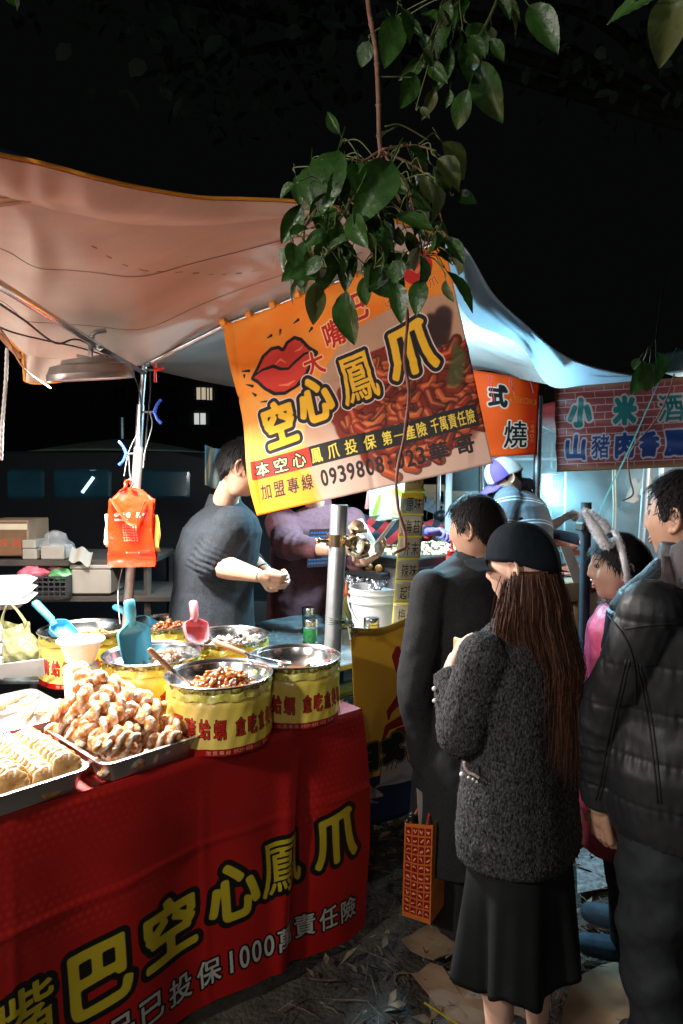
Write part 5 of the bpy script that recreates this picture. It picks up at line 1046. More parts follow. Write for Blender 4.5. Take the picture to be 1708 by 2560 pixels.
# ---------------------------------------------------------------- 3 person with furry ears headband
F = Fig(.985, 2.32, (-.90, .42), 1.46, build=1.0); hc = W(1548, 1424, 2.30); hR = hframe((-.985, .17), .02); t = thing('person', 'person in profile wearing a white furry rabbit-ear headband, pink jacket and blue boots', 'person', F.o)
shL, elL, wrL = F.L((-.175, 0, 1.34)), F.L((-.25, .0, 1.08), 0), F.L((-.16, .20, 1.05), 0); shR, elR, wrR = F.L((.175, 0, 1.34)), F.L((.25, 0, 1.08), 0), F.L((.2, .15, .95), 0)
obj('body', body(F, hc, hR, .96, [(shL, elL, wrL), (shR, elR, wrR)], skinf, hands=[hand_mb(wrL, (-.6, .6, .3), (0, 0, -1), 1, .5, .8)]), skinf, t, sharp=0)
garment('jacket', [F.loft(torso_levels(1.12, .03, .62, .02, 1.05)), sleeve(shL, elL, wrL, .075, .072, .055, folds=.006), sleeve(shR, elR, wrR, .075, .07, .055, folds=.006)], mat('pink_jacket', (.36, .045, .11), .5, var=.2, vscale=20, bump=.3, bscale=30, dist=.006), t, .008, 3, .006, 13, 8)
collar(F, mat('pink_knit', (.58, .07, .16), .8), t, .062, .045, z=1.425)
garment('skirt', [F.loft([(.44, .20, .17), (.62, .19, .16), (.95, .16, .12)])], mat('dark_red', (.16, .012, .018), .8), t, .01, 2)
garment('tights', trousers(F, .92, .05), mat('tights', (.012, .012, .014), .7), t, .01, 2)
for sg in (-1, 1):
    q = MB(); q.cap(F.L((sg*.10, -.03, .05)), F.L((sg*.11, .13, .038)), .045, .036); q.tube([F.L((sg*.10, -.03, .05)), F.L((sg*.10, -.03, .19))], [.046, .056], 18); r = remesh(q, .006, 3)
    b_ = obj('boot', r, mat('blue_suede', (.015, .04, .065), .8, var=.3, vscale=30, bump=.3, bscale=300), t, sharp=0); q = MB(); q.lathe([(.050, -.005), (.058, 0), (.058, .006), (.050, .01)], F.L((sg*.10, -.03, .19)), 20, close=True); obj('boot_rim', q, MATS['blue_suede'], b_)
mb = MB(); vv, ff = [], []
for i in range(2600):
    a = RNG.uniform(0, 2*pi); p0 = F.L((.105*math.cos(a), -.01+.095*math.sin(a), 1.42+.012*math.cos(a)+RNG.normal(0, .012))); d = F.R@np.array([math.cos(a), math.sin(a), .15])+RNG.normal(0, .45, 3); d /= np.linalg.norm(d); s_ = np.cross(d, RNG.normal(0, 1, 3)); s_ /= np.linalg.norm(s_); L_ = RNG.uniform(.015, .04); k = len(vv); vv += [p0-s_*.0012, p0+s_*.0012, p0+d*L_]; ff.append((k, k+1, k+2))
mb.add(vv, ff); mb.tube([F.L((.098*math.cos(a), -.01+.088*math.sin(a), 1.42+.012*math.cos(a))) for a in np.linspace(0, 2*pi, 24)], .022, 8); obj('fur_collar', mb, mat('fur_grey', (.22, .18, .15), .9, var=.7, vscale=60, c2=(.48, .42, .38)), t, kind='stuff', sharp=0)
face(t, hc, hR, .96); hair(t, hc, hR, .96, hairb, 'bob', 2600, .13, 7, .07, lift=.003)
def furry(name, P, r, parent, m, n, ln, flat=1.0):
    P = cat(P, 10); mb = MB(); k = len(P); Rr = np.interp(np.linspace(0, 1, k), np.linspace(0, 1, len(r)), r) if not np.isscalar(r) else np.full(k, r)
    mb.tube(P, Rr*.8, 12, flat=flat); vv, ff = [], []
    for i in range(n):
        j = RNG.integers(0, k); d = RNG.normal(0, 1, 3); d /= np.linalg.norm(d); p0 = P[j]+d*Rr[j]*.7*np.array([1, 1, 1]); s_ = np.cross(d, RNG.normal(0, 1, 3)); s_ /= np.linalg.norm(s_); d = d+RNG.normal(0, .3, 3); q = len(vv); vv += [p0-s_*.0008, p0+s_*.0008, p0+d*ln*RNG.uniform(.5, 1.2)]; ff.append((q, q+1, q+2))
    mb.add(vv, ff); return obj(name, mb, m, parent, sharp=0)
furm = mat('white_fur', (.78, .76, .78), .9, var=.12, vscale=60)
hb = furry('headband', [hc+.96*hR@np.array(p) for p in [(-.085, -.010, -.03), (-.092, .0, .02), (-.072, .015, .09), (0, .022, .130), (.072, .015, .09), (.092, .0, .02), (.085, -.01, -.03)]], .013, t, furm, 4500, .007)
furry('rabbit_ear', [hc+.96*hR@np.array((-.045, .022, .11)), W(1515, 1360, 2.24), W(1490, 1320, 2.23), W(1462, 1277, 2.22)], [.012, .024, .026, .010], hb, furm, 4000, .007, .6)
furry('rabbit_ear', [hc+.96*hR@np.array((.03, .022, .118)), W(1528, 1355, 2.34), W(1512, 1315, 2.34), W(1478, 1280, 2.34)], [.012, .023, .025, .010], hb, furm, 4000, .007, .6)
# ---------------------------------------------------------------- 4 man in the quilted jacket at the right edge
F = Fig(.865, 1.72, (-.70, .72), 1.68, build=1.03); hc = W(1712, 1300, 1.75); hR = hframe((-.62, .78), .04); t = thing('person', 'person in a dark quilted hooded jacket and grey track pants at the right edge', 'person', F.o)
shL, elL, wrL = F.L((-.225, -.01, 1.36)), W(1496, 1810, 1.70), W(1500, 2020, 1.74); shR, elR, wrR = F.L((.20, 0, 1.36)), F.L((.27, 0, 1.09), 0), F.L((.26, .08, .87), 0)
h1 = hand_mb(wrL+np.array([0, 0, -.005]), (.15, .1, -1), (.9, .4, 0), 1, .7, .95, forearm=elL*.3+wrL*.7)
obj('body', body(F, hc, hR, 1.0, [(shL, elL, wrL), (shR, elR, wrR)], skin, hands=[h1]), skin, t, sharp=0)
def quilt(v, n):
    q = (v-F.o)@F.R/F.k; z = q[:, 2]; d = np.zeros(len(v))
    for zl in np.arange(.76, 1.34, .115): d += np.exp(-((z-zl-.006*np.sin(q[:, 0]*20))/.0048)**2)
    d *= np.where(np.abs(q[:, 0]) < .20, 1.0, .45); th = np.arctan2(q[:, 0], -q[:, 1]); m_ = (np.abs(q[:, 0]) < .15)
    for tl in (): d += .9*np.exp(-((th-tl-.12*(z-1.0))/.035)**2)*m_
    puff = .0012*np.abs(np.sin((z-.76)/.115*pi)); pk = .0016*np.sin(th*60+z*20)*np.exp(-(np.mod((z-.76)/.115+.5, 1)-.5)**2/.03)
    return v+n*(puff+pk-.0048*np.clip(d, 0, 1.1))[:, None]
nyl = mat('black_nylon', (.022, .023, .026), .50, var=.05, vscale=12, bump=.25, bscale=14, stretch=(3, 3, .8), dist=.008, spec=.5)
garment('jacket', [F.loft([(.735, .165, .125), (.755, .182, .14), (.80, .200, .155)]+torso_levels(1.16, .034, .80, 0, 1.04)[1:]), sleeve(shL-np.array([0, 0, .005]), elL, wrL+np.array([0, 0, .02]), .070, .066, .046, folds=.004), sleeve(shR, elR, wrR, .070, .066, .05)], nyl, t, .0048, 2, .0055, 9, 12, fn=quilt)
from mathutils.bvhtree import BVHTree
def stitch(o, pts, r, m, name='stitched_seam', off=.001):
    w_ = wloc(o); bv = BVHTree.FromPolygons([tuple(v.co) for v in o.data.vertices], [tuple(p.vertices) for p in o.data.polygons]); P = []
    for p in cat(pts, 8):
        o_ = np.array([0, 0, CAMZ]); d_ = (p-o_)/np.linalg.norm(p-o_); h = bv.ray_cast(Vector(o_-w_), Vector(d_))
        if h[0] is not None: P.append(np.array(h[0])+w_-d_*off)
    mb = MB(); mb.tube(P, r, 6); obj(name, mb, m, t, sharp=0)
jk = [o for o in D.objects if o.name.startswith('jacket') and o.parent == t][0]; thr = mat('black_thread', (.006, .006, .007), .7)
for dx in (0, .010):
    stitch(jk, [W(1566+dx*900, 1650, 1.60), W(1545+dx*900, 1740, 1.58), W(1522+dx*900, 1840, 1.58), W(1505+dx*900, 1940, 1.60), W(1490+dx*900, 2000, 1.62)], .0022, thr)
    stitch(jk, [W(1592+dx*900, 1660, 1.5), W(1618+dx*900, 1780, 1.5), W(1634+dx*900, 1900, 1.5), W(1645+dx*900, 2010, 1.5)], .0022, thr)
stitch(jk, [W(1505, 1520, 1.5), W(1560, 1590, 1.5), W(1585, 1660, 1.5), W(1590, 1760, 1.5)], .003, thr); stitch(jk, [W(1562, 1572, 1.5), W(1630, 1563, 1.5), W(1700, 1560, 1.5)], .0026, thr)
mb = MB()
def hood(u, v):
    a = pi*(-.58)+pi*1.16*u; r = .095+.035*math.sin(pi*v)+.01*math.sin(a*9); return tuple(F.L((1.15*r*math.sin(a), -.012-r*math.cos(a)-.03*math.sin(pi*v), 1.505-.15*v+.018*math.cos(a)+.008*math.sin(a*5+v*8)-.03*(math.cos(a) < 0))))
mb.grid(hood, 60, 20, thick=.012); obj('hood', mb, mat('hood_lining', (.055, .040, .042), .75, var=.3, vscale=20, bump=.3, bscale=200), t, sharp=0)
mb = MB(); mb.tube(cat([F.L((-.17, -.06, 1.425)), F.L((-.10, -.12, 1.40)), F.L((0, -.15, 1.36)), F.L((.09, -.13, 1.39)), F.L((.16, -.06, 1.42))], 10), [.017, .02]+[.021]*37+[.02, .017][:2] if False else .019, 10, flat=.6); obj('hood_seam', mb, nyl, t, sharp=0)
mb = MB(); mb.tube(cat([F.L((-.03, -.165, 1.36)), F.L((.05, -.17, 1.26)), F.L((.15, -.155, 1.10))], 6), .008, 6, flat=.4); obj('strap', mb, nyl, t)
tp_ = mat('grey_trackpants', (.028, .032, .036), .7, spec=.2, var=.2, vscale=20, bump=.2, bscale=300)
def tfold(v, n):
    q = (v-F.o)@F.R/F.k; z = q[:, 2]; return v+n*(.006*np.sin(z*42+3*np.sin(q[:, 0]*9)+q[:, 1]*14)*np.clip((.9-z)*3, 0, 1)+.003*vnoise(v, 26, 3))[:, None]
garment('track_pants', trousers(F, 1.16, .03), tp_, t, .008, 3, .003, 9, 3, fn=tfold)
mb = MB(); mb.grid(lambda u, v: tuple(F.L(((.176+.004*math.sin(u*220))*math.cos(2*pi*u), (.134+.004*math.sin(u*220))*math.sin(2*pi*u), .715+.05*v))), 240, 6, thick=.003); obj('waistband', mb, tp_, t, sharp=0)
shoes(F, MATS['shoe_black'], t)
face(t, hc, hR, 1.0); hair(t, hc, hR, 1.0, hairb, 'man', 3000, .12, 5, .04, lift=.006)
# ---------------------------------------------------------------- 5 vendor in the grey sweater
F = Fig(-.60, 3.12, (.93, .36), 1.80, lean=.28, build=1.22); hc = W(606, 1172, 3.02); hR = hframe((.95, .12), -.35); t = thing('person', 'person in a charcoal sweater with pushed-up sleeves behind the bowls, face hidden by the banner', 'person', F.o)
shR, elR, wrR = F.L((.20, 0, 1.35)), W(530, 1410, 2.92), W(650, 1440, 2.80); shL, elL, wrL = F.L((-.20, .02, 1.35)), W(618, 1400, 3.30), W(668, 1432, 2.98)
hA = hand_mb(wrR, (.75, .1, -.25), (-.2, .9, .5), 1, .75, 1.0, thumb=.7, forearm=elR, fr=(.050, .030)); hB = hand_mb(wrL, (.55, -.35, -.25), (-.2, -.7, .5), -1, .8, 1.0, thumb=.7, forearm=elL, fr=(.046, .030))
obj('body', body(F, hc, hR, 1.06, [(shR, elR, elR), (shL, elL, elL)], skin, hands=[hA, hB]), skin, t, sharp=0)
swe = mat('charcoal_sweater', (.017, .021, .026), .85, var=.4, vscale=220, bump=.3, bscale=420, dist=.0015, c2=(.032, .038, .046), spec=.2)
def cuff(v, n):
    out = v.copy(); 
    for a, b in ((shR, elR),):
        d = (b-a)/np.linalg.norm(b-a); q = (v-a)@d; perp = np.linalg.norm((v-a)-q[:, None]*d, axis=1); L_ = np.linalg.norm(b-a); m_ = (perp < .10) & (q > L_*.45) & (q < L_*1.4)
        out += n*(.0030*np.sin(q*270+3*vnoise(v, 9))*m_*np.clip((q/L_-.45)*3, 0, 1))[:, None]
    return out
e1 = elR+(wrR-elR)*.22
garment('sweater', [F.loft(torso_levels(1.30, .020, .74, .02, 1.02)), sleeve(shR, elR, e1, .092, .080, .056), sleeve(shL, elL, elL*.6+wrL*.4, .085, .07, .055)], swe, t, .0065, 2, .006, 8, 21, fn=cuff)
collar(F, swe, t, .070, .075, z=1.40, lean=.018, th=.008); hair(t, hc, hR, 1.06, hairb, 'man', 2600, .11, 15, .03, lift=.010)
garment('jeans', trousers(F, 1.08, .03), mat('dark_jeans', (.03, .04, .06), .8), t, .01, 2); shoes(F, MATS['shoe_black'], t)
mb = MB(); mb.lathe([(.031, -.006), (.035, 0), (.031, .006)], wrL+(elL-wrL)*.12, 20, frame(wrL-elL), close=True); obj('wrist_watch', mb, MATS['black_plastic'], t)
# ---------------------------------------------------------------- 6 vendor in the maroon sweatshirt
F = Fig(-.17, 3.86, (.45, -.89), 1.74, lean=.22, side=-.10, build=1.28); hc = W(775, 1172, 3.62); hR = hframe((.5, -.86), -.35); t = thing('person', 'person in a maroon sweatshirt holding a paper food box behind the scaffold pole', 'person', F.o)
shR, elR, wrR = F.L((.215, 0, 1.36)), W(725, 1362, 3.42), W(826, 1376, 3.28); shL, elL, wrL = F.L((-.215, 0, 1.36)), W(880, 1400, 3.50), W(905, 1400, 3.24)
hA = hand_mb(wrR, (.9, -.1, .0), (.1, -.1, -1), -1, .5, 1.0, forearm=elR, fr=(.045, .03)); hB = hand_mb(wrL+np.array([.02, 0, 0]), (.6, -.4, .35), (-.3, -.2, .9), 1, .6, 1.0, forearm=elL, fr=(.045, .03))
obj('body', body(F, hc, hR, 1.0, [(shR, elR, elR), (shL, elL, elL)], skin, hands=[hA, hB]), skin, t, sharp=0)
mar = mat('maroon_fleece', (.13, .042, .05), .85, var=.2, vscale=60, bump=.3, bscale=400, dist=.001)
garment('sweatshirt', [F.loft([(.70, .215, .17), (.74, .235, .19)]+torso_levels(1.34, .024, .80, 0, 1.0)), sleeve(shR, elR, elR*.25+wrR*.75, .09, .078, .056, folds=.006), sleeve(shL, elL, elL*.4+wrL*.6, .085, .072, .055)], mar, t, .0075, 3, .007, 8, 31)
collar(F, mat('maroon_dark', (.07, .02, .03), .8), t, .07, .03, z=1.425); hair(t, hc, hR, 1.0, hairb, 'man', 900, .1, 25, .03)
garment('jeans', trousers(F, 1.1, .03), mat('blue_jeans', (.035, .10, .17), .75, var=.3, vscale=30, bump=.3, bscale=200), t, .01, 2); shoes(F, MATS['shoe_black'], t)
pr = Print(260, 260, (.20, .085, .10)); 
for j in range(9):
    x = 10; rn = random.Random(j)
    while x < 235:
        w_ = rn.randint(8, 30); pr.put(pr.rect(x, 228-j*26, x+w_, 228-j*26+13), (.16, .32, .50)); x += w_+6
ptm = printmat('shirt_print', pr, .85, .2, 400)
mb = MB(); c = F.L((.05, .185, 1.24)); a_ = F.R@np.array([-1, 0, 0]); mb.grid(lambda u, v: tuple(F.L((.135-.17*u, 1.0*.185+.030*math.sin(pi*(.25+u*.5))-.022*v+.012, 1.14+.20*v))), 10, 10); obj('chest_print', mb, ptm, t, sharp=0)
for k in range(3): mb = MB(); mb.ball(F.L((-.055, .185-.012*k, 1.30+.035*k)), .006, 8, 6); obj('button', mb, mat('button_red', (.3, .03, .03), .4), t)
# the box he fills, and the jar in his other hand
bx = W(912, 1382, 3.16); t = thing('food_box', 'white paper food box of octopus balls held open by the vendor in maroon', 'food box', bx); Rb = rotz(-.35)@np.array(Matrix.Rotation(-.12, 3, 'Y')); paper = mat('paper_white', (.80, .79, .76), .6, var=.03)
mb = MB()
for c_, s_ in [((0, 0, 0), (.125, .085, .003)), ((0, -.044, .018), (.13, .003, .036)), ((0, .044, .018), (.13, .003, .036)), ((-.065, 0, .018), (.003, .085, .036)), ((.065, 0, .018), (.003, .085, .036))]: mb.box(bx+Rb@np.array(c_), s_, Rb)
obj('tray', mb, paper, t, smooth=False)
pr = Print(160, 110, (.86, .85, .82)); pr.put(pr.line([(35, 45), (80, 65), (125, 60)], [14, 24, 12]), (.85, .48, .30)); pr.put(pr.line([(60, 40), (110, 38)], 6), (.30, .55, .25)); lidm = printmat('lid_print', pr)
mb = MB(); p0 = bx+Rb@np.array([.065, -.045, .036]); p1 = bx+Rb@np.array([.065, .045, .036]); up = np.array([.085, .02, .11]); mb.grid(lambda u, v: tuple(p0*(1-u)+p1*u+up*v), 6, 4, thick=.002); obj('lid', mb, lidm, t)
for k in range(5):
    mb = MB(); q = bx+Rb@np.array([-.042+.03*(k % 3)+.01, -.018+.036*(k//3), .026]); mb.ball(q, .0165, 12, 8); obj('octopus_ball', mb, mat('fried_ball', (.50, .22, .06), .4, var=.4, vscale=60), t)
mb = MB()
for k in range(60): q = bx+Rb@np.array([RNG.uniform(-.045, .05), RNG.uniform(-.03, .03), .044]); mb.box(q, (.010, .004, .002), np.array(Euler(tuple(RNG.uniform(-1, 1, 3))).to_matrix()))
obj('green_garnish', mb, mat('seaweed', (.10, .25, .07), .6, var=.5, c2=(.45, .55, .35)), t, kind='stuff')
jc = W(905, 1335, 3.28); mb = MB(); Rj = frame((-.45, -.2, .75)); mb.lathe([(0, -.07), (.035, -.07), (.040, -.06), (.042, .03), (.038, .045), (.0, .045)], jc, 24, Rj); t = thing('sauce_jar', 'clear plastic sauce jar tilted in the hand of the vendor in maroon', 'jar', jc); obj('jar', mb, mat('jar_plastic', (.55, .50, .52), .2, alpha=.75), t)
mb = MB(); mb.lathe([(0, .047), (.040, .047), (.041, .062), (0, .064)], jc, 24, Rj); obj('lid', mb, mat('clear_lid', (.6, .6, .6), .2), t)
# ---------------------------------------------------------------- 7 person in the purple cap
F = Fig(1.07, 3.98, (-.78, .30), 1.84, lean=.34, build=1.28, z0=.05); hc = W(1262, 1196, 3.86); hR = hframe((-.93, -.12), -.62); t = thing('person', 'person in a purple and cream cap, glasses and striped sweater bending over the stall', 'person', F.o)
shL, elL, wrL = F.L((-.20, 0, 1.36)), W(1225, 1390, 3.72), W(1160, 1410, 3.7); shR, elR, wrR = F.L((.20, 0, 1.36)), F.L((.24, .28, 1.15), 0), F.L((.1, .5, 1.08), 0)
obj('body', body(F, hc, hR, 1.0, [(shL, elL, wrL), (shR, elR, wrR)], skin, hands=[hand_mb(wrL, (-.9, .1, -.2), (0, 0, -1), 1, .5, .95)]), skin, t, sharp=0)
def stripemat(name, base, cols, axis_scale, rot=(0, 0, 0)):
    m = mat(name, base, .85, bump=.3, bscale=300); N = m.node_tree.nodes; L = m.node_tree.links
    tc = N.new('ShaderNodeTexCoord'); mp = N.new('ShaderNodeMapping'); mp.inputs['Rotation'].default_value = rot; L.new(tc.outputs['Object'], mp.inputs[0]); sx_ = N.new('ShaderNodeSeparateXYZ'); L.new(mp.outputs[0], sx_.inputs[0])
    mu = N.new('ShaderNodeMath'); mu.operation = 'MULTIPLY'; mu.inputs[1].default_value = axis_scale; L.new(sx_.outputs[2], mu.inputs[0]); fr_ = N.new('ShaderNodeMath'); fr_.operation = 'FRACT'; L.new(mu.outputs[0], fr_.inputs[0])
    r = N.new('ShaderNodeValToRGB'); r.color_ramp.interpolation = 'CONSTANT'; L.new(fr_.outputs[0], r.inputs[0]); e = r.color_ramp.elements
    e[0].position = 0; e[0].color = (*base, 1); e[1].position = cols[0][0]; e[1].color = (*cols[0][1], 1)
    for p, c in cols[1:]: q = e.new(p); q.color = (*c, 1)
    L.new(r.outputs[0], N['Principled BSDF'].inputs['Base Color']); return m
gr = (.10, .115, .135); wh = (.55, .57, .58); strm = stripemat('striped_wool', gr, [(.40, wh), (.46, gr), (.54, wh), (.58, (.12, .13, .15)), (.86, gr)], 8.0, (.35, .12, 0))
garment('sweater', [F.loft(torso_levels(1.24, .022, .74, .01, 1.02)), sleeve(shL, elL, elL*.5+wrL*.5, .082, .072, .055), sleeve(shR, elR, wrR, .082, .07, .055)], strm, t, .0075, 2, .006, 8, 41)
sc = furry('scarf', [F.L((.105*math.cos(a), -.01+.10*math.sin(a), 1.45+.01*math.sin(a))) for a in np.linspace(0, 2*pi, 14)], .045, t, mat('scarf_black', (.03, .032, .036), .9, var=.8, vscale=90, c2=(.16, .17, .18), bump=1, bscale=90, dist=.008), 500, .012)
pur = mat('purple_felt', (.13, .06, .26), .8); crm = mat('cream_felt', (.52, .46, .42), .8)
cr, CP = capf(hc, hR, 1.05, pur, t, pur); cr.data.materials.append(crm)
for p in cr.data.polygons:
    q = hR.T@(np.array(p.center[:])+wloc(cr)-hc); a = math.atan2(q[1]+.006, q[0])
    if (int((a+pi)/(pi/3)+.0) % 2) == 0 or q[1] < -.02: p.material_index = 1
hair(t, hc, hR, 1.0, hairb, 'man', 500, .05, 35, .02)
mb = MB()
for sg in (-1, 1):
    mb.lathe([(.020, -.001), (.022, 0), (.020, .001)], hc+hR@np.array([sg*.030, .100, .012]), 20, frame(hR@np.array([0, 1, 0])), close=True); mb.tube([hc+hR@np.array([sg*.052, .098, .016]), hc+hR@np.array([sg*.078, .0, .012])], .0018, 5)
obj('glasses', mb, MATS['black_plastic'], t, kind='stuff'); garment('trousers', trousers(F, 1.05, .03), MATS['dark_trousers'], t, .01, 2)
# ---------------------------------------------------------------- 8 person in the smoke with a face mask
F = Fig(2.34, 5.5, (.45, -.85), 1.66, build=1.1); hc = W(1597, 1206, 5.5); hR = hframe((.80, -.6), -.1); t = thing('person', 'person in a grey jacket and white face mask standing in the smoke', 'person', F.o)
arms = [(F.L((sg*.20, 0, 1.36)), F.L((sg*.26, .05, 1.08), 0), F.L((sg*.18, .25, 1.0), 0)) for sg in (-1, 1)]
obj('body', body(F, hc, hR, .98, arms, skin), skin, t, sharp=0)
gj = mat('grey_jacket', (.045, .05, .05), .7, var=.2, bump=.3, bscale=40, dist=.004); garment('jacket', [F.loft(torso_levels(1.24, .026, .70, .01, 1.04))]+[sleeve(a, b, c, .078, .07, .05) for a, b, c in arms], gj, t, .012, 2, .006, 9, 51)
collar(F, gj, t, .07, .05); hair(t, hc, hR, .98, mat('hair_grey', (.10, .09, .08), .6), 'man', 700, .08, 45, .03); garment('trousers', trousers(F, 1.05, .03), MATS['dark_trousers'], t, .014, 2)
mb = MB()
def maskf(u, v): a = (u-.5)*2.2; return tuple(hc+.98*(hR@np.array([.064*math.sin(a), .105*math.cos(a)-.012*abs(a), -.025-.075*v])))
mb.grid(maskf, 14, 8, thick=.002); obj('face_mask', mb, mat('mask_white', (.75, .78, .8), .7), t)
# ---------------------------------------------------------------- 9 person behind the bending one, arms out in the smoke
F = Fig(1.28, 4.75, (.75, -.25), 1.42, build=1.0, lean=.2); hc = F.L((0, .03, 1.56)); hR = hframe((.8, -.3), -.2); t = thing('person', 'person hidden behind the striped sweater, bare fist raised and dark sleeve reaching right', 'person', F.o)
shA, elA, wrA = F.L((-.17, .02, 1.34)), W(1350, 1335, 4.6), W(1404, 1299, 4.55); shB, elB, wrB = F.L((.17, .02, 1.34)), W(1335, 1335, 4.0), W(1445, 1352, 3.95)
hA = hand_mb(wrA, (.8, -.1, .45), (-.1, -.5, -.8), 1, 1.35, 1.05, thumb=.9, forearm=elA, fr=(.042, .030)); hB = hand_mb(wrB, (.7, -.2, -.35), (0, 0, -1), 1, .5, 1.0, forearm=elB*.3+wrB*.7)
obj('body', body(F, hc, hR, .95, [(shA, elA, elA), (shB, elB, wrB)], skin, hands=[hA, hB]), skin, t, sharp=0)
garment('jacket', [F.loft(torso_levels(1.15, .022, .70, .01)), sleeve(shA, elA, elA*.7+wrA*.3, .07, .06, .05), sleeve(shB, elB, wrB, .07, .06, .04)], mat('navy_sleeve', (.018, .022, .035), .8), t, .01, 2)
garment('trousers', trousers(F, 1.0, .03), MATS['dark_trousers'], t, .014, 2)
# ---------------------------------------------------------------- 10 person in the red and black stripes
F = Fig(.42, 4.55, (.25, -.95), 1.62, lean=.35, build=1.15); hc = F.L((0, .05, 1.57)); hR = hframe((.25, -.95), -.5); t = thing('person', 'person in a red and black striped shirt with purple gloves, head hidden by the banner', 'person', F.o)
shR, elR, wrR = F.L((.19, 0, 1.36)), W(870, 1300, 4.2), W(935, 1350, 3.9); shL, elL, wrL = F.L((-.19, 0, 1.36)), W(1035, 1345, 4.2), W(1070, 1330, 3.95)
gl = hand_mb(wrL, (.6, -.3, .1), (0, -.3, -1), -1, .9, 1.1, thumb=.7)
obj('body', body(F, hc, hR, 1.0, [(shR, elR, wrR), (shL, elL, wrL)], skin), skin, t, sharp=0); obj('purple_glove', gl, mat('purple_glove', (.30, .16, .50), .4, var=.2, vscale=60), t, sharp=0)
rb = stripemat('red_black_stripes', (.012, .015, .022), [(.5, (.50, .025, .025))], 11, (0, .75, .3))
garment('shirt', [F.loft(torso_levels(1.18, .022, .74, .01)), sleeve(shR, elR, wrR, .072, .065, .05), sleeve(shL, elL, wrL, .072, .062, .045)], rb, t, .009, 2, .005, 9, 61)
garment('trousers', trousers(F, 1.0, .03), MATS['dark_trousers'], t, .014, 2); hair(t, hc, hR, 1.0, hairb, 'man', 300, .1, 55, .03)
# ================================================================ ORANGE BAG BUNDLE on the slim pole
bo = W(326, 1310, 2.82); sc_ = 2.82/1707
pr = Print(400, 600, (.93, .20, .04)); X, Y = pr.XY(); wh_ = (.95, .80, .72)
pr.put(np.clip(16-np.hypot((X-85)/1.6, Y-395), 0, 1), wh_); pr.put(np.clip(12-np.hypot(X-330, Y-398), 0, 1), wh_)
for c, x in (('大', 150), ('嘴', 195), ('巴', 285)): pr.put(dil(pr.char(c, x, 395, 40, 40), 1), wh_)
pr.put(pr.rect(70, 350, 190, 366), wh_)
for j in range(7): pr.text('永和中山板橋'[:6], 150, 322-j*20, 262, 322-j*20, 17, [(.6, wh_)], .85, n=32)
pr.text('台北市內湖', 180, 108, 235, 108, 10, [(0, wh_)], .9, n=32); pr.put(np.clip(7-np.hypot(X-160, Y-108), 0, 1)-np.clip(4-np.hypot(X-160, Y-108), 0, 1), wh_); pr.put(np.clip(7-np.hypot(X-262, Y-108), 0, 1)-np.clip(4-np.hypot(X-262, Y-108), 0, 1), wh_)
obm = printmat('orange_bag_print', pr, .3, .9, 22, transl=.25, dirt=.12, coat=.3, dist=.006)
orp = mat('orange_plastic', (.80, .045, .012), .3, var=.2, vscale=20, bump=.9, bscale=26, dist=.006, transl=.25, coat=.3)
t = thing('bag_bundle', 'bundle of orange printed carrier bags hanging from the slim pole', 'plastic bags', bo)
def bsheet(dx, dy, wd, z0, z1, ph, curl=.008):
    def fn(u, v):
        a = (u-.5)*2; wv = wd*(1-.10*v) ; zz = z0+(z1-z0)*v
        if v > .86: wv *= 1-.55*((v-.86)/.14); zz -= .010*a*a
        return tuple(bo+np.array([dx+a*wv*.5+.004*math.sin(v*9+ph), dy-.010*math.cos(a*1.4)+.005*math.sin(v*7+ph+a*2)+curl*math.sin(v*16+ph)*(v < .2), zz]))
    return fn
for k in range(7):
    mb = MB(); mb.grid(bsheet(.003*(k % 3)-.002*k, .012*k, .196-.004*(k % 3), -.178+.003*k+.004*(k % 2), .150, k*1.3), 16, 26); obj('bag', mb, obm if k == 0 else orp, t, sharp=0)
mb = MB(); mb.tube(cat([bo+np.array(p) for p in [(-.070, -.02, .105), (-.040, -.030, .06), (.0, -.034, .008), (.03, -.036, .0), (.045, -.034, .03), (.070, -.024, .10)]], 8), .013, 8, flat=.18); obj('folded_handle', mb, orp, t, sharp=0)
mb = MB(); mb.tube(cat([bo+np.array(p) for p in [(-.035, -.01, .135), (-.012, -.02, .15), (-.012, -.012, .172), (.004, -.01, .180), (.018, -.012, .170), (.012, -.02, .15), (.03, -.01, .135)]], 6), .010, 8, flat=.4); obj('hanging_loop', mb, orp, t, sharp=0)
mb = MB(); mb.tube(cat([bo+np.array([.004, -.01, .165]), bo+np.array([.010, -.018, .185]), bo+np.array([0, 0, .215]), W(322, 1140, 2.86)], 6), .0022, 6); obj('wire_hook', mb, galv, t)
for nm, dx, lb, m_, zb in [('carrier_bag', -.060, 'white and yellow folded bag behind the left side of the orange bags', mat('pale_plastic', (.70, .62, .45), .35, transl=.3, bump=.6, bscale=20, dist=.005), -.10), ('carrier_bag', .052, 'yellow folded bag behind the right side of the orange bags', mat('amber_plastic', (.75, .50, .10), .35, transl=.3, bump=.6, bscale=20, dist=.005), -.12)]:
    mb = MB()
    for k in range(3): mb.grid(bsheet(dx, .034+.003*k, .12, zb+.005*k, .06, k+2), 8, 14)
    tag(obj(nm, mb, m_, sharp=0), lb, 'bag')
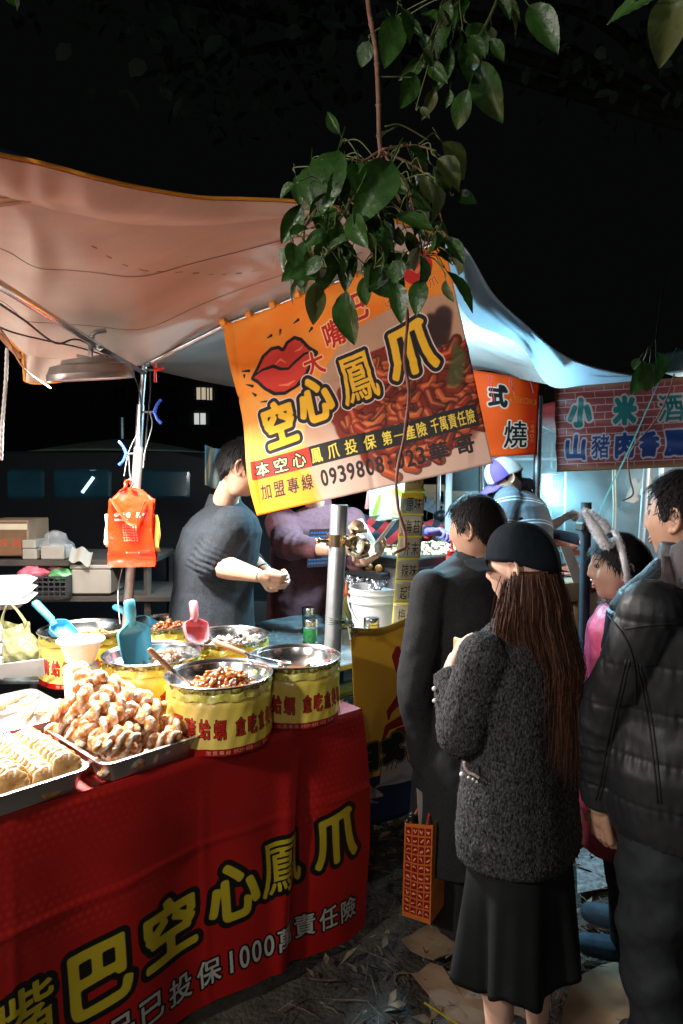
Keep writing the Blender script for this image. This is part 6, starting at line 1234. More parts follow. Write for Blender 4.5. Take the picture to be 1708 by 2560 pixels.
# ================================================================ STEEL COUNTER of the octopus ball stall
A2 = np.array([.76, .65, 0]); P2 = W(878, 1568, 2.6)+V*.07
def cp2(s, t, z=0): return np.array([P2[0], P2[1], .90])+A2*s+V*t+np.array([0, 0, z])
t = thing('counter', 'scratched grey steel counter strewn with crumbs behind the scaffold pole', 'counter', cp2(.5, .4, -.9))
csm = mat('counter_steel', (.20, .235, .25), .35, metal=.6, var=.4, vscale=14, bump=.2, bscale=60)
mb = MB(); mb.box(cp2(.70, .46, -.013), (2.1, .90, .026), np.stack([A2, V, Zv], 1), .004); obj('counter_top', mb, csm, t)
for s in (-.3, 1.7):
    for q in (.06, .86): mb = MB(); mb.tube([cp2(s, q, -.03), cp2(s, q, -.9)], .018, 8); obj('leg', mb, galv, t)
mb = MB(); mb.tube([cp2(-.33, .03, -.11), cp2(1.7, .03, -.11)], .03, 10); obj('front_rail', mb, mat('blue_grey_tube', (.07, .14, .18), .4, metal=.5), t)
mb = MB()
for i in range(420):
    p = cp2(RNG.uniform(-.3, .6), RNG.uniform(.03, .8), .002); mb.box(p, tuple(RNG.uniform(.002, .007, 3)*np.array([1, 1, .4])), rotz(RNG.uniform(0, 3)))
tag(obj('crumbs', mb, mat('crumb_light', (.60, .45, .28), .8, var=.4), smooth=False), 'pale crumbs scattered on the steel counter', 'crumbs', kind='stuff')
def shaker(px, py, label, h=.115, r=.035, liquid=True, z=.9):
    c = G(px, py, z) if liquid else np.array([px, py, z]); t = thing('spice_shaker', label, 'shaker', c)
    mb = MB(); mb.lathe([(0, .0), (r*.98, 0), (r, .01), (r*.93, .014)], c, 28); obj('base_ring', mb, steel, t)
    mb = MB(); mb.lathe([(r*.90, .012), (r*.93, .02), (r*.93, h*.60), (r*.86, h*.66)], c, 28); obj('green_glass', mb, mat('green_spice', (.02, .30, .08), .15, coat=1, var=.3, vscale=60), t)
    mb = MB(); mb.lathe([(r*.93, h*.63), (r*.97, h*.65), (r*.97, h*.74), (r*.90, h*.75), (r*.96, h*.77), (r*.96, h*.96), (r*.88, h), (0, h+.002)], c, 28); obj('lid', mb, steel, t); return t
shaker(776, 1610, 'front green spice shaker with a steel lid on the crumb-strewn counter')
shaker(772, 1576, 'rear green spice shaker behind the other one on the counter')
c = W(929, 1552, 2.78); shaker(c[0], c[1], 'steel-lidded shaker peeping over the yellow octopus cloth', .115, .034, False, c[2]-.1)
mb = MB(); mb.box((c[0], c[1], (c[2]-.1+.9)/2), (.1, .1, c[2]-.1-.9-.002), rotz(.4), .004); tag(obj('cardboard_box', mb, mat('card_brown', (.20, .125, .075), .8)), 'small brown box lifting the shaker behind the yellow cloth', 'box')
# bucket
c = G(938, 1590, .90); t = thing('bucket', 'white plastic bucket with wire handle on the steel counter', 'bucket', c); wp_ = mat('white_plastic', (.78, .79, .80), .3, var=.03, sub=.1)
r = 66*(c[1])/1707; H = .235
mb = MB(); mb.lathe([(0, 0), (r*.84, 0), (r*.86, .01), (r*.94, H*.70), (r*1.02, H*.71), (r*1.02, H*.745), (r*.95, H*.75), (r*.96, H*.87), (r*1.03, H*.88), (r*1.03, H*.90), (r*.97, H*.91), (r*.98, H*.97), (r*1.02, H*.98), (r*1.02, H), (r*.95, H), (r*.93, H*.96), (r*.83, .012), (0, .012)], c, 56); obj('shell', mb, wp_, t)
mb = MB(); mb.tube([c+np.array([r*1.05*math.cos(a), -r*1.05*abs(math.sin(a))*1.0, H*.80-.13*abs(math.sin(a))]) for a in np.linspace(0, pi, 24)], .0028, 6); obj('wire_handle', mb, mat('pale_wire', (.7, .72, .74), .3), t)
mb = MB(); Rl = frame((.5, -.35, .8)); mb.lathe([(0, -.03), (.03, -.024), (.048, -.004), (.052, 0), (.050, .002), (.03, -.02), (0, -.026)], W(978, 1488, 3.16), 24, Rl); mb.tube([W(965, 1500, 3.16), W(925, 1505, 3.1)], .007, 8); tag(obj('ladle', mb, mat('pale_blue_plastic', (.50, .66, .74), .35)), 'pale blue plastic ladle resting in the white bucket', 'ladle')
def bottle(c, m, capm_, label, h=.15, r=.03, nz=.05):
    t = thing('sauce_bottle', label, 'bottle', c); mb = MB(); mb.lathe([(0, 0), (r, 0), (r*1.03, .01), (r, h*.8), (r*.85, h*.93), (r*.7, h)], c, 24); obj('body', mb, m, t)
    mb = MB(); mb.lathe([(r*.8, h), (r*.82, h+.02), (r*.5, h+.024), (r*.28, h+.034), (.003, h+.024+nz), (0, h+.024+nz)], c, 20); obj('nozzle', mb, capm_, t); return t
redp = mat('red_plastic', (.72, .03, .02), .3, sub=.1, var=.05)
c = W(1129, 1432, 3.25); bottle(c, redp, redp, 'red squeeze bottle beside the black-haired customer', .085, .028)
c = G(866, 1568, .90); bottle(c, mat('olive_sauce', (.36, .33, .10), .3), mat('orange_cap', (.72, .16, .04), .4), 'olive squeeze bottle with an orange nozzle behind the scaffold pole', .155, .03, .055)
c = G(1000, 1588, .90); mb = MB(); mb.lathe([(0, 0), (.045, 0), (.05, .12), (.047, .12), (.04, .01), (0, .01)], c, 24); tag(obj('cup', mb, mat('cream_cup', (.55, .52, .40), .5)), 'cream cup beside the white bucket under the menu strip', 'cup')
# foil wrapped box and griddle
t = thing('griddle', 'black octopus ball griddle on a foil-wrapped base', 'griddle', cp2(.75, .55, 0)); g = G(948, 1480, 1.0); gx, gy = W(946, 1480, 3.42)[:2]
foil = mat('crumpled_foil', (.62, .63, .68), .22, metal=1, var=.1, bump=1, bscale=28, dist=.03)
Rg = np.stack([A2*1.0, V, Zv], 1); fc = np.array([gx, gy, 1.03])
def foilf(mb, c, size, R):
    for ax, sg in ((0, 1), (0, -1), (1, 1), (1, -1)):
        def fn(u, v):
            p = np.zeros(3); p[ax] = sg*size[ax]/2; o_ = 1-ax; p[o_] = (u-.5)*size[o_]*(1 if sg*(1 if ax == 0 else -1) > 0 else -1); p[2] = (v-.5)*size[2]; n = .007*(math.sin(u*31+v*13)+math.sin(v*37-u*11)+math.sin((u+v)*53)*.6); p[ax] += sg*n*math.sin(pi*u)**.3; return tuple(c+R@p)
        mb.grid(fn, 26, 18)
    return mb
mb = foilf(MB(), fc, (.27, .30, .25), Rg); obj('foil_wrap', mb, foil, t, sharp=20)
c = W(1095, 1415, 3.65); mb = MB(); mb.box(c+np.array([.02, 0, -.03]), (1.0, .5, .16), Rg, .01); obj('steel_body', mb, mat('streaked_steel', (.45, .42, .43), .3, metal=.8, var=.3, vscale=8, stretch=(6, 6, .4)), t)
mb = MB(); mb.box(c+np.array([.02, 0, .075]), (1.02, .52, .05), Rg, .006); mb.box(np.array([gx, gy, 1.175]), (.30, .34, .03), Rg, .004); obj('iron_plate', mb, mat('cast_iron', (.02, .02, .022), .4), t, kind='stuff')
mb = MB(); rn = random.Random(5)
for i in range(500):
    p = c+np.array([.02, 0, .103])+Rg@np.array([rn.uniform(-.5, .5), rn.uniform(-.24, .24), 0]); mb.ball(p, rn.uniform(.006, .014), 6, 4)
tag(obj('crispy_flakes', mb, mat('flakes', (.62, .42, .22), .7, var=.4, vscale=60)), 'tan crispy flakes covering the black griddle', 'food', kind='stuff')
for k in range(16):
    q = np.array([gx, gy, 1.20])+Rg@np.array([-.10+.066*(k % 4), -.11+.07*(k//4), .004]); mb = MB(); mb.ball(q, .021, 12, 8); tag(obj('octopus_ball', mb, mat('fried_ball', (.50, .22, .06), .4, var=.4, vscale=60)), 'golden octopus ball frying in the griddle behind the vendor hands', 'octopus ball', 'octopus balls on the griddle')
c = W(1100, 1450, 3.2); mb = MB(); mb.lathe([(0, -.12), (.09, -.12), (.11, 0), (.105, 0), (.10, -.012), (0, -.012)], c, 40); tag(obj('tub', mb, mat('pinkish_tub', (.72, .58, .58), .4)), 'pale pink round tub behind the shoulder of the black coat', 'tub')
# menu strip of laminated cards on a post
m0, m1 = W(1045, 1120, 3.05), W(1012, 1560, 2.98); t = thing('menu_post', 'tall post of yellow-edged flavour cards with black handwriting', 'menu', (m1[0], m1[1], .9))
mb = MB(); mb.tube([m0+np.array([.02, .02, 0]), np.array([m1[0]+.02, m1[1]+.02, .9])], .012, 8); obj('post', mb, galv, t)
cards = [('大盒60元', 1, 0), ('元9粒', 0, 0), ('原味', 0, 1), ('海苔', 0, 1), ('芥末', 0, 1), ('辣味', 0, 1), ('起司', 0, 1), ('梅子', 0, 1)]
ax_ = (m1-m0)/8.0; cw = .104
for i, (tx, a_, b_) in enumerate(cards):
    pr = Print(200, 160, (.62, .58, .34) if i < 2 else (.66, .64, .56)); 
    if i >= 2: pr.put(pr.rect(0, 148, 200, 160), (.92, .85, .12)); pr.put(pr.rect(0, 0, 8, 160), (.92, .85, .12))
    if i == 2: pr.put(pr.rect(0, 110, 200, 160), (.92, .88, .20)); pr.put(pr.rect(14, 20, 120, 112), (.50, .62, .64))
    if b_: pr.text(tx, 78, 68, 148, 68, 108, [(.4, (.06, .06, .06))], .95)
    else: pr.text(tx, 60, 80, 150, 80, 46, [(.2, (.10, .10, .10))], .95)
    cm_ = printmat('card_print_%d' % i, pr, .25, .15, 60, dirt=.15, coat=.4); sx0 = -.012 if i >= 2 else .0; ww = cw*(1 if i >= 2 else .80)
    def fn(u, v): return tuple(m0+ax_*(i+1-v)+np.array([sx0-cw*.45+ww*u, -.012-.005*math.sin(pi*u)-.004*v, 0]))
    mb = MB(); mb.grid(fn, 8, 6, thick=.0012); o = obj('card', mb, cm_, t, sharp=0)
# bags hanging behind
pbm = mat('white_bag_plastic', (.85, .82, .76), .35, transl=.35, bump=.7, bscale=14, dist=.008); pr = Print(220, 260, (.90, .86, .80)); X, Y = pr.XY()
pr.put(blur(pr.line([(30, 250), (60, 150), (110, 160), (150, 90), (190, 140)], 12), 3), (.70, .90, .25)); pr.put(blur(pr.line([(110, 120), (120, 200), (150, 230)], 26), 8), (.98, .78, .60), .8); pr.put(pr.rect(0, 0, 220, 20), (.45, .85, .45))
gbm = printmat('green_white_bag_print', pr, .35, .6, 14, transl=.4, dist=.008)
q0 = W(975, 1240, 3.5)
for k in range(4):
    mb = MB(); mb.grid(lambda u, v: tuple(q0+np.array([-.105+.20*u+.004*k, .008*k+.012*math.sin(u*6+k), .12-.225*v-.006*k+.006*math.sin(u*7+k)])), 12, 12); o = obj('carrier_bag', mb, gbm if k == 0 else pbm, sharp=0)
    if k == 0: hang = o; tag(o, 'white carrier bags with lime green print hanging behind the menu post', 'bags')
    else: o.name = 'bag_layer'; o.parent = hang
mb = MB(); mb.grid(lambda u, v: tuple(q0+np.array([-.085+.17*u, .03, -.10-.028*v+.006*math.sin(u*17)])), 16, 3); tag(obj('carrier_bag', mb, mat('mint_plastic', (.25, .62, .30), .4, transl=.3), sharp=0), 'mint green bag peeping out under the white bags', 'bag')
mb = MB(); mb.tube([q0+np.array([-.16, .02, .14]), q0+np.array([.25, .0, .17])], .006, 6); tag(obj('hanging_rail', mb, galv), 'thin rail that the white and green bags hang on', 'rail')
mb = MB(); mb.grid(lambda u, v: tuple(W(920+20*u-8*v, 1210+62*v, 3.62+.02*math.sin(u*5))), 4, 8, thick=.004); tag(obj('cloth_rag', mb, mat('salmon_cloth', (.60, .22, .20), .8)), 'salmon cloth hanging left of the white bags', 'cloth')
# ================================================================ YELLOW OCTOPUS CLOTH along the stall front
pr = Print(1400, 620, (.90, .70, .20)); X, Y = pr.XY(); pr.put(pr.rect(0, 0, 1400, 150), (.06, .14, .28))
for (x, y, s_) in [(30, 150, 1), (175, 190, 1.25), (330, 160, 1.1), (500, 190, 1.3), (690, 160, 1.1), (880, 190, 1.2), (1070, 165, 1.1), (1250, 185, 1.2)]:
    P = [(x-60*s_, y-60*s_), (x-50*s_, y+10), (x-10, y+48*s_), (x+35*s_, y+44*s_), (x+42*s_, y+18), (x+18, y+12), (x+30, y-20), (x+55*s_, y-40*s_), (x+90*s_, y-70*s_)]; M = pr.poly(P); M = np.clip((blur(M, 5)-.45)*4+.5, 0, 1); pr.put(dil(M, 2), (.12, .13, .18)); pr.put(M, (.72, .70, .66))
    for k in range(3): pr.put(pr.line([(x-40*s_+16*k, y-30), (x-30*s_+16*k, y+5+6*k), (x-6+14*k, y+24-5*k)], 1.4), (.12, .13, .18))
    pr.put(pr.line([(x-70*s_, y-75), (x, y-60), (x+60*s_, y-85)], [3, 9, 2]), (.60, .62, .62))
oc = (.62, .08, .07)     # plain generic octopus
def octo(cx):
    M = np.clip(80-np.hypot((X-cx)/.95, (Y-500)/1.0), 0, 1); body_ = np.maximum(M, pr.poly([(cx-58, 460), (cx+58, 460), (cx+40, 330), (cx-40, 330)]))
    for sg in (-1, 1):
        body_ = np.maximum(body_, pr.line([(cx+sg*40, 350), (cx+sg*80, 380), (cx+sg*115, 350), (cx+sg*118, 325)], [18, 14, 8, 1])); body_ = np.maximum(body_, pr.line([(cx+sg*30, 335), (cx+sg*75, 310), (cx+sg*120, 300), (cx+sg*140, 255)], [20, 14, 9, 1])); body_ = np.maximum(body_, pr.line([(cx+sg*20, 330), (cx+sg*50, 275), (cx+sg*85, 280), (cx+sg*105, 265)], [20, 12, 7, 1])); body_ = np.maximum(body_, pr.line([(cx+sg*58, 440), (cx+sg*82, 480), (cx+sg*96, 520), (cx+sg*84, 536), (cx+sg*78, 515)], [16, 10, 7, 8, 4]))
    pr.put(dil(body_, 2), (.25, .04, .05)); pr.put(body_, oc)
    for sg in (-1, 1): pr.put(np.clip(30-np.hypot(X-cx-sg*26, (Y-492)/1.35), 0, 1), (.80, .80, .84)); pr.put(np.clip(9-np.hypot(X-cx-sg*16, (Y-486)/1.4), 0, 1), (.05, .05, .06))
octo(250); octo(1080)
itm = []
for c_, x, y, s_ in [('日', 60, 215, 80), ('式', 150, 228, 90), ('章', 250, 245, 96), ('魚', 360, 250, 96), ('燒', 470, 250, 96), ('日', 800, 235, 90), ('式', 900, 240, 90), ('章', 1000, 245, 96), ('魚', 1110, 250, 96), ('燒', 1220, 250, 96)]: itm.append((c_, x, y, s_*.8, s_, .05))
M = pr.bold(itm, 5, 3); pr.put(dil(M, 9), (.10, .08, .06)); pr.put(dil(M, 6), (.80, .66, .30)); pr.put(dil(M, 4), (.10, .08, .06))
pr.put(pr.rect(0, 596, 1400, 620), (.66, .50, .13))
om = printmat('octopus_cloth_print', pr, .6, .3, 300, dirt=.18, transl=.12, dscale=4); y0 = W(878, 1568, 2.6); yb = W(900, 2088, 2.6); hh = y0[2]-yb[2]
def ycl(u, v):
    s = 1.95*u; p = y0*v+yb*(1-v)+A2*s; n = V*(.012*math.sin(s*9+v*2)+.008*math.sin(s*23-v*4)*(1-v)+.010*math.sin(v*5+1)); z = -.022*math.sin(min(1, s/.28)*pi)*v*(s < .28)-.03*(1-v)*math.sin(s*3)**2
    return tuple(p+n+np.array([0, 0, z]))
mb = MB(); mb.grid(ycl, 120, 40, thick=.0012); yt = obj('stall_cloth', mb, om, sharp=0); tag(yt, 'yellow cloth with a red octopus and blue waves along the front of the stall', 'stall cloth')
mb = MB(); mb.lathe([(.008, -.001), (.012, 0), (.008, .001)], y0+np.array([.018, -.012, -.02]), 16, frame((.6, -.8, 0)), close=True); obj('eyelet', mb, brass, yt)
# stall shelf edge and sausages further on
t = thing('grill', 'sausage grill tray with a metal lip behind the yellow cloth', 'grill', cp2(1.5, .35, -.9)); c = W(1420, 1430, 3.75); Rg2 = np.stack([A2, V, Zv], 1)
mb = MB(); mb.box(c+np.array([.03, .05, -.02]), (.55, .42, .02), Rg2, .004); obj('grill_plate', mb, csm, t); mb = MB(); mb.box(c+np.array([.03, .05, -.30]), (.5, .38, .52), Rg2, .01); obj('cabinet', mb, mat('tan_box', (.35, .24, .15), .7), t)
mb = MB(); mb.tube([W(1388, 1490, 3.5), W(1468, 1432, 3.62)], .012, 4, flat=.25); obj('lip', mb, steel, t)
sam = mat('sausage', (.45, .09, .05), .3, var=.4, vscale=40, c2=(.65, .25, .16), coat=.5)
for k in range(16):
    q = c+np.array([.03, .05, .008])+Rg2@np.array([-.22+.03*k, RNG.uniform(-.04, .04), 0]); mb = MB(); d = Rg2@np.array([RNG.uniform(-.2, .2), 1, 0])*.08; mb.cap(q-d, q+d, .013, .013, 8); tag(obj('sausage', mb, sam), 'red grilled sausage in a row on the grill tray', 'sausage', 'sausages on the grill tray')
for i, (x, y, d_, sz, mm, lb) in enumerate([(1418, 1475, 3.45, (.16, .12, .10), 'tan_box', 'cardboard tray by the dark upright tube'), ]):
    mb = MB(); p = W(x, y, d_); mb.box(p, sz, rotz(.5), .004); tag(obj('carton', mb, MATS[mm]), lb, 'carton')
mb = MB(); mb.grid(lambda u, v: tuple(W(1400+28*u+34*v, 1366+92*v, 3.35+.03*u)), 4, 8, thick=.002); tag(obj('paper_sleeve', mb, mat('grey_paper', (.60, .56, .50), .6)), 'pale paper sleeve standing beside the dark tube', 'paper')
for i, (x, y) in enumerate([(1415, 1362), (1440, 1380), (1395, 1345), (1425, 1350)]):
    mb = MB(); a_ = W(x-26, y-5, 3.9+.05*i); b_ = W(x+22, y+6, 3.9+.05*i); mb.cap(a_, b_, .02, .016, 10); tag(obj('skewered_sausage', mb, sam), 'thick skewered sausage piled under the dark sleeve', 'sausage', 'skewered sausages under the dark sleeve')
# dark tube, other upright poles
a_, b_ = W(1466, 1256, 2.95), W(1461, 1570, 2.95); t = thing('pipe', 'dark blue-grey upright pipe with a clamp between the customers', 'pipe', (b_[0], b_[1], 0)); dkp = mat('pipe_blue_grey', (.045, .065, .085), .5, var=.15)
mb = MB(); mb.lathe([(.0235, 0), (.0235, -.001), (.0225, -.001)], a_, 20); mb.tube([a_, b_, np.array([b_[0], b_[1], 0])], .0225, 20); obj('tube', mb, dkp, t); mb = MB(); mb.box(W(1463, 1316, 2.93), (.065, .055, .036), rotz(.3), .005); obj('clamp', mb, mat('olive_metal', (.20, .21, .17), .35, metal=.7), t)
for px1, py1, px2, py2, d_, r, m_, lb in [(1348, 1120, 1340, 1290, 3.95, .022, galv, 'grey tent pole under the corner of the orange sign'), (1126, 1160, 1120, 1345, 4.4, .022, wp_, 'pale upright post left of the purple cap'), (1628, 1150, 1603, 1360, 4.7, .022, wp_, 'white leaning tent pole in front of the masked person'), (1530, 1100, 1537, 1258, 4.9, .012, mat('bamboo', (.62, .50, .30), .6), 'thin tan pole hanging in the smoke'), (1652, 1100, 1654, 1230, 5.0, .018, wp_, 'short white pole with a hook left of the tall customer'), (1202, 1150, 1203, 1210, 4.6, .016, galv, 'bluish pole behind the purple cap'), (1100, 1150, 1096, 1240, 4.9, .016, galv, 'grey pole right of the menu post')]:
    mb = MB(); mb.tube([W(px1, py1-130, d_), W(px2, py2, d_)], r, 12); p = W(px2, py2, d_); mb.tube([p, (p[0], p[1], 0)], r, 12); tag(obj('tent_pole', mb, m_), lb, 'pole')
# ================================================================ SIGNS
pr = Print(760, 400, (.55, .20, .18)); X, Y = pr.XY(); row = (Y//33).astype(int); nz = vnoise(np.stack([X.ravel()/120, Y.ravel()/40, 0*X.ravel()], 1)).reshape(X.shape)
mort = ((Y % 33 < 4) | ((X+(row % 2)*55) % 110 < 4)).astype(np.float32); pr.put(np.clip(.3*nz, 0, .5).astype(np.float32), (.70, .36, .32)); pr.put(mort, (.72, .55, .52)); pr.put(np.clip((28-Y)/20, 0, 1).astype(np.float32)+np.clip((Y-376)/20, 0, 1).astype(np.float32), (.60, .42, .28))
M = pr.bold([(c_, x, 268, 135, 132, 0) for c_, x in (('小', 140), ('米', 390), ('酒', 640))], 8, 3); pr.put(dil(M, 9), (.75, .60, .56)); pr.put(M, (.03, .38, .36))
M = pr.bold([(c_, 110+138*i, 110, 110, 120, 0) for i, c_ in enumerate('山豬肉香腸')], 5, 2.6); pr.put(dil(M, 8), (.70, .62, .64)); pr.put(M, (.12, .20, .40))
sm = printmat('brick_sign_print', pr, .5, .3, 60, dirt=.15, transl=.18, dist=.004); Q = [W(1392, 1180, 4.1), W(1740, 1166, 3.8), W(1740, 940, 3.8), W(1386, 966, 4.1)]
mb = MB(); mb.grid(lambda u, v: tuple(Q[0]*(1-u)*(1-v)+Q[1]*u*(1-v)+Q[2]*u*v+Q[3]*(1-u)*v+np.array([.0, -1, 0])*(.010*math.sin(v*17+u*4)*(1+.5*math.sin(u*9))+.02*math.sin(u*6))), 60, 40, thick=.0012); tag(obj('stall_sign', mb, sm, sharp=0), 'brick-patterned cloth sign with green and blue characters at the right', 'sign')
pr = Print(480, 420, (.98, .36, .08)); X, Y = pr.XY(); pr.put(np.clip((X-380)/120, 0, .5).astype(np.float32), (.80, .08, .05)); blk = (.14, .10, .10)
for c_, x, y, s_ in [('日', 60, 320, 110), ('式', 290, 310, 120), ('章', 20, 130, 150), ('魚', 190, 120, 160), ('燒', 375, 115, 160)]: M = pr.bold([(c_, x, y, s_*.72, s_, 0)], 4, 2); pr.put(dil(M, 7), (.92, .80, .72)); pr.put(M, blk)
pr.text('(日本口味)', 350, 300, 460, 300, 38, [(.5, (.90, .55, .15))], .9)
for i, c_ in enumerate('一盒40元'): pr.put(pr.char(c_, 452, 190-28*i, 24, 24), (.95, .55, .30))
sm = printmat('orange_sign_print', pr, .5, .2, 60, dirt=.1, transl=.5); Q = [W(1080, 1152, 3.75), W(1342, 1136, 3.9), W(1352, 955, 3.9), W(1080, 905, 3.75)]
mb = MB(); mb.grid(lambda u, v: tuple(Q[0]*(1-u)*(1-v)+Q[1]*u*(1-v)+Q[2]*u*v+Q[3]*(1-u)*v+np.array([.0, -1, 0])*(.012*math.sin(u*9+v*2))), 40, 24, thick=.0012); so = obj('stall_sign', mb, sm, sharp=0); tag(so, 'glowing orange cloth sign with black characters behind the hanging banner', 'sign')
for k, (x, l) in enumerate([(1222, 62), (1228, 70), (1272, 42), (1278, 55), (1325, 48)]):
    mb = MB(); mb.tube(cat([W(x, 935+.16*(x-1222), 3.72), W(x+3, 935+l*.5, 3.72), W(x+9, 935+l, 3.70)], 5), .0022, 5); tag(obj('string', mb, mat('red_string', (.30, .02, .02), .7)), 'thin red string dangling over the orange sign', 'string', 'red strings over the orange sign')
# ================================================================ far canopies, bulb, smoke
teal = mat('teal_canopy', (.07, .15, .19), .7, var=.2, transl=.25); palet = mat('far_canopy', (.34, .40, .40), .7, var=.15, transl=.25)
def tent(P, m_, name, label):
    mb = MB(); mb.grid(lambda u, v: tuple(np.array(P[0])*(1-u)*(1-v)+np.array(P[1])*u*(1-v)+np.array(P[2])*u*v+np.array(P[3])*(1-u)*v-np.array([0, 0, .12*math.sin(pi*u)*math.sin(pi*v)])), 14, 10, thick=.003); tag(obj(name, mb, m_, sharp=0), label, 'canopy')
tent([W(1255, 1085, 5.6), W(1410, 1075, 5.6), W(1420, 1010, 7.2), W(1250, 985, 7.2)], palet, 'canopy', 'pale canopy panel between the orange and brick signs')
tent([W(1330, 1130, 6.5), W(1800, 1130, 6.3), W(1830, 1000, 8.5), W(1300, 1020, 8.5)], teal, 'canopy', 'teal canopy glowing above the smoke')
tent([W(1640, 935, 4.2), W(1760, 915, 4.0), W(1790, 840, 5.2), W(1660, 880, 5.4)], palet, 'canopy', 'pale canopy corner at the right edge above the brick sign')
mb = MB(); mb.tube([W(1240, 1010, 3.95), W(1400, 1085, 5.5)], .012, 8); mb.tube([W(1300, 1110, 5.4), W(1402, 1062, 5.4)], .014, 8); tag(obj('canopy_strut', mb, galv), 'thin grey struts crossing under the pale canopy panel', 'strut', kind='stuff')
mb = MB(); mb.grid(lambda u, v: tuple(W(1230+190*u, 990+22*math.sin(u*3)+65*v, 5.2)), 12, 6, thick=.003); tag(obj('valance', mb, mat('dark_red_cloth', (.20, .02, .03), .8), sharp=0), 'dark red valance between the two signs', 'valance')
bk = W(1368, 1208, 5.3); t = thing('lamp', 'glaring cold bulb hanging in the smoke', 'lamp', bk); mb = MB(); mb.tube([bk-np.array([0, 0, .06]), bk+np.array([0, 0, .05])], .035, 14); mb.ball(bk-np.array([0, 0, .06]), .035); obj('bulb', mb, mat('cold_bulb', (.8, .95, 1), .3, emit=(.65, .93, 1), es=40), t); mb = MB(); mb.lathe([(.02, .05), (.10, .07), (.105, .085), (.02, .12), (.0, .12)], bk, 18); obj('shade', mb, dark, t)
lamp('POINT', 'smoke_light', bk-np.array([0, .1, .12]), LAMPW['smoke'], LCOL['smoke'], .06)
b3_ = np.array([2.75, 4.4, 2.15]); t = thing('lamp', 'second stall lamp under the brick sign stall, outside the right edge', 'lamp', b3_); mb = MB(); mb.ball(b3_, .05); obj('bulb', mb, MATS['bulb'], t); lamp('POINT', 'smoke_light_2', b3_-np.array([0, 0, .09]), LAMPW['smoke2'], LCOL['smoke2'], .06)  # added off-frame light for the sausages and people under the sign
mb = MB(); mb.box((2.15, 5.25, 1.45), (2.5, 2.2, 1.15)); sv = D.materials.new('smoke'); sv.use_nodes = True; N = sv.node_tree.nodes; L = sv.node_tree.links; N.remove(N['Principled BSDF']); pv = N.new('ShaderNodeVolumePrincipled'); pv.inputs['Color'].default_value = (.85, .93, .97, 1); pv.inputs['Anisotropy'].default_value = .2
tc = N.new('ShaderNodeTexCoord'); n1 = N.new('ShaderNodeTexNoise'); n1.inputs['Scale'].default_value = 2.4; n1.inputs['Detail'].default_value = 4; n1.inputs['Distortion'].default_value = .8; L.new(tc.outputs['Object'], n1.inputs[0]); mr = N.new('ShaderNodeMapRange'); mr.inputs[1].default_value = .38; mr.inputs[2].default_value = .72; mr.inputs[3].default_value = .02; mr.inputs[4].default_value = .75; L.new(n1.outputs[0], mr.inputs[0]); L.new(mr.outputs[0], pv.inputs['Density']); L.new(pv.outputs[0], N['Material Output'].inputs['Volume'])
tag(obj('smoke', mb, sv, smooth=False), 'pale blue smoke drifting from the grill', 'smoke', kind='stuff')
# background clutter behind the vendors: racks, fan, crates
def rack(c, w_, d_, h, ns, label, m_=galv):
    t = thing('rack', label, 'rack', c)
    for i in (-1, 1):
        for j in (-1, 1): mb = MB(); mb.tube([c+np.array([i*w_/2, j*d_/2, 0]), c+np.array([i*w_/2, j*d_/2, h])], .014, 8); obj('upright', mb, m_, t)
    for k in range(ns): mb = MB(); mb.box(c+np.array([0, 0, h*(k+.6)/ns]), (w_, d_, .02)); obj('shelf', mb, m_, t)
    return t
rack(np.array([1.25, 6.0, 0]), 1.3, .4, 1.95, 5, 'metal rack of gear behind the octopus ball stall')
rn = random.Random(3)
for k in range(12):
    mb = MB(); s_ = (rn.uniform(.12, .3), .25, rn.uniform(.1, .22)); c = np.array([.75+.2*(k % 6), 6.0, 1.95*((k//6)+2.6)/5+.012+s_[2]/2]); mb.box(c, s_, None, .008)
    cn = rn.choice([('brown', (.30, .16, .08)), ('green', (.08, .16, .13)), ('grey', (.35, .35, .34)), ('white', (.6, .6, .58))]); tag(obj('storage_box', mb, mat('store_'+cn[0], cn[1], .7, var=.2)), cn[0]+' storage box on the metal rack behind the stall, column %s' % ['left', 'left-centre', 'centre', 'right-centre', 'right', 'far right'][k % 6]+(' lower shelf' if k < 6 else ' upper shelf'), 'box', 'boxes on the metal rack')
fcn = W(1100, 1290, 4.9); t = thing('fan', 'round wire fan cage standing behind the menu post', 'fan', fcn); mb = MB()
for r_ in (.05, .10, .15, .18): mb.lathe([(r_-.002, -.002), (r_+.002, -.002), (r_+.002, .002), (r_-.002, .002)], fcn, 30, frame((.2, -1, 0)), close=True)
obj('cage', mb, galv, t, kind='stuff'); mb = MB(); mb.ball(fcn, .045); mb.tube([fcn, (fcn[0], fcn[1]+.06, 0)], .02, 8); obj('stand', mb, dark, t)
for a in range(4): mb = MB(); a_ = a*pi/2+.4; mb.grid(lambda u, v: tuple(fcn+np.array([math.cos(a_+u*.8)*(.03+.12*v), .015+.01*u, math.sin(a_+u*.8)*(.03+.12*v)])), 5, 5, thick=.002); obj('blade', mb, mat('fan_blade', (.3, .32, .34), .5), t)
mb = MB(); mb.grid(lambda u, v: tuple(W(512+70*u, 1112+10*math.sin(u*3)+100*v, 4.2)+np.array([0, .03*math.sin(u*12), 0])), 24, 6, thick=.004); tag(obj('striped_cloth', mb, stripemat('teal_cream_stripes', (.10, .22, .27), [(.5, (.40, .36, .28))], 16, (0, 1.35, 0)), sharp=0), 'teal and cream striped cloth hanging behind the charcoal sweater', 'cloth')
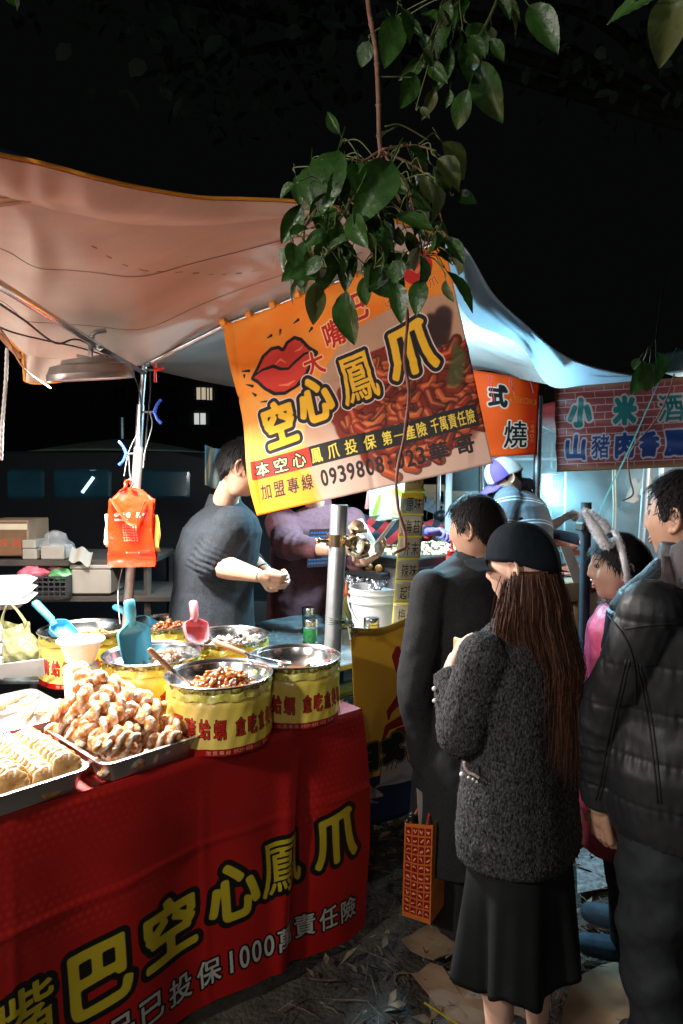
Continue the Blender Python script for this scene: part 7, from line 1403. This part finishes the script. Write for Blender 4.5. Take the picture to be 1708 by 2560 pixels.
# ================================================================ LEFT BACKGROUND: shelf, boxes, van, parasol, buildings
t = thing('shelf', 'dark two-tier wooden shelf in the shadow behind the bowls', 'shelf', (-1.75, 3.75, 0)); dkw = mat('dark_wood', (.035, .026, .02), .8, var=.3, bump=.3, bscale=40)
zs = [W(100, 1392, 3.6)[2], W(100, 1478, 3.6)[2]]
for z_, xr in zip(zs, (-.98, -.72)): mb = MB(); mb.box(((xr-2.9)/2, 3.72, z_-.015), (xr+2.9, .55, .03), None, .004); obj('board', mb, dkw, t)
for x in (-2.8, -1.0, -.78):
    for y in (3.5, 3.95): mb = MB(); mb.tube([(x, y, 0), (x, y, zs[0]-.03 if x < -.9 else zs[1]-.03)], .02, 6); obj('leg', mb, dkw, t)
pr = Print(400, 320, (.40, .29, .19)); pr.text('味昌', 190, 120, 310, 120, 90, [(1, (.62, .22, .12))], .75); pr.text('1000公克裝', 110, 35, 340, 35, 44, [(.5, (.55, .22, .14))], .8); cbm = printmat('carton_print', pr, .8, .2, 60, dirt=.3)
c = W(12, 1346, 3.48); mb = MB(); mb.box(c+np.array([0, .13, 0]), (.235, .25, .185), None, .004); t = thing('cardboard_carton', 'brown cardboard carton with faded red characters on the upper shelf', 'carton', c); obj('carton_body', mb, mat('card_brown', (.20, .125, .075), .8), t)
mb = MB(); mb.grid(lambda u, v: tuple(c+np.array([-.112+.224*u, -.002, -.085+.17*v])), 2, 2); obj('printed_face', mb, cbm, t); mb = MB(); mb.box(c+np.array([0, -.004, .06]), (.236, .002, .03)); obj('tape', mb, mat('tape', (.45, .38, .28), .2), t)
foamd = mat('grey_white_foam', (.24, .21, .175), .7, var=.1)  # white foam with the dimness of the back shelf put into its colour
for i, (px, py, sx_, sz, lb) in enumerate([(86, 1374, .075, .055, 'lower white foam box beside the cardboard carton'), (84, 1350, .07, .045, 'upper white foam box beside the cardboard carton'), (142, 1364, .12, .07, 'white foam box wrapped in a clear bag on the upper shelf')]):
    c = W(px, py, 3.52); c[2] = zs[0]+sz/2+.001+(.056 if i == 1 else 0); mb = MB(); mb.box(c, (sx_, .12, sz), None, .006); tag(obj('foam_box', mb, foamd), lb, 'foam box')
pbag(W(140, 1388, 3.54), .09, .07, .12, film, 'clear_bag', 'clear plastic bag over the foam box on the upper shelf', 4, False)
mb = MB(); mb.grid(lambda u, v: tuple(W(172+52*u+8*v, 1400-36*v+14*u+5*math.sin(u*9), 3.4+.08*v)), 10, 8, thick=.002); tag(obj('crumpled_paper', mb, foamd), 'crumpled white paper bag above the foam cooler', 'paper')
c = W(246, 1440, 3.55); t = thing('foam_cooler', 'large white foam cooler box on the lower shelf beside the slim pole', 'cooler', c); c[2] = zs[1]+.075; mb = MB(); mb.box(c, (.20, .22, .13), None, .008); obj('box', mb, foamd, t); mb = MB(); mb.box(c+np.array([0, 0, .075]), (.21, .23, .022), None, .006); obj('lid', mb, foamd, t)
cc = W(124, 1455, 3.5); cc[2] = zs[1]+.055; t = thing('plastic_crate', 'black lattice crate filled with pink and green bags', 'crate', cc); ck = mat('crate_black', (.015, .015, .016), .5)
for sy in (-.11, .11):
    for k in range(5): mb = MB(); mb.box(cc+np.array([0, sy, -.045+.024*k]), (.27, .008, .008)); obj('slat', mb, ck, t)
    for k in range(10): mb = MB(); mb.box(cc+np.array([-.13+.0288*k, sy, 0]), (.006, .007, .11)); obj('slat', mb, ck, t)
for sx_ in (-.135, .135): mb = MB(); mb.box(cc+np.array([sx_, 0, 0]), (.008, .22, .11)); obj('end_panel', mb, ck, t)
for i, (dx, dy, dz, cm_, r_, lb) in enumerate([(-.07, -.03, .06, (.55, .12, .16), .07, 'crumpled pink plastic bag at the left in the crate'), (.02, .04, .075, (.45, .18, .20), .06, 'faded rose plastic bag at the back of the crate'), (.075, -.02, .05, (.10, .32, .12), .06, 'crumpled green plastic bag at the right in the crate')]):
    mb = MB(); mb.ball(cc+np.array([dx, dy, dz]), (r_*1.1, r_*.9, r_*.5), 24, 16); v, f = mb.arrays(); q = MB(); q.add(v+.010*np.stack([vnoise(v, 40, i), vnoise(v, 40, i+5), vnoise(v, 45, i+9)], 1), f); tag(obj('plastic_bag', q, mat('bagc_%d' % i, cm_, .35, var=.3, vscale=30, bump=.8, bscale=40, dist=.006), sharp=0), lb, 'bag')
# stack with clear boxes at the left edge, near
for k in range(4):
    mb = MB(); c = np.array([-1.50, 2.72, TZ+.035+.052*k]); mb.box(c, (.24, .18, .046), rotz(.5), .008); tag(obj('foam_box', mb, foam), 'white foam meal box in the stack at the left table edge', 'foam box', 'stack of foam meal boxes at the left edge')
c = W(-50, 1478, 2.55); clr = mat('clear_box', (.60, .62, .64), .12, alpha=.4, spec=1)
for k in range(3):
    mb = MB(); L_ = [rr(.15, .10, .03, -.022), rr(.17, .12, .03, 0), rr(.185, .135, .035, .003), rr(.16, .11, .03, .018), rr(.14, .09, .03, .02)]; n_ = len(L_[0]); v = np.array(L_).reshape(-1, 3)@rotz(.25).T+c+np.array([0, 0, .03*k-.035]); f = []
    for i in range(4):
        for j in range(n_): f.append((i*n_+j, i*n_+(j+1) % n_, (i+1)*n_+(j+1) % n_, (i+1)*n_+j))
    f.append(tuple(range(4*n_, 5*n_))); mb.add(v, f); tag(obj('clear_container', mb, clr), 'clear plastic food container stacked at the left edge', 'container', 'clear containers stacked at the left edge')
mb = MB(); mb.box((c[0]-.22, c[1], (c[2]-.06+TZ)/2), (.2, .18, c[2]-.06-TZ), rotz(.25), .01); tag(obj('foam_block', mb, foam), 'white foam block under the clear containers', 'foam block')
# slatted steel counter at the far left behind the trays
t = thing('side_counter', 'grey slatted steel side counter under the yellow-green carrier bag', 'counter', (-1.75, 3.05, 0))
for k in range(9): mb = MB(); mb.box((-1.72, 2.80+.065*k, .80), (1.0, .056, .016), None, .003); obj('slat', mb, csm, t)
for x in (-2.15, -1.28):
    for y in (2.8, 3.3): mb = MB(); mb.tube([(x, y, 0), (x, y, .79)], .016, 6); obj('leg', mb, galv, t)
# van
vx = np.array([-2.15, 6.2, 0]); t = thing('van', 'dark parked van in the night behind the stall, its side windows glinting blue', 'van', vx); vm = mat('van_paint', (.006, .008, .011), .6, spec=.15, var=.1)
mb = MB(); prof = [(-2.6, .35), (2.35, .35), (2.45, .7), (2.25, 1.05), (1.75, 1.15), (1.15, 1.82), (.8, 1.84), (-2.3, 1.86), (-2.6, 1.65)]
bm = bmesh.new(); fr_ = [bm.verts.new((x, -.85+(.10 if z > 1.2 else 0), z)) for x, z in prof]; bk_ = [bm.verts.new((x, .85-(.10 if z > 1.2 else 0), z)) for x, z in prof]; bm.faces.new(fr_); bm.faces.new(bk_[::-1])
for i in range(len(prof)): bm.faces.new((fr_[i], bk_[i], bk_[(i+1) % len(prof)], fr_[(i+1) % len(prof)]))
bmesh.ops.bevel(bm, geom=list(bm.edges), offset=.05, segments=2, affect='EDGES'); bm.verts.index_update(); mb.add([v.co[:] for v in bm.verts], [[v.index for v in f.verts] for f in bm.faces]); bm.free(); mb.v = [v+vx for v in mb.v]; obj('body', mb, vm, t)
gl_ = mat('van_glass', (.015, .08, .12), .10, spec=1, alpha=.6)
for x0, x1, z0, z1 in [(-.50, -.20, 1.47, 1.70), (-.13, .33, 1.47, 1.70), (.45, .95, 1.47, 1.70), (-1.4, -.6, 1.47, 1.70)]: mb = MB(); mb.box(vx+np.array([(x0+x1)/2, -.79, (z0+z1)/2]), (x1-x0, .05, z1-z0), np.array(Matrix.Rotation(-.07, 3, 'X')), .02); obj('window', mb, gl_, t)
mb = MB(); mb.tube([vx+np.array([.10, -.80, 1.52]), vx+np.array([.19, -.80, 1.64])], .012, 8); obj('cabin_lamp', mb, mat('cabin_lamp', (.5, .8, 1), .3, emit=(.45, .85, 1), es=7), t)  # added glowing tube behind the glass, imitates a reflected glint
for x in (-1.6, 1.5): mb = MB(); mb.lathe([(0, -.1), (.25, -.1), (.33, -.08), (.34, 0), (.33, .08), (.2, .1), (0, .1)], vx+np.array([x, -.8, .34]), 28, frame((0, -1, 0))); obj('wheel', mb, ck, t)
for x in (-.2, .75): mb = MB(); mb.box(vx+np.array([x, -.87, 1.08]), (.16, .03, .03), None, .01); obj('handle', mb, dark, t)
# parasol far left
c = np.array([-2.75, 8.6, 1.98]); t = thing('parasol', 'dim pale green market parasol beyond the van', 'parasol', (c[0], c[1], 0)); mb = MB()
def par(u, v): a = 2*pi*u; k = 8; r = 1.15*v*(1-.05*abs(math.sin(a*k/2))); return (c[0]+r*math.cos(a), c[1]+r*math.sin(a), c[2]+.14*(1-v)-.05*v*v)
mb.grid(par, 64, 8, thick=.004); obj('canopy', mb, mat('pale_green_cloth', (.20, .27, .22), .8), t, sharp=0); mb = MB(); mb.tube([c+np.array([0, 0, .4]), (c[0], c[1], 0)], .03, 8); obj('pole', mb, galv, t)
# apartment block far away
bc_ = np.array([-7.0, 30, 0]); t = thing('apartment_building', 'distant dark apartment block with a few lit windows', 'building', bc_); dk = mat('night_concrete', (.05, .055, .06), .9)
mb = MB(); mb.box(bc_+np.array([0, 0, 3.5]), (16, 8, 7)); obj('wall', mb, dk, t); mb = MB(); mb.box(bc_+np.array([0, 0, 7.15]), (16.4, 8.4, .3)); obj('roof', mb, dk, t)
wl = mat('lit_window', (.8, .75, .6), .5, emit=(1, .85, .6), es=.4); wl2 = mat('cool_window', (.8, .8, .75), .5, emit=(.95, 1, .95), es=.5); wd_ = mat('dark_window', (.02, .03, .04), .2)
for (px, py, m_, w_, h_) in [(503, 984, wl, .33, .45), (524, 985, wl, .18, .45), (500, 1047, wl2, .42, .42), (540, 1048, wd_, .42, .42), (560, 985, wd_, .4, .45), (430, 985, wd_, .42, .45), (430, 1047, wd_, .42, .45), (370, 985, wd_, .42, .45), (300, 985, wd_, .42, .45)]:
    p = W(px, py, 25.97); mb = MB(); mb.box(p, (w_, .05, h_)); o = obj('window', mb, m_, t, smooth=False); mb = MB(); mb.box(p+np.array([0, -.03, 0]), (.04, .03, h_)); mb.box(p-np.array([0, .03, h_/2+.03]), (w_+.1, .06, .05)); obj('frame', mb, dk, o, smooth=False)
# ================================================================ HANGING BRANCH with leaves (near)
bx0 = ray(925, -60); BD = 1.5
t = thing('tree_branch', 'leafy twig hanging down over the middle of the picture in front of the banner', 'branch', W(940, 380, BD))
def R2(x, y, d_): return W(654+.672*x, .672*y, d_)
mb = MB(); mst = cat([W(915, -80, 1.55), W(922, 20, 1.53), W(940, 130, 1.51), (W(946, 250, BD)), W(948, 340, BD), W(952, 385, BD)], 8); mb.tube(mst, np.linspace(.0055, .0045, len(mst)), 8); [mb.ball(p, .0065, 8, 6) for p in mst[4::7]]; obj('stem', mb, bark, t, sharp=0)
grn = mat('petiole', (.13, .16, .05), .5)
LF = [(150, 760, 75, 905), (160, 890, 150, 1095), (215, 760, 255, 870), (240, 860, 255, 1062), (290, 890, 345, 1010), (200, 1050, 205, 1240), (315, 1080, 305, 1270), (380, 980, 512, 1100), (500, 1050, 520, 1172), (590, 950, 600, 1076), (690, 1010, 800, 1142), (680, 880, 757, 975), (640, 860, 690, 935), (495, 800, 642, 850), (480, 600, 385, 768), (560, 590, 612, 720), (655, 590, 735, 668), (672, 530, 768, 650), (545, 550, 632, 592), (285, 560, 200, 722), (292, 500, 240, 415), (650, 690, 692, 802), (370, 780, 440, 905), (430, 900, 492, 980), (540, 860, 582, 955), (395, 830, 465, 775), (560, 640, 602, 695), (600, 640, 645, 745), (700, 950, 752, 1012), (215, 800, 140, 845), (110, 900, 130, 1000), (340, 920, 300, 1060), (450, 800, 420, 930), (620, 760, 560, 850), (330, 800, 375, 900), (590, 700, 640, 790), (250, 720, 180, 810), (480, 700, 520, 760), (400, 700, 360, 800), (640, 620, 700, 700), (300, 640, 250, 740), (170, 930, 215, 1060),
      (640, 330, 615, 455), (815, 225, 858, 432), (570, 270, 540, 372), (770, 330, 715, 475), (700, 170, 652, 330), (750, 160, 805, 300), (995, 20, 1092, 142), (855, 100, 862, 185), (770, 90, 832, 165), (660, 90, 600, 15), (915, 30, 1002, 132), (600, 180, 640, 240), (690, 20, 650, 80), (860, -20, 930, 60), (760, -10, 720, 70), (500, 60, 470, 220), (400, 150, 370, 240), (700, 330, 690, 400), (590, 400, 640, 440), (490, 480, 430, 500)]
_r = random.Random(77); NB_ = len(LF)
for _ in range(84):
    x = _r.gauss(420, 155); y = _r.uniform(600, 1060)
    if x < 100 or x > 740 or (y > 980 and not 130 < x < 720): continue
    a = _r.uniform(-.9, .9)+(x-430)/400; l = _r.uniform(75, 135); LF.append((x, y, x+l*math.sin(a), y+l*math.cos(a)))
for _ in range(16):
    x = _r.uniform(480, 960); y = _r.uniform(-30, 330-abs(x-680)*.4); a = _r.uniform(-.9, .9); l = _r.uniform(80, 130); LF.insert(60, (x, y, x+l*math.sin(a), y+l*math.cos(a)))
TWG = []
for Pt in ([(440, 560), (300, 660), (200, 780), (130, 880)], [(445, 565), (350, 720), (270, 860), (230, 960)], [(448, 565), (440, 720), (430, 880), (420, 1000)], [(450, 565), (540, 700), (580, 840), (600, 960)], [(452, 562), (600, 640), (660, 780), (700, 940)], [(450, 555), (560, 540), (650, 560)]):
    c_ = cat([R2(x, y, BD+.03*math.sin(x)) for x, y in Pt], 8); TWG += c_[3:]; mb = MB(); mb.tube(c_, np.linspace(.0030, .0014, len(c_)), 6); obj('side_twig', mb, bark, t, sharp=0)
TWG = np.array(TWG)
rn = random.Random(12)
for i, (x0, y0_, x1, y1) in enumerate(LF):
    up_ = (y0_ < 520 and i >= 42); d_ = (BD+rn.uniform(-.12, .12)) if not up_ else 1.6+rn.uniform(0, .2); a_ = R2(x0, y0_, d_); b_ = R2(x1, y1, d_+rn.uniform(-.05, .05)); L_ = np.linalg.norm(b_-a_); y_ = (b_-a_)/L_
    n_ = np.array([rn.uniform(-.55, .55), -1+rn.uniform(0, .5), rn.uniform(-.2, .7)]); n_ -= y_*np.dot(n_, y_); n_ /= np.linalg.norm(n_); x_ = np.cross(y_, n_)
    pale = i in (15, 21, 42, 49, 41, 27, 17, 5) or rn.random() < .08; me = (LP if pale else LV)[rn.randrange(2 if pale else 4)]; s_ = min(L_, .125)/.112*(1.05 if i < 60 else .9)
    sw = s_*rn.uniform(.75, 1.08); sn = s_*rn.uniform(.4, 1.5); M = Matrix(((x_[0]*sw, y_[0]*s_, n_[0]*sn, 0), (x_[1]*sw, y_[1]*s_, n_[1]*sn, 0), (x_[2]*sw, y_[2]*s_, n_[2]*sn, 0), (0, 0, 0, 1))); inst('leaf', me, a_, M=M, parent=t)
    if True:
        h_ = TWG[np.argmin(np.linalg.norm(TWG-(a_-y_*.05), axis=1))] if not up_ else R2(700+rn.uniform(-40, 60), -20, 1.7); mb = MB(); mid_ = (a_+h_)/2+np.array([0, 0, .02]); 
        if not up_ or i % 2 == 0: mb.tube(cat([h_+np.array(RNG.normal(0, .004, 3)), mid_, a_-y_*.03*s_, a_-y_*.01*s_], 5), .0013, 5); obj('petiole', mb, grn, t, sharp=0)
mb = MB(); mb.tube(cat([R2(700, -60, 1.7), R2(690, 60, 1.7), R2(640, 160, 1.68), R2(600, 250, 1.66)], 6), .004, 6); mb.tube(cat([R2(900, -60, 1.72), R2(850, 60, 1.7), R2(800, 150, 1.68)], 6), .0035, 6); mb.tube([R2(445, 285, 1.51), R2(560, 285, 1.55)], .0015, 5); mb.tube(cat([R2(460, 470, 1.5), R2(520, 465, 1.52), R2(620, 520, 1.55)], 5), .0015, 5); obj('side_twig', mb, grn, t, sharp=0)
def lone(P, name_label, d_, big=1.0, hub=None):
    t = thing('tree_branch', name_label, 'branch', W(P[0][0], P[0][1], d_))
    for i, (x0, y0_, x1, y1, pale) in enumerate(P):
        a_ = W(x0, y0_, d_); b_ = W(x1, y1, d_+.03); L_ = np.linalg.norm(b_-a_); y_ = (b_-a_)/L_; n_ = np.array([.3*(-1)**i, -1, .3]); n_ -= y_*np.dot(n_, y_); n_ /= np.linalg.norm(n_); x_ = np.cross(y_, n_); s_ = L_/.105
        M = Matrix(((x_[0]*s_, y_[0]*s_, n_[0]*s_, 0), (x_[1]*s_, y_[1]*s_, n_[1]*s_, 0), (x_[2]*s_, y_[2]*s_, n_[2]*s_, 0), (0, 0, 0, 1))); inst('leaf', (LP if pale else LV)[i % 2], a_, M=M, parent=t)
    h_ = W(*hub); mb = MB(); [mb.tube([h_, W(x0, y0_, d_)], .0016, 5) for x0, y0_, *_ in P]; mb.tube([h_, h_+np.array([.05, .05, .25])], .003, 6); obj('stem', mb, MATS['limb_bark'], t)
lone([(1632, 0, 1520, 38, 0), (1690, -30, 1640, 188, 1), (1650, -40, 1560, 5, 0)], 'big leaves hanging into the top right corner', .95, hub=(1690, -80, .95))
lone([(1608, 900, 1592, 985, 0), (1625, 905, 1622, 980, 0), (1640, 880, 1660, 950, 0), (1600, 895, 1580, 925, 0)], 'small dark green leaf cluster beside the brick sign', 2.6, hub=(1640, 850, 2.6))
lone([(30, -20, 52, 24, 0), (5, -30, 30, 15, 0)], 'green leaf tips at the top left corner', 1.2, hub=(20, -90, 1.2))
vine = mat('vine', (.20, .085, .06), .7, var=.4, vscale=30, bump=.5, bscale=80)
mb = MB(); P = [W(x, y, d_) for x, y, d_ in [(1008, 700, 2.0), (1018, 800, 2.05), (1012, 900, 2.1), (1022, 980, 2.12), (1012, 1080, 2.15), (992, 1190, 2.15), (996, 1270, 2.15), (1012, 1330, 2.15), (1014, 1370, 2.15)]]; mb.tube(cat(P, 8), [.0048-.001*math.sin(i*.8) for i in range(65)], 8); mb.tube(cat([p+np.array([.005, 0, 0])*math.sin(i*2) for i, p in enumerate(P)], 8), .0022, 6); mb.tube(cat([P[-1], W(995, 1378, 2.14), W(985, 1385, 2.13)], 5), [.006]*6+[.004]*5, 6)
tag(obj('vine', mb, vine, sharp=0), 'reddish brown vine hanging in front of the orange banner', 'vine')
mb = MB(); mb.tube(cat([W(1686, 935, 3.1), W(1672, 985, 3.1), W(1640, 1050, 3.1), (W(1576, 1130, 3.1)), W(1574, 1190, 3.1), W(1583, 1235, 3.1), W(1556, 1252, 3.1)], 6), .004, 6); tag(obj('vine', mb, vine, sharp=0), 'thin reddish vine in front of the brick sign', 'vine')
mb = MB(); P = [W(1692, 868, 3.0), W(1650, 950, 3.0), W(1575, 1120, 3.0), W(1492, 1290, 3.0)]; mb.tube(P, [.003, .006, .009, .010], 4, flat=.15); tag(obj('strap', mb, mat('green_strap', (.02, .12, .10), .5)), 'dark green strap slanting down across the brick sign', 'strap')
# ================================================================ GROUND THINGS
crd = mat('wet_cardboard', (.26, .17, .10), .85, var=.55, vscale=7, bump=.3, bscale=30, c2=(.36, .25, .15))
def sheet(P, name, label, m_, z=.022, cat_='cardboard', seed=0):
    P = [G(x, y, z) for x, y in P]; c = sum(P)/len(P); v = [c]+P; mb = MB(); k = len(P); V3 = [c+np.array([0, 0, .004])]
    for i in range(k):
        for q in (0, .5): p = P[i]*(1-q)+P[(i+1) % k]*q; V3.append(p+np.array([.012*math.sin(i*3+q*9+seed), .012*math.cos(i*5+q*7+seed), .004*math.sin(i*2)]))
    n_ = len(V3)-1; V3 += [p-np.array([0, 0, .004]) for p in V3[1:]]; f = [(0, 1+i, 1+(i+1) % n_) for i in range(n_)]+[(1+i, 1+i+n_, 1+(i+1) % n_+n_, 1+(i+1) % n_) for i in range(n_)]
    mb.add(V3, f); tag(obj(name, mb, m_, sharp=30), label, cat_)
sheet([(1030, 2440), (1075, 2410), (1120, 2420), (1250, 2440), (1330, 2560), (1300, 2700), (1180, 2680), (1120, 2560)], 'flattened_cardboard', 'stained flattened cardboard on the soil at the feet of the boucle coat', crd)
sheet([(1430, 2440), (1560, 2400), (1700, 2480), (1760, 2640), (1600, 2720), (1400, 2620)], 'flattened_cardboard', 'larger brown cardboard sheet under the boots at the right', crd, .024, seed=3)
sheet([(1012, 2350), (1040, 2320), (1130, 2300), (1160, 2360), (1110, 2400), (1050, 2390)], 'flattened_cardboard', 'small torn cardboard behind the shopping bag', crd, .02, seed=5)
mb = MB(); g0_ = G(1180, 2540, .03); mb.grid(lambda u, v: (g0_[0]-.12+.34*u, g0_[1]-.1+.2*v, .032+.012*math.sin(u*13+v*7)+.010*math.sin(v*17-u*5)), 24, 16); tag(obj('plastic_sheet', mb, film, sharp=0), 'crinkled clear plastic sheet on the cardboard', 'plastic')
mb = MB(); mb.box(G(1105, 2535, .03), (.13, .006, .003), rotz(-.75)); tag(obj('yellow_strip', mb, mat('yellow_tape', (.45, .36, .03), .5)), 'yellow plastic strip on the cardboard edge', 'strip')
sheet([(1430, 2130), (1500, 2105), (1560, 2200), (1450, 2230)], 'pale_rubble', 'pale trampled paper on the soil behind the boucle coat', mat('trampled_paper', (.20, .20, .20), .9, var=.5, vscale=40, bump=1, bscale=60, dist=.01), .02, 'paper', 8)
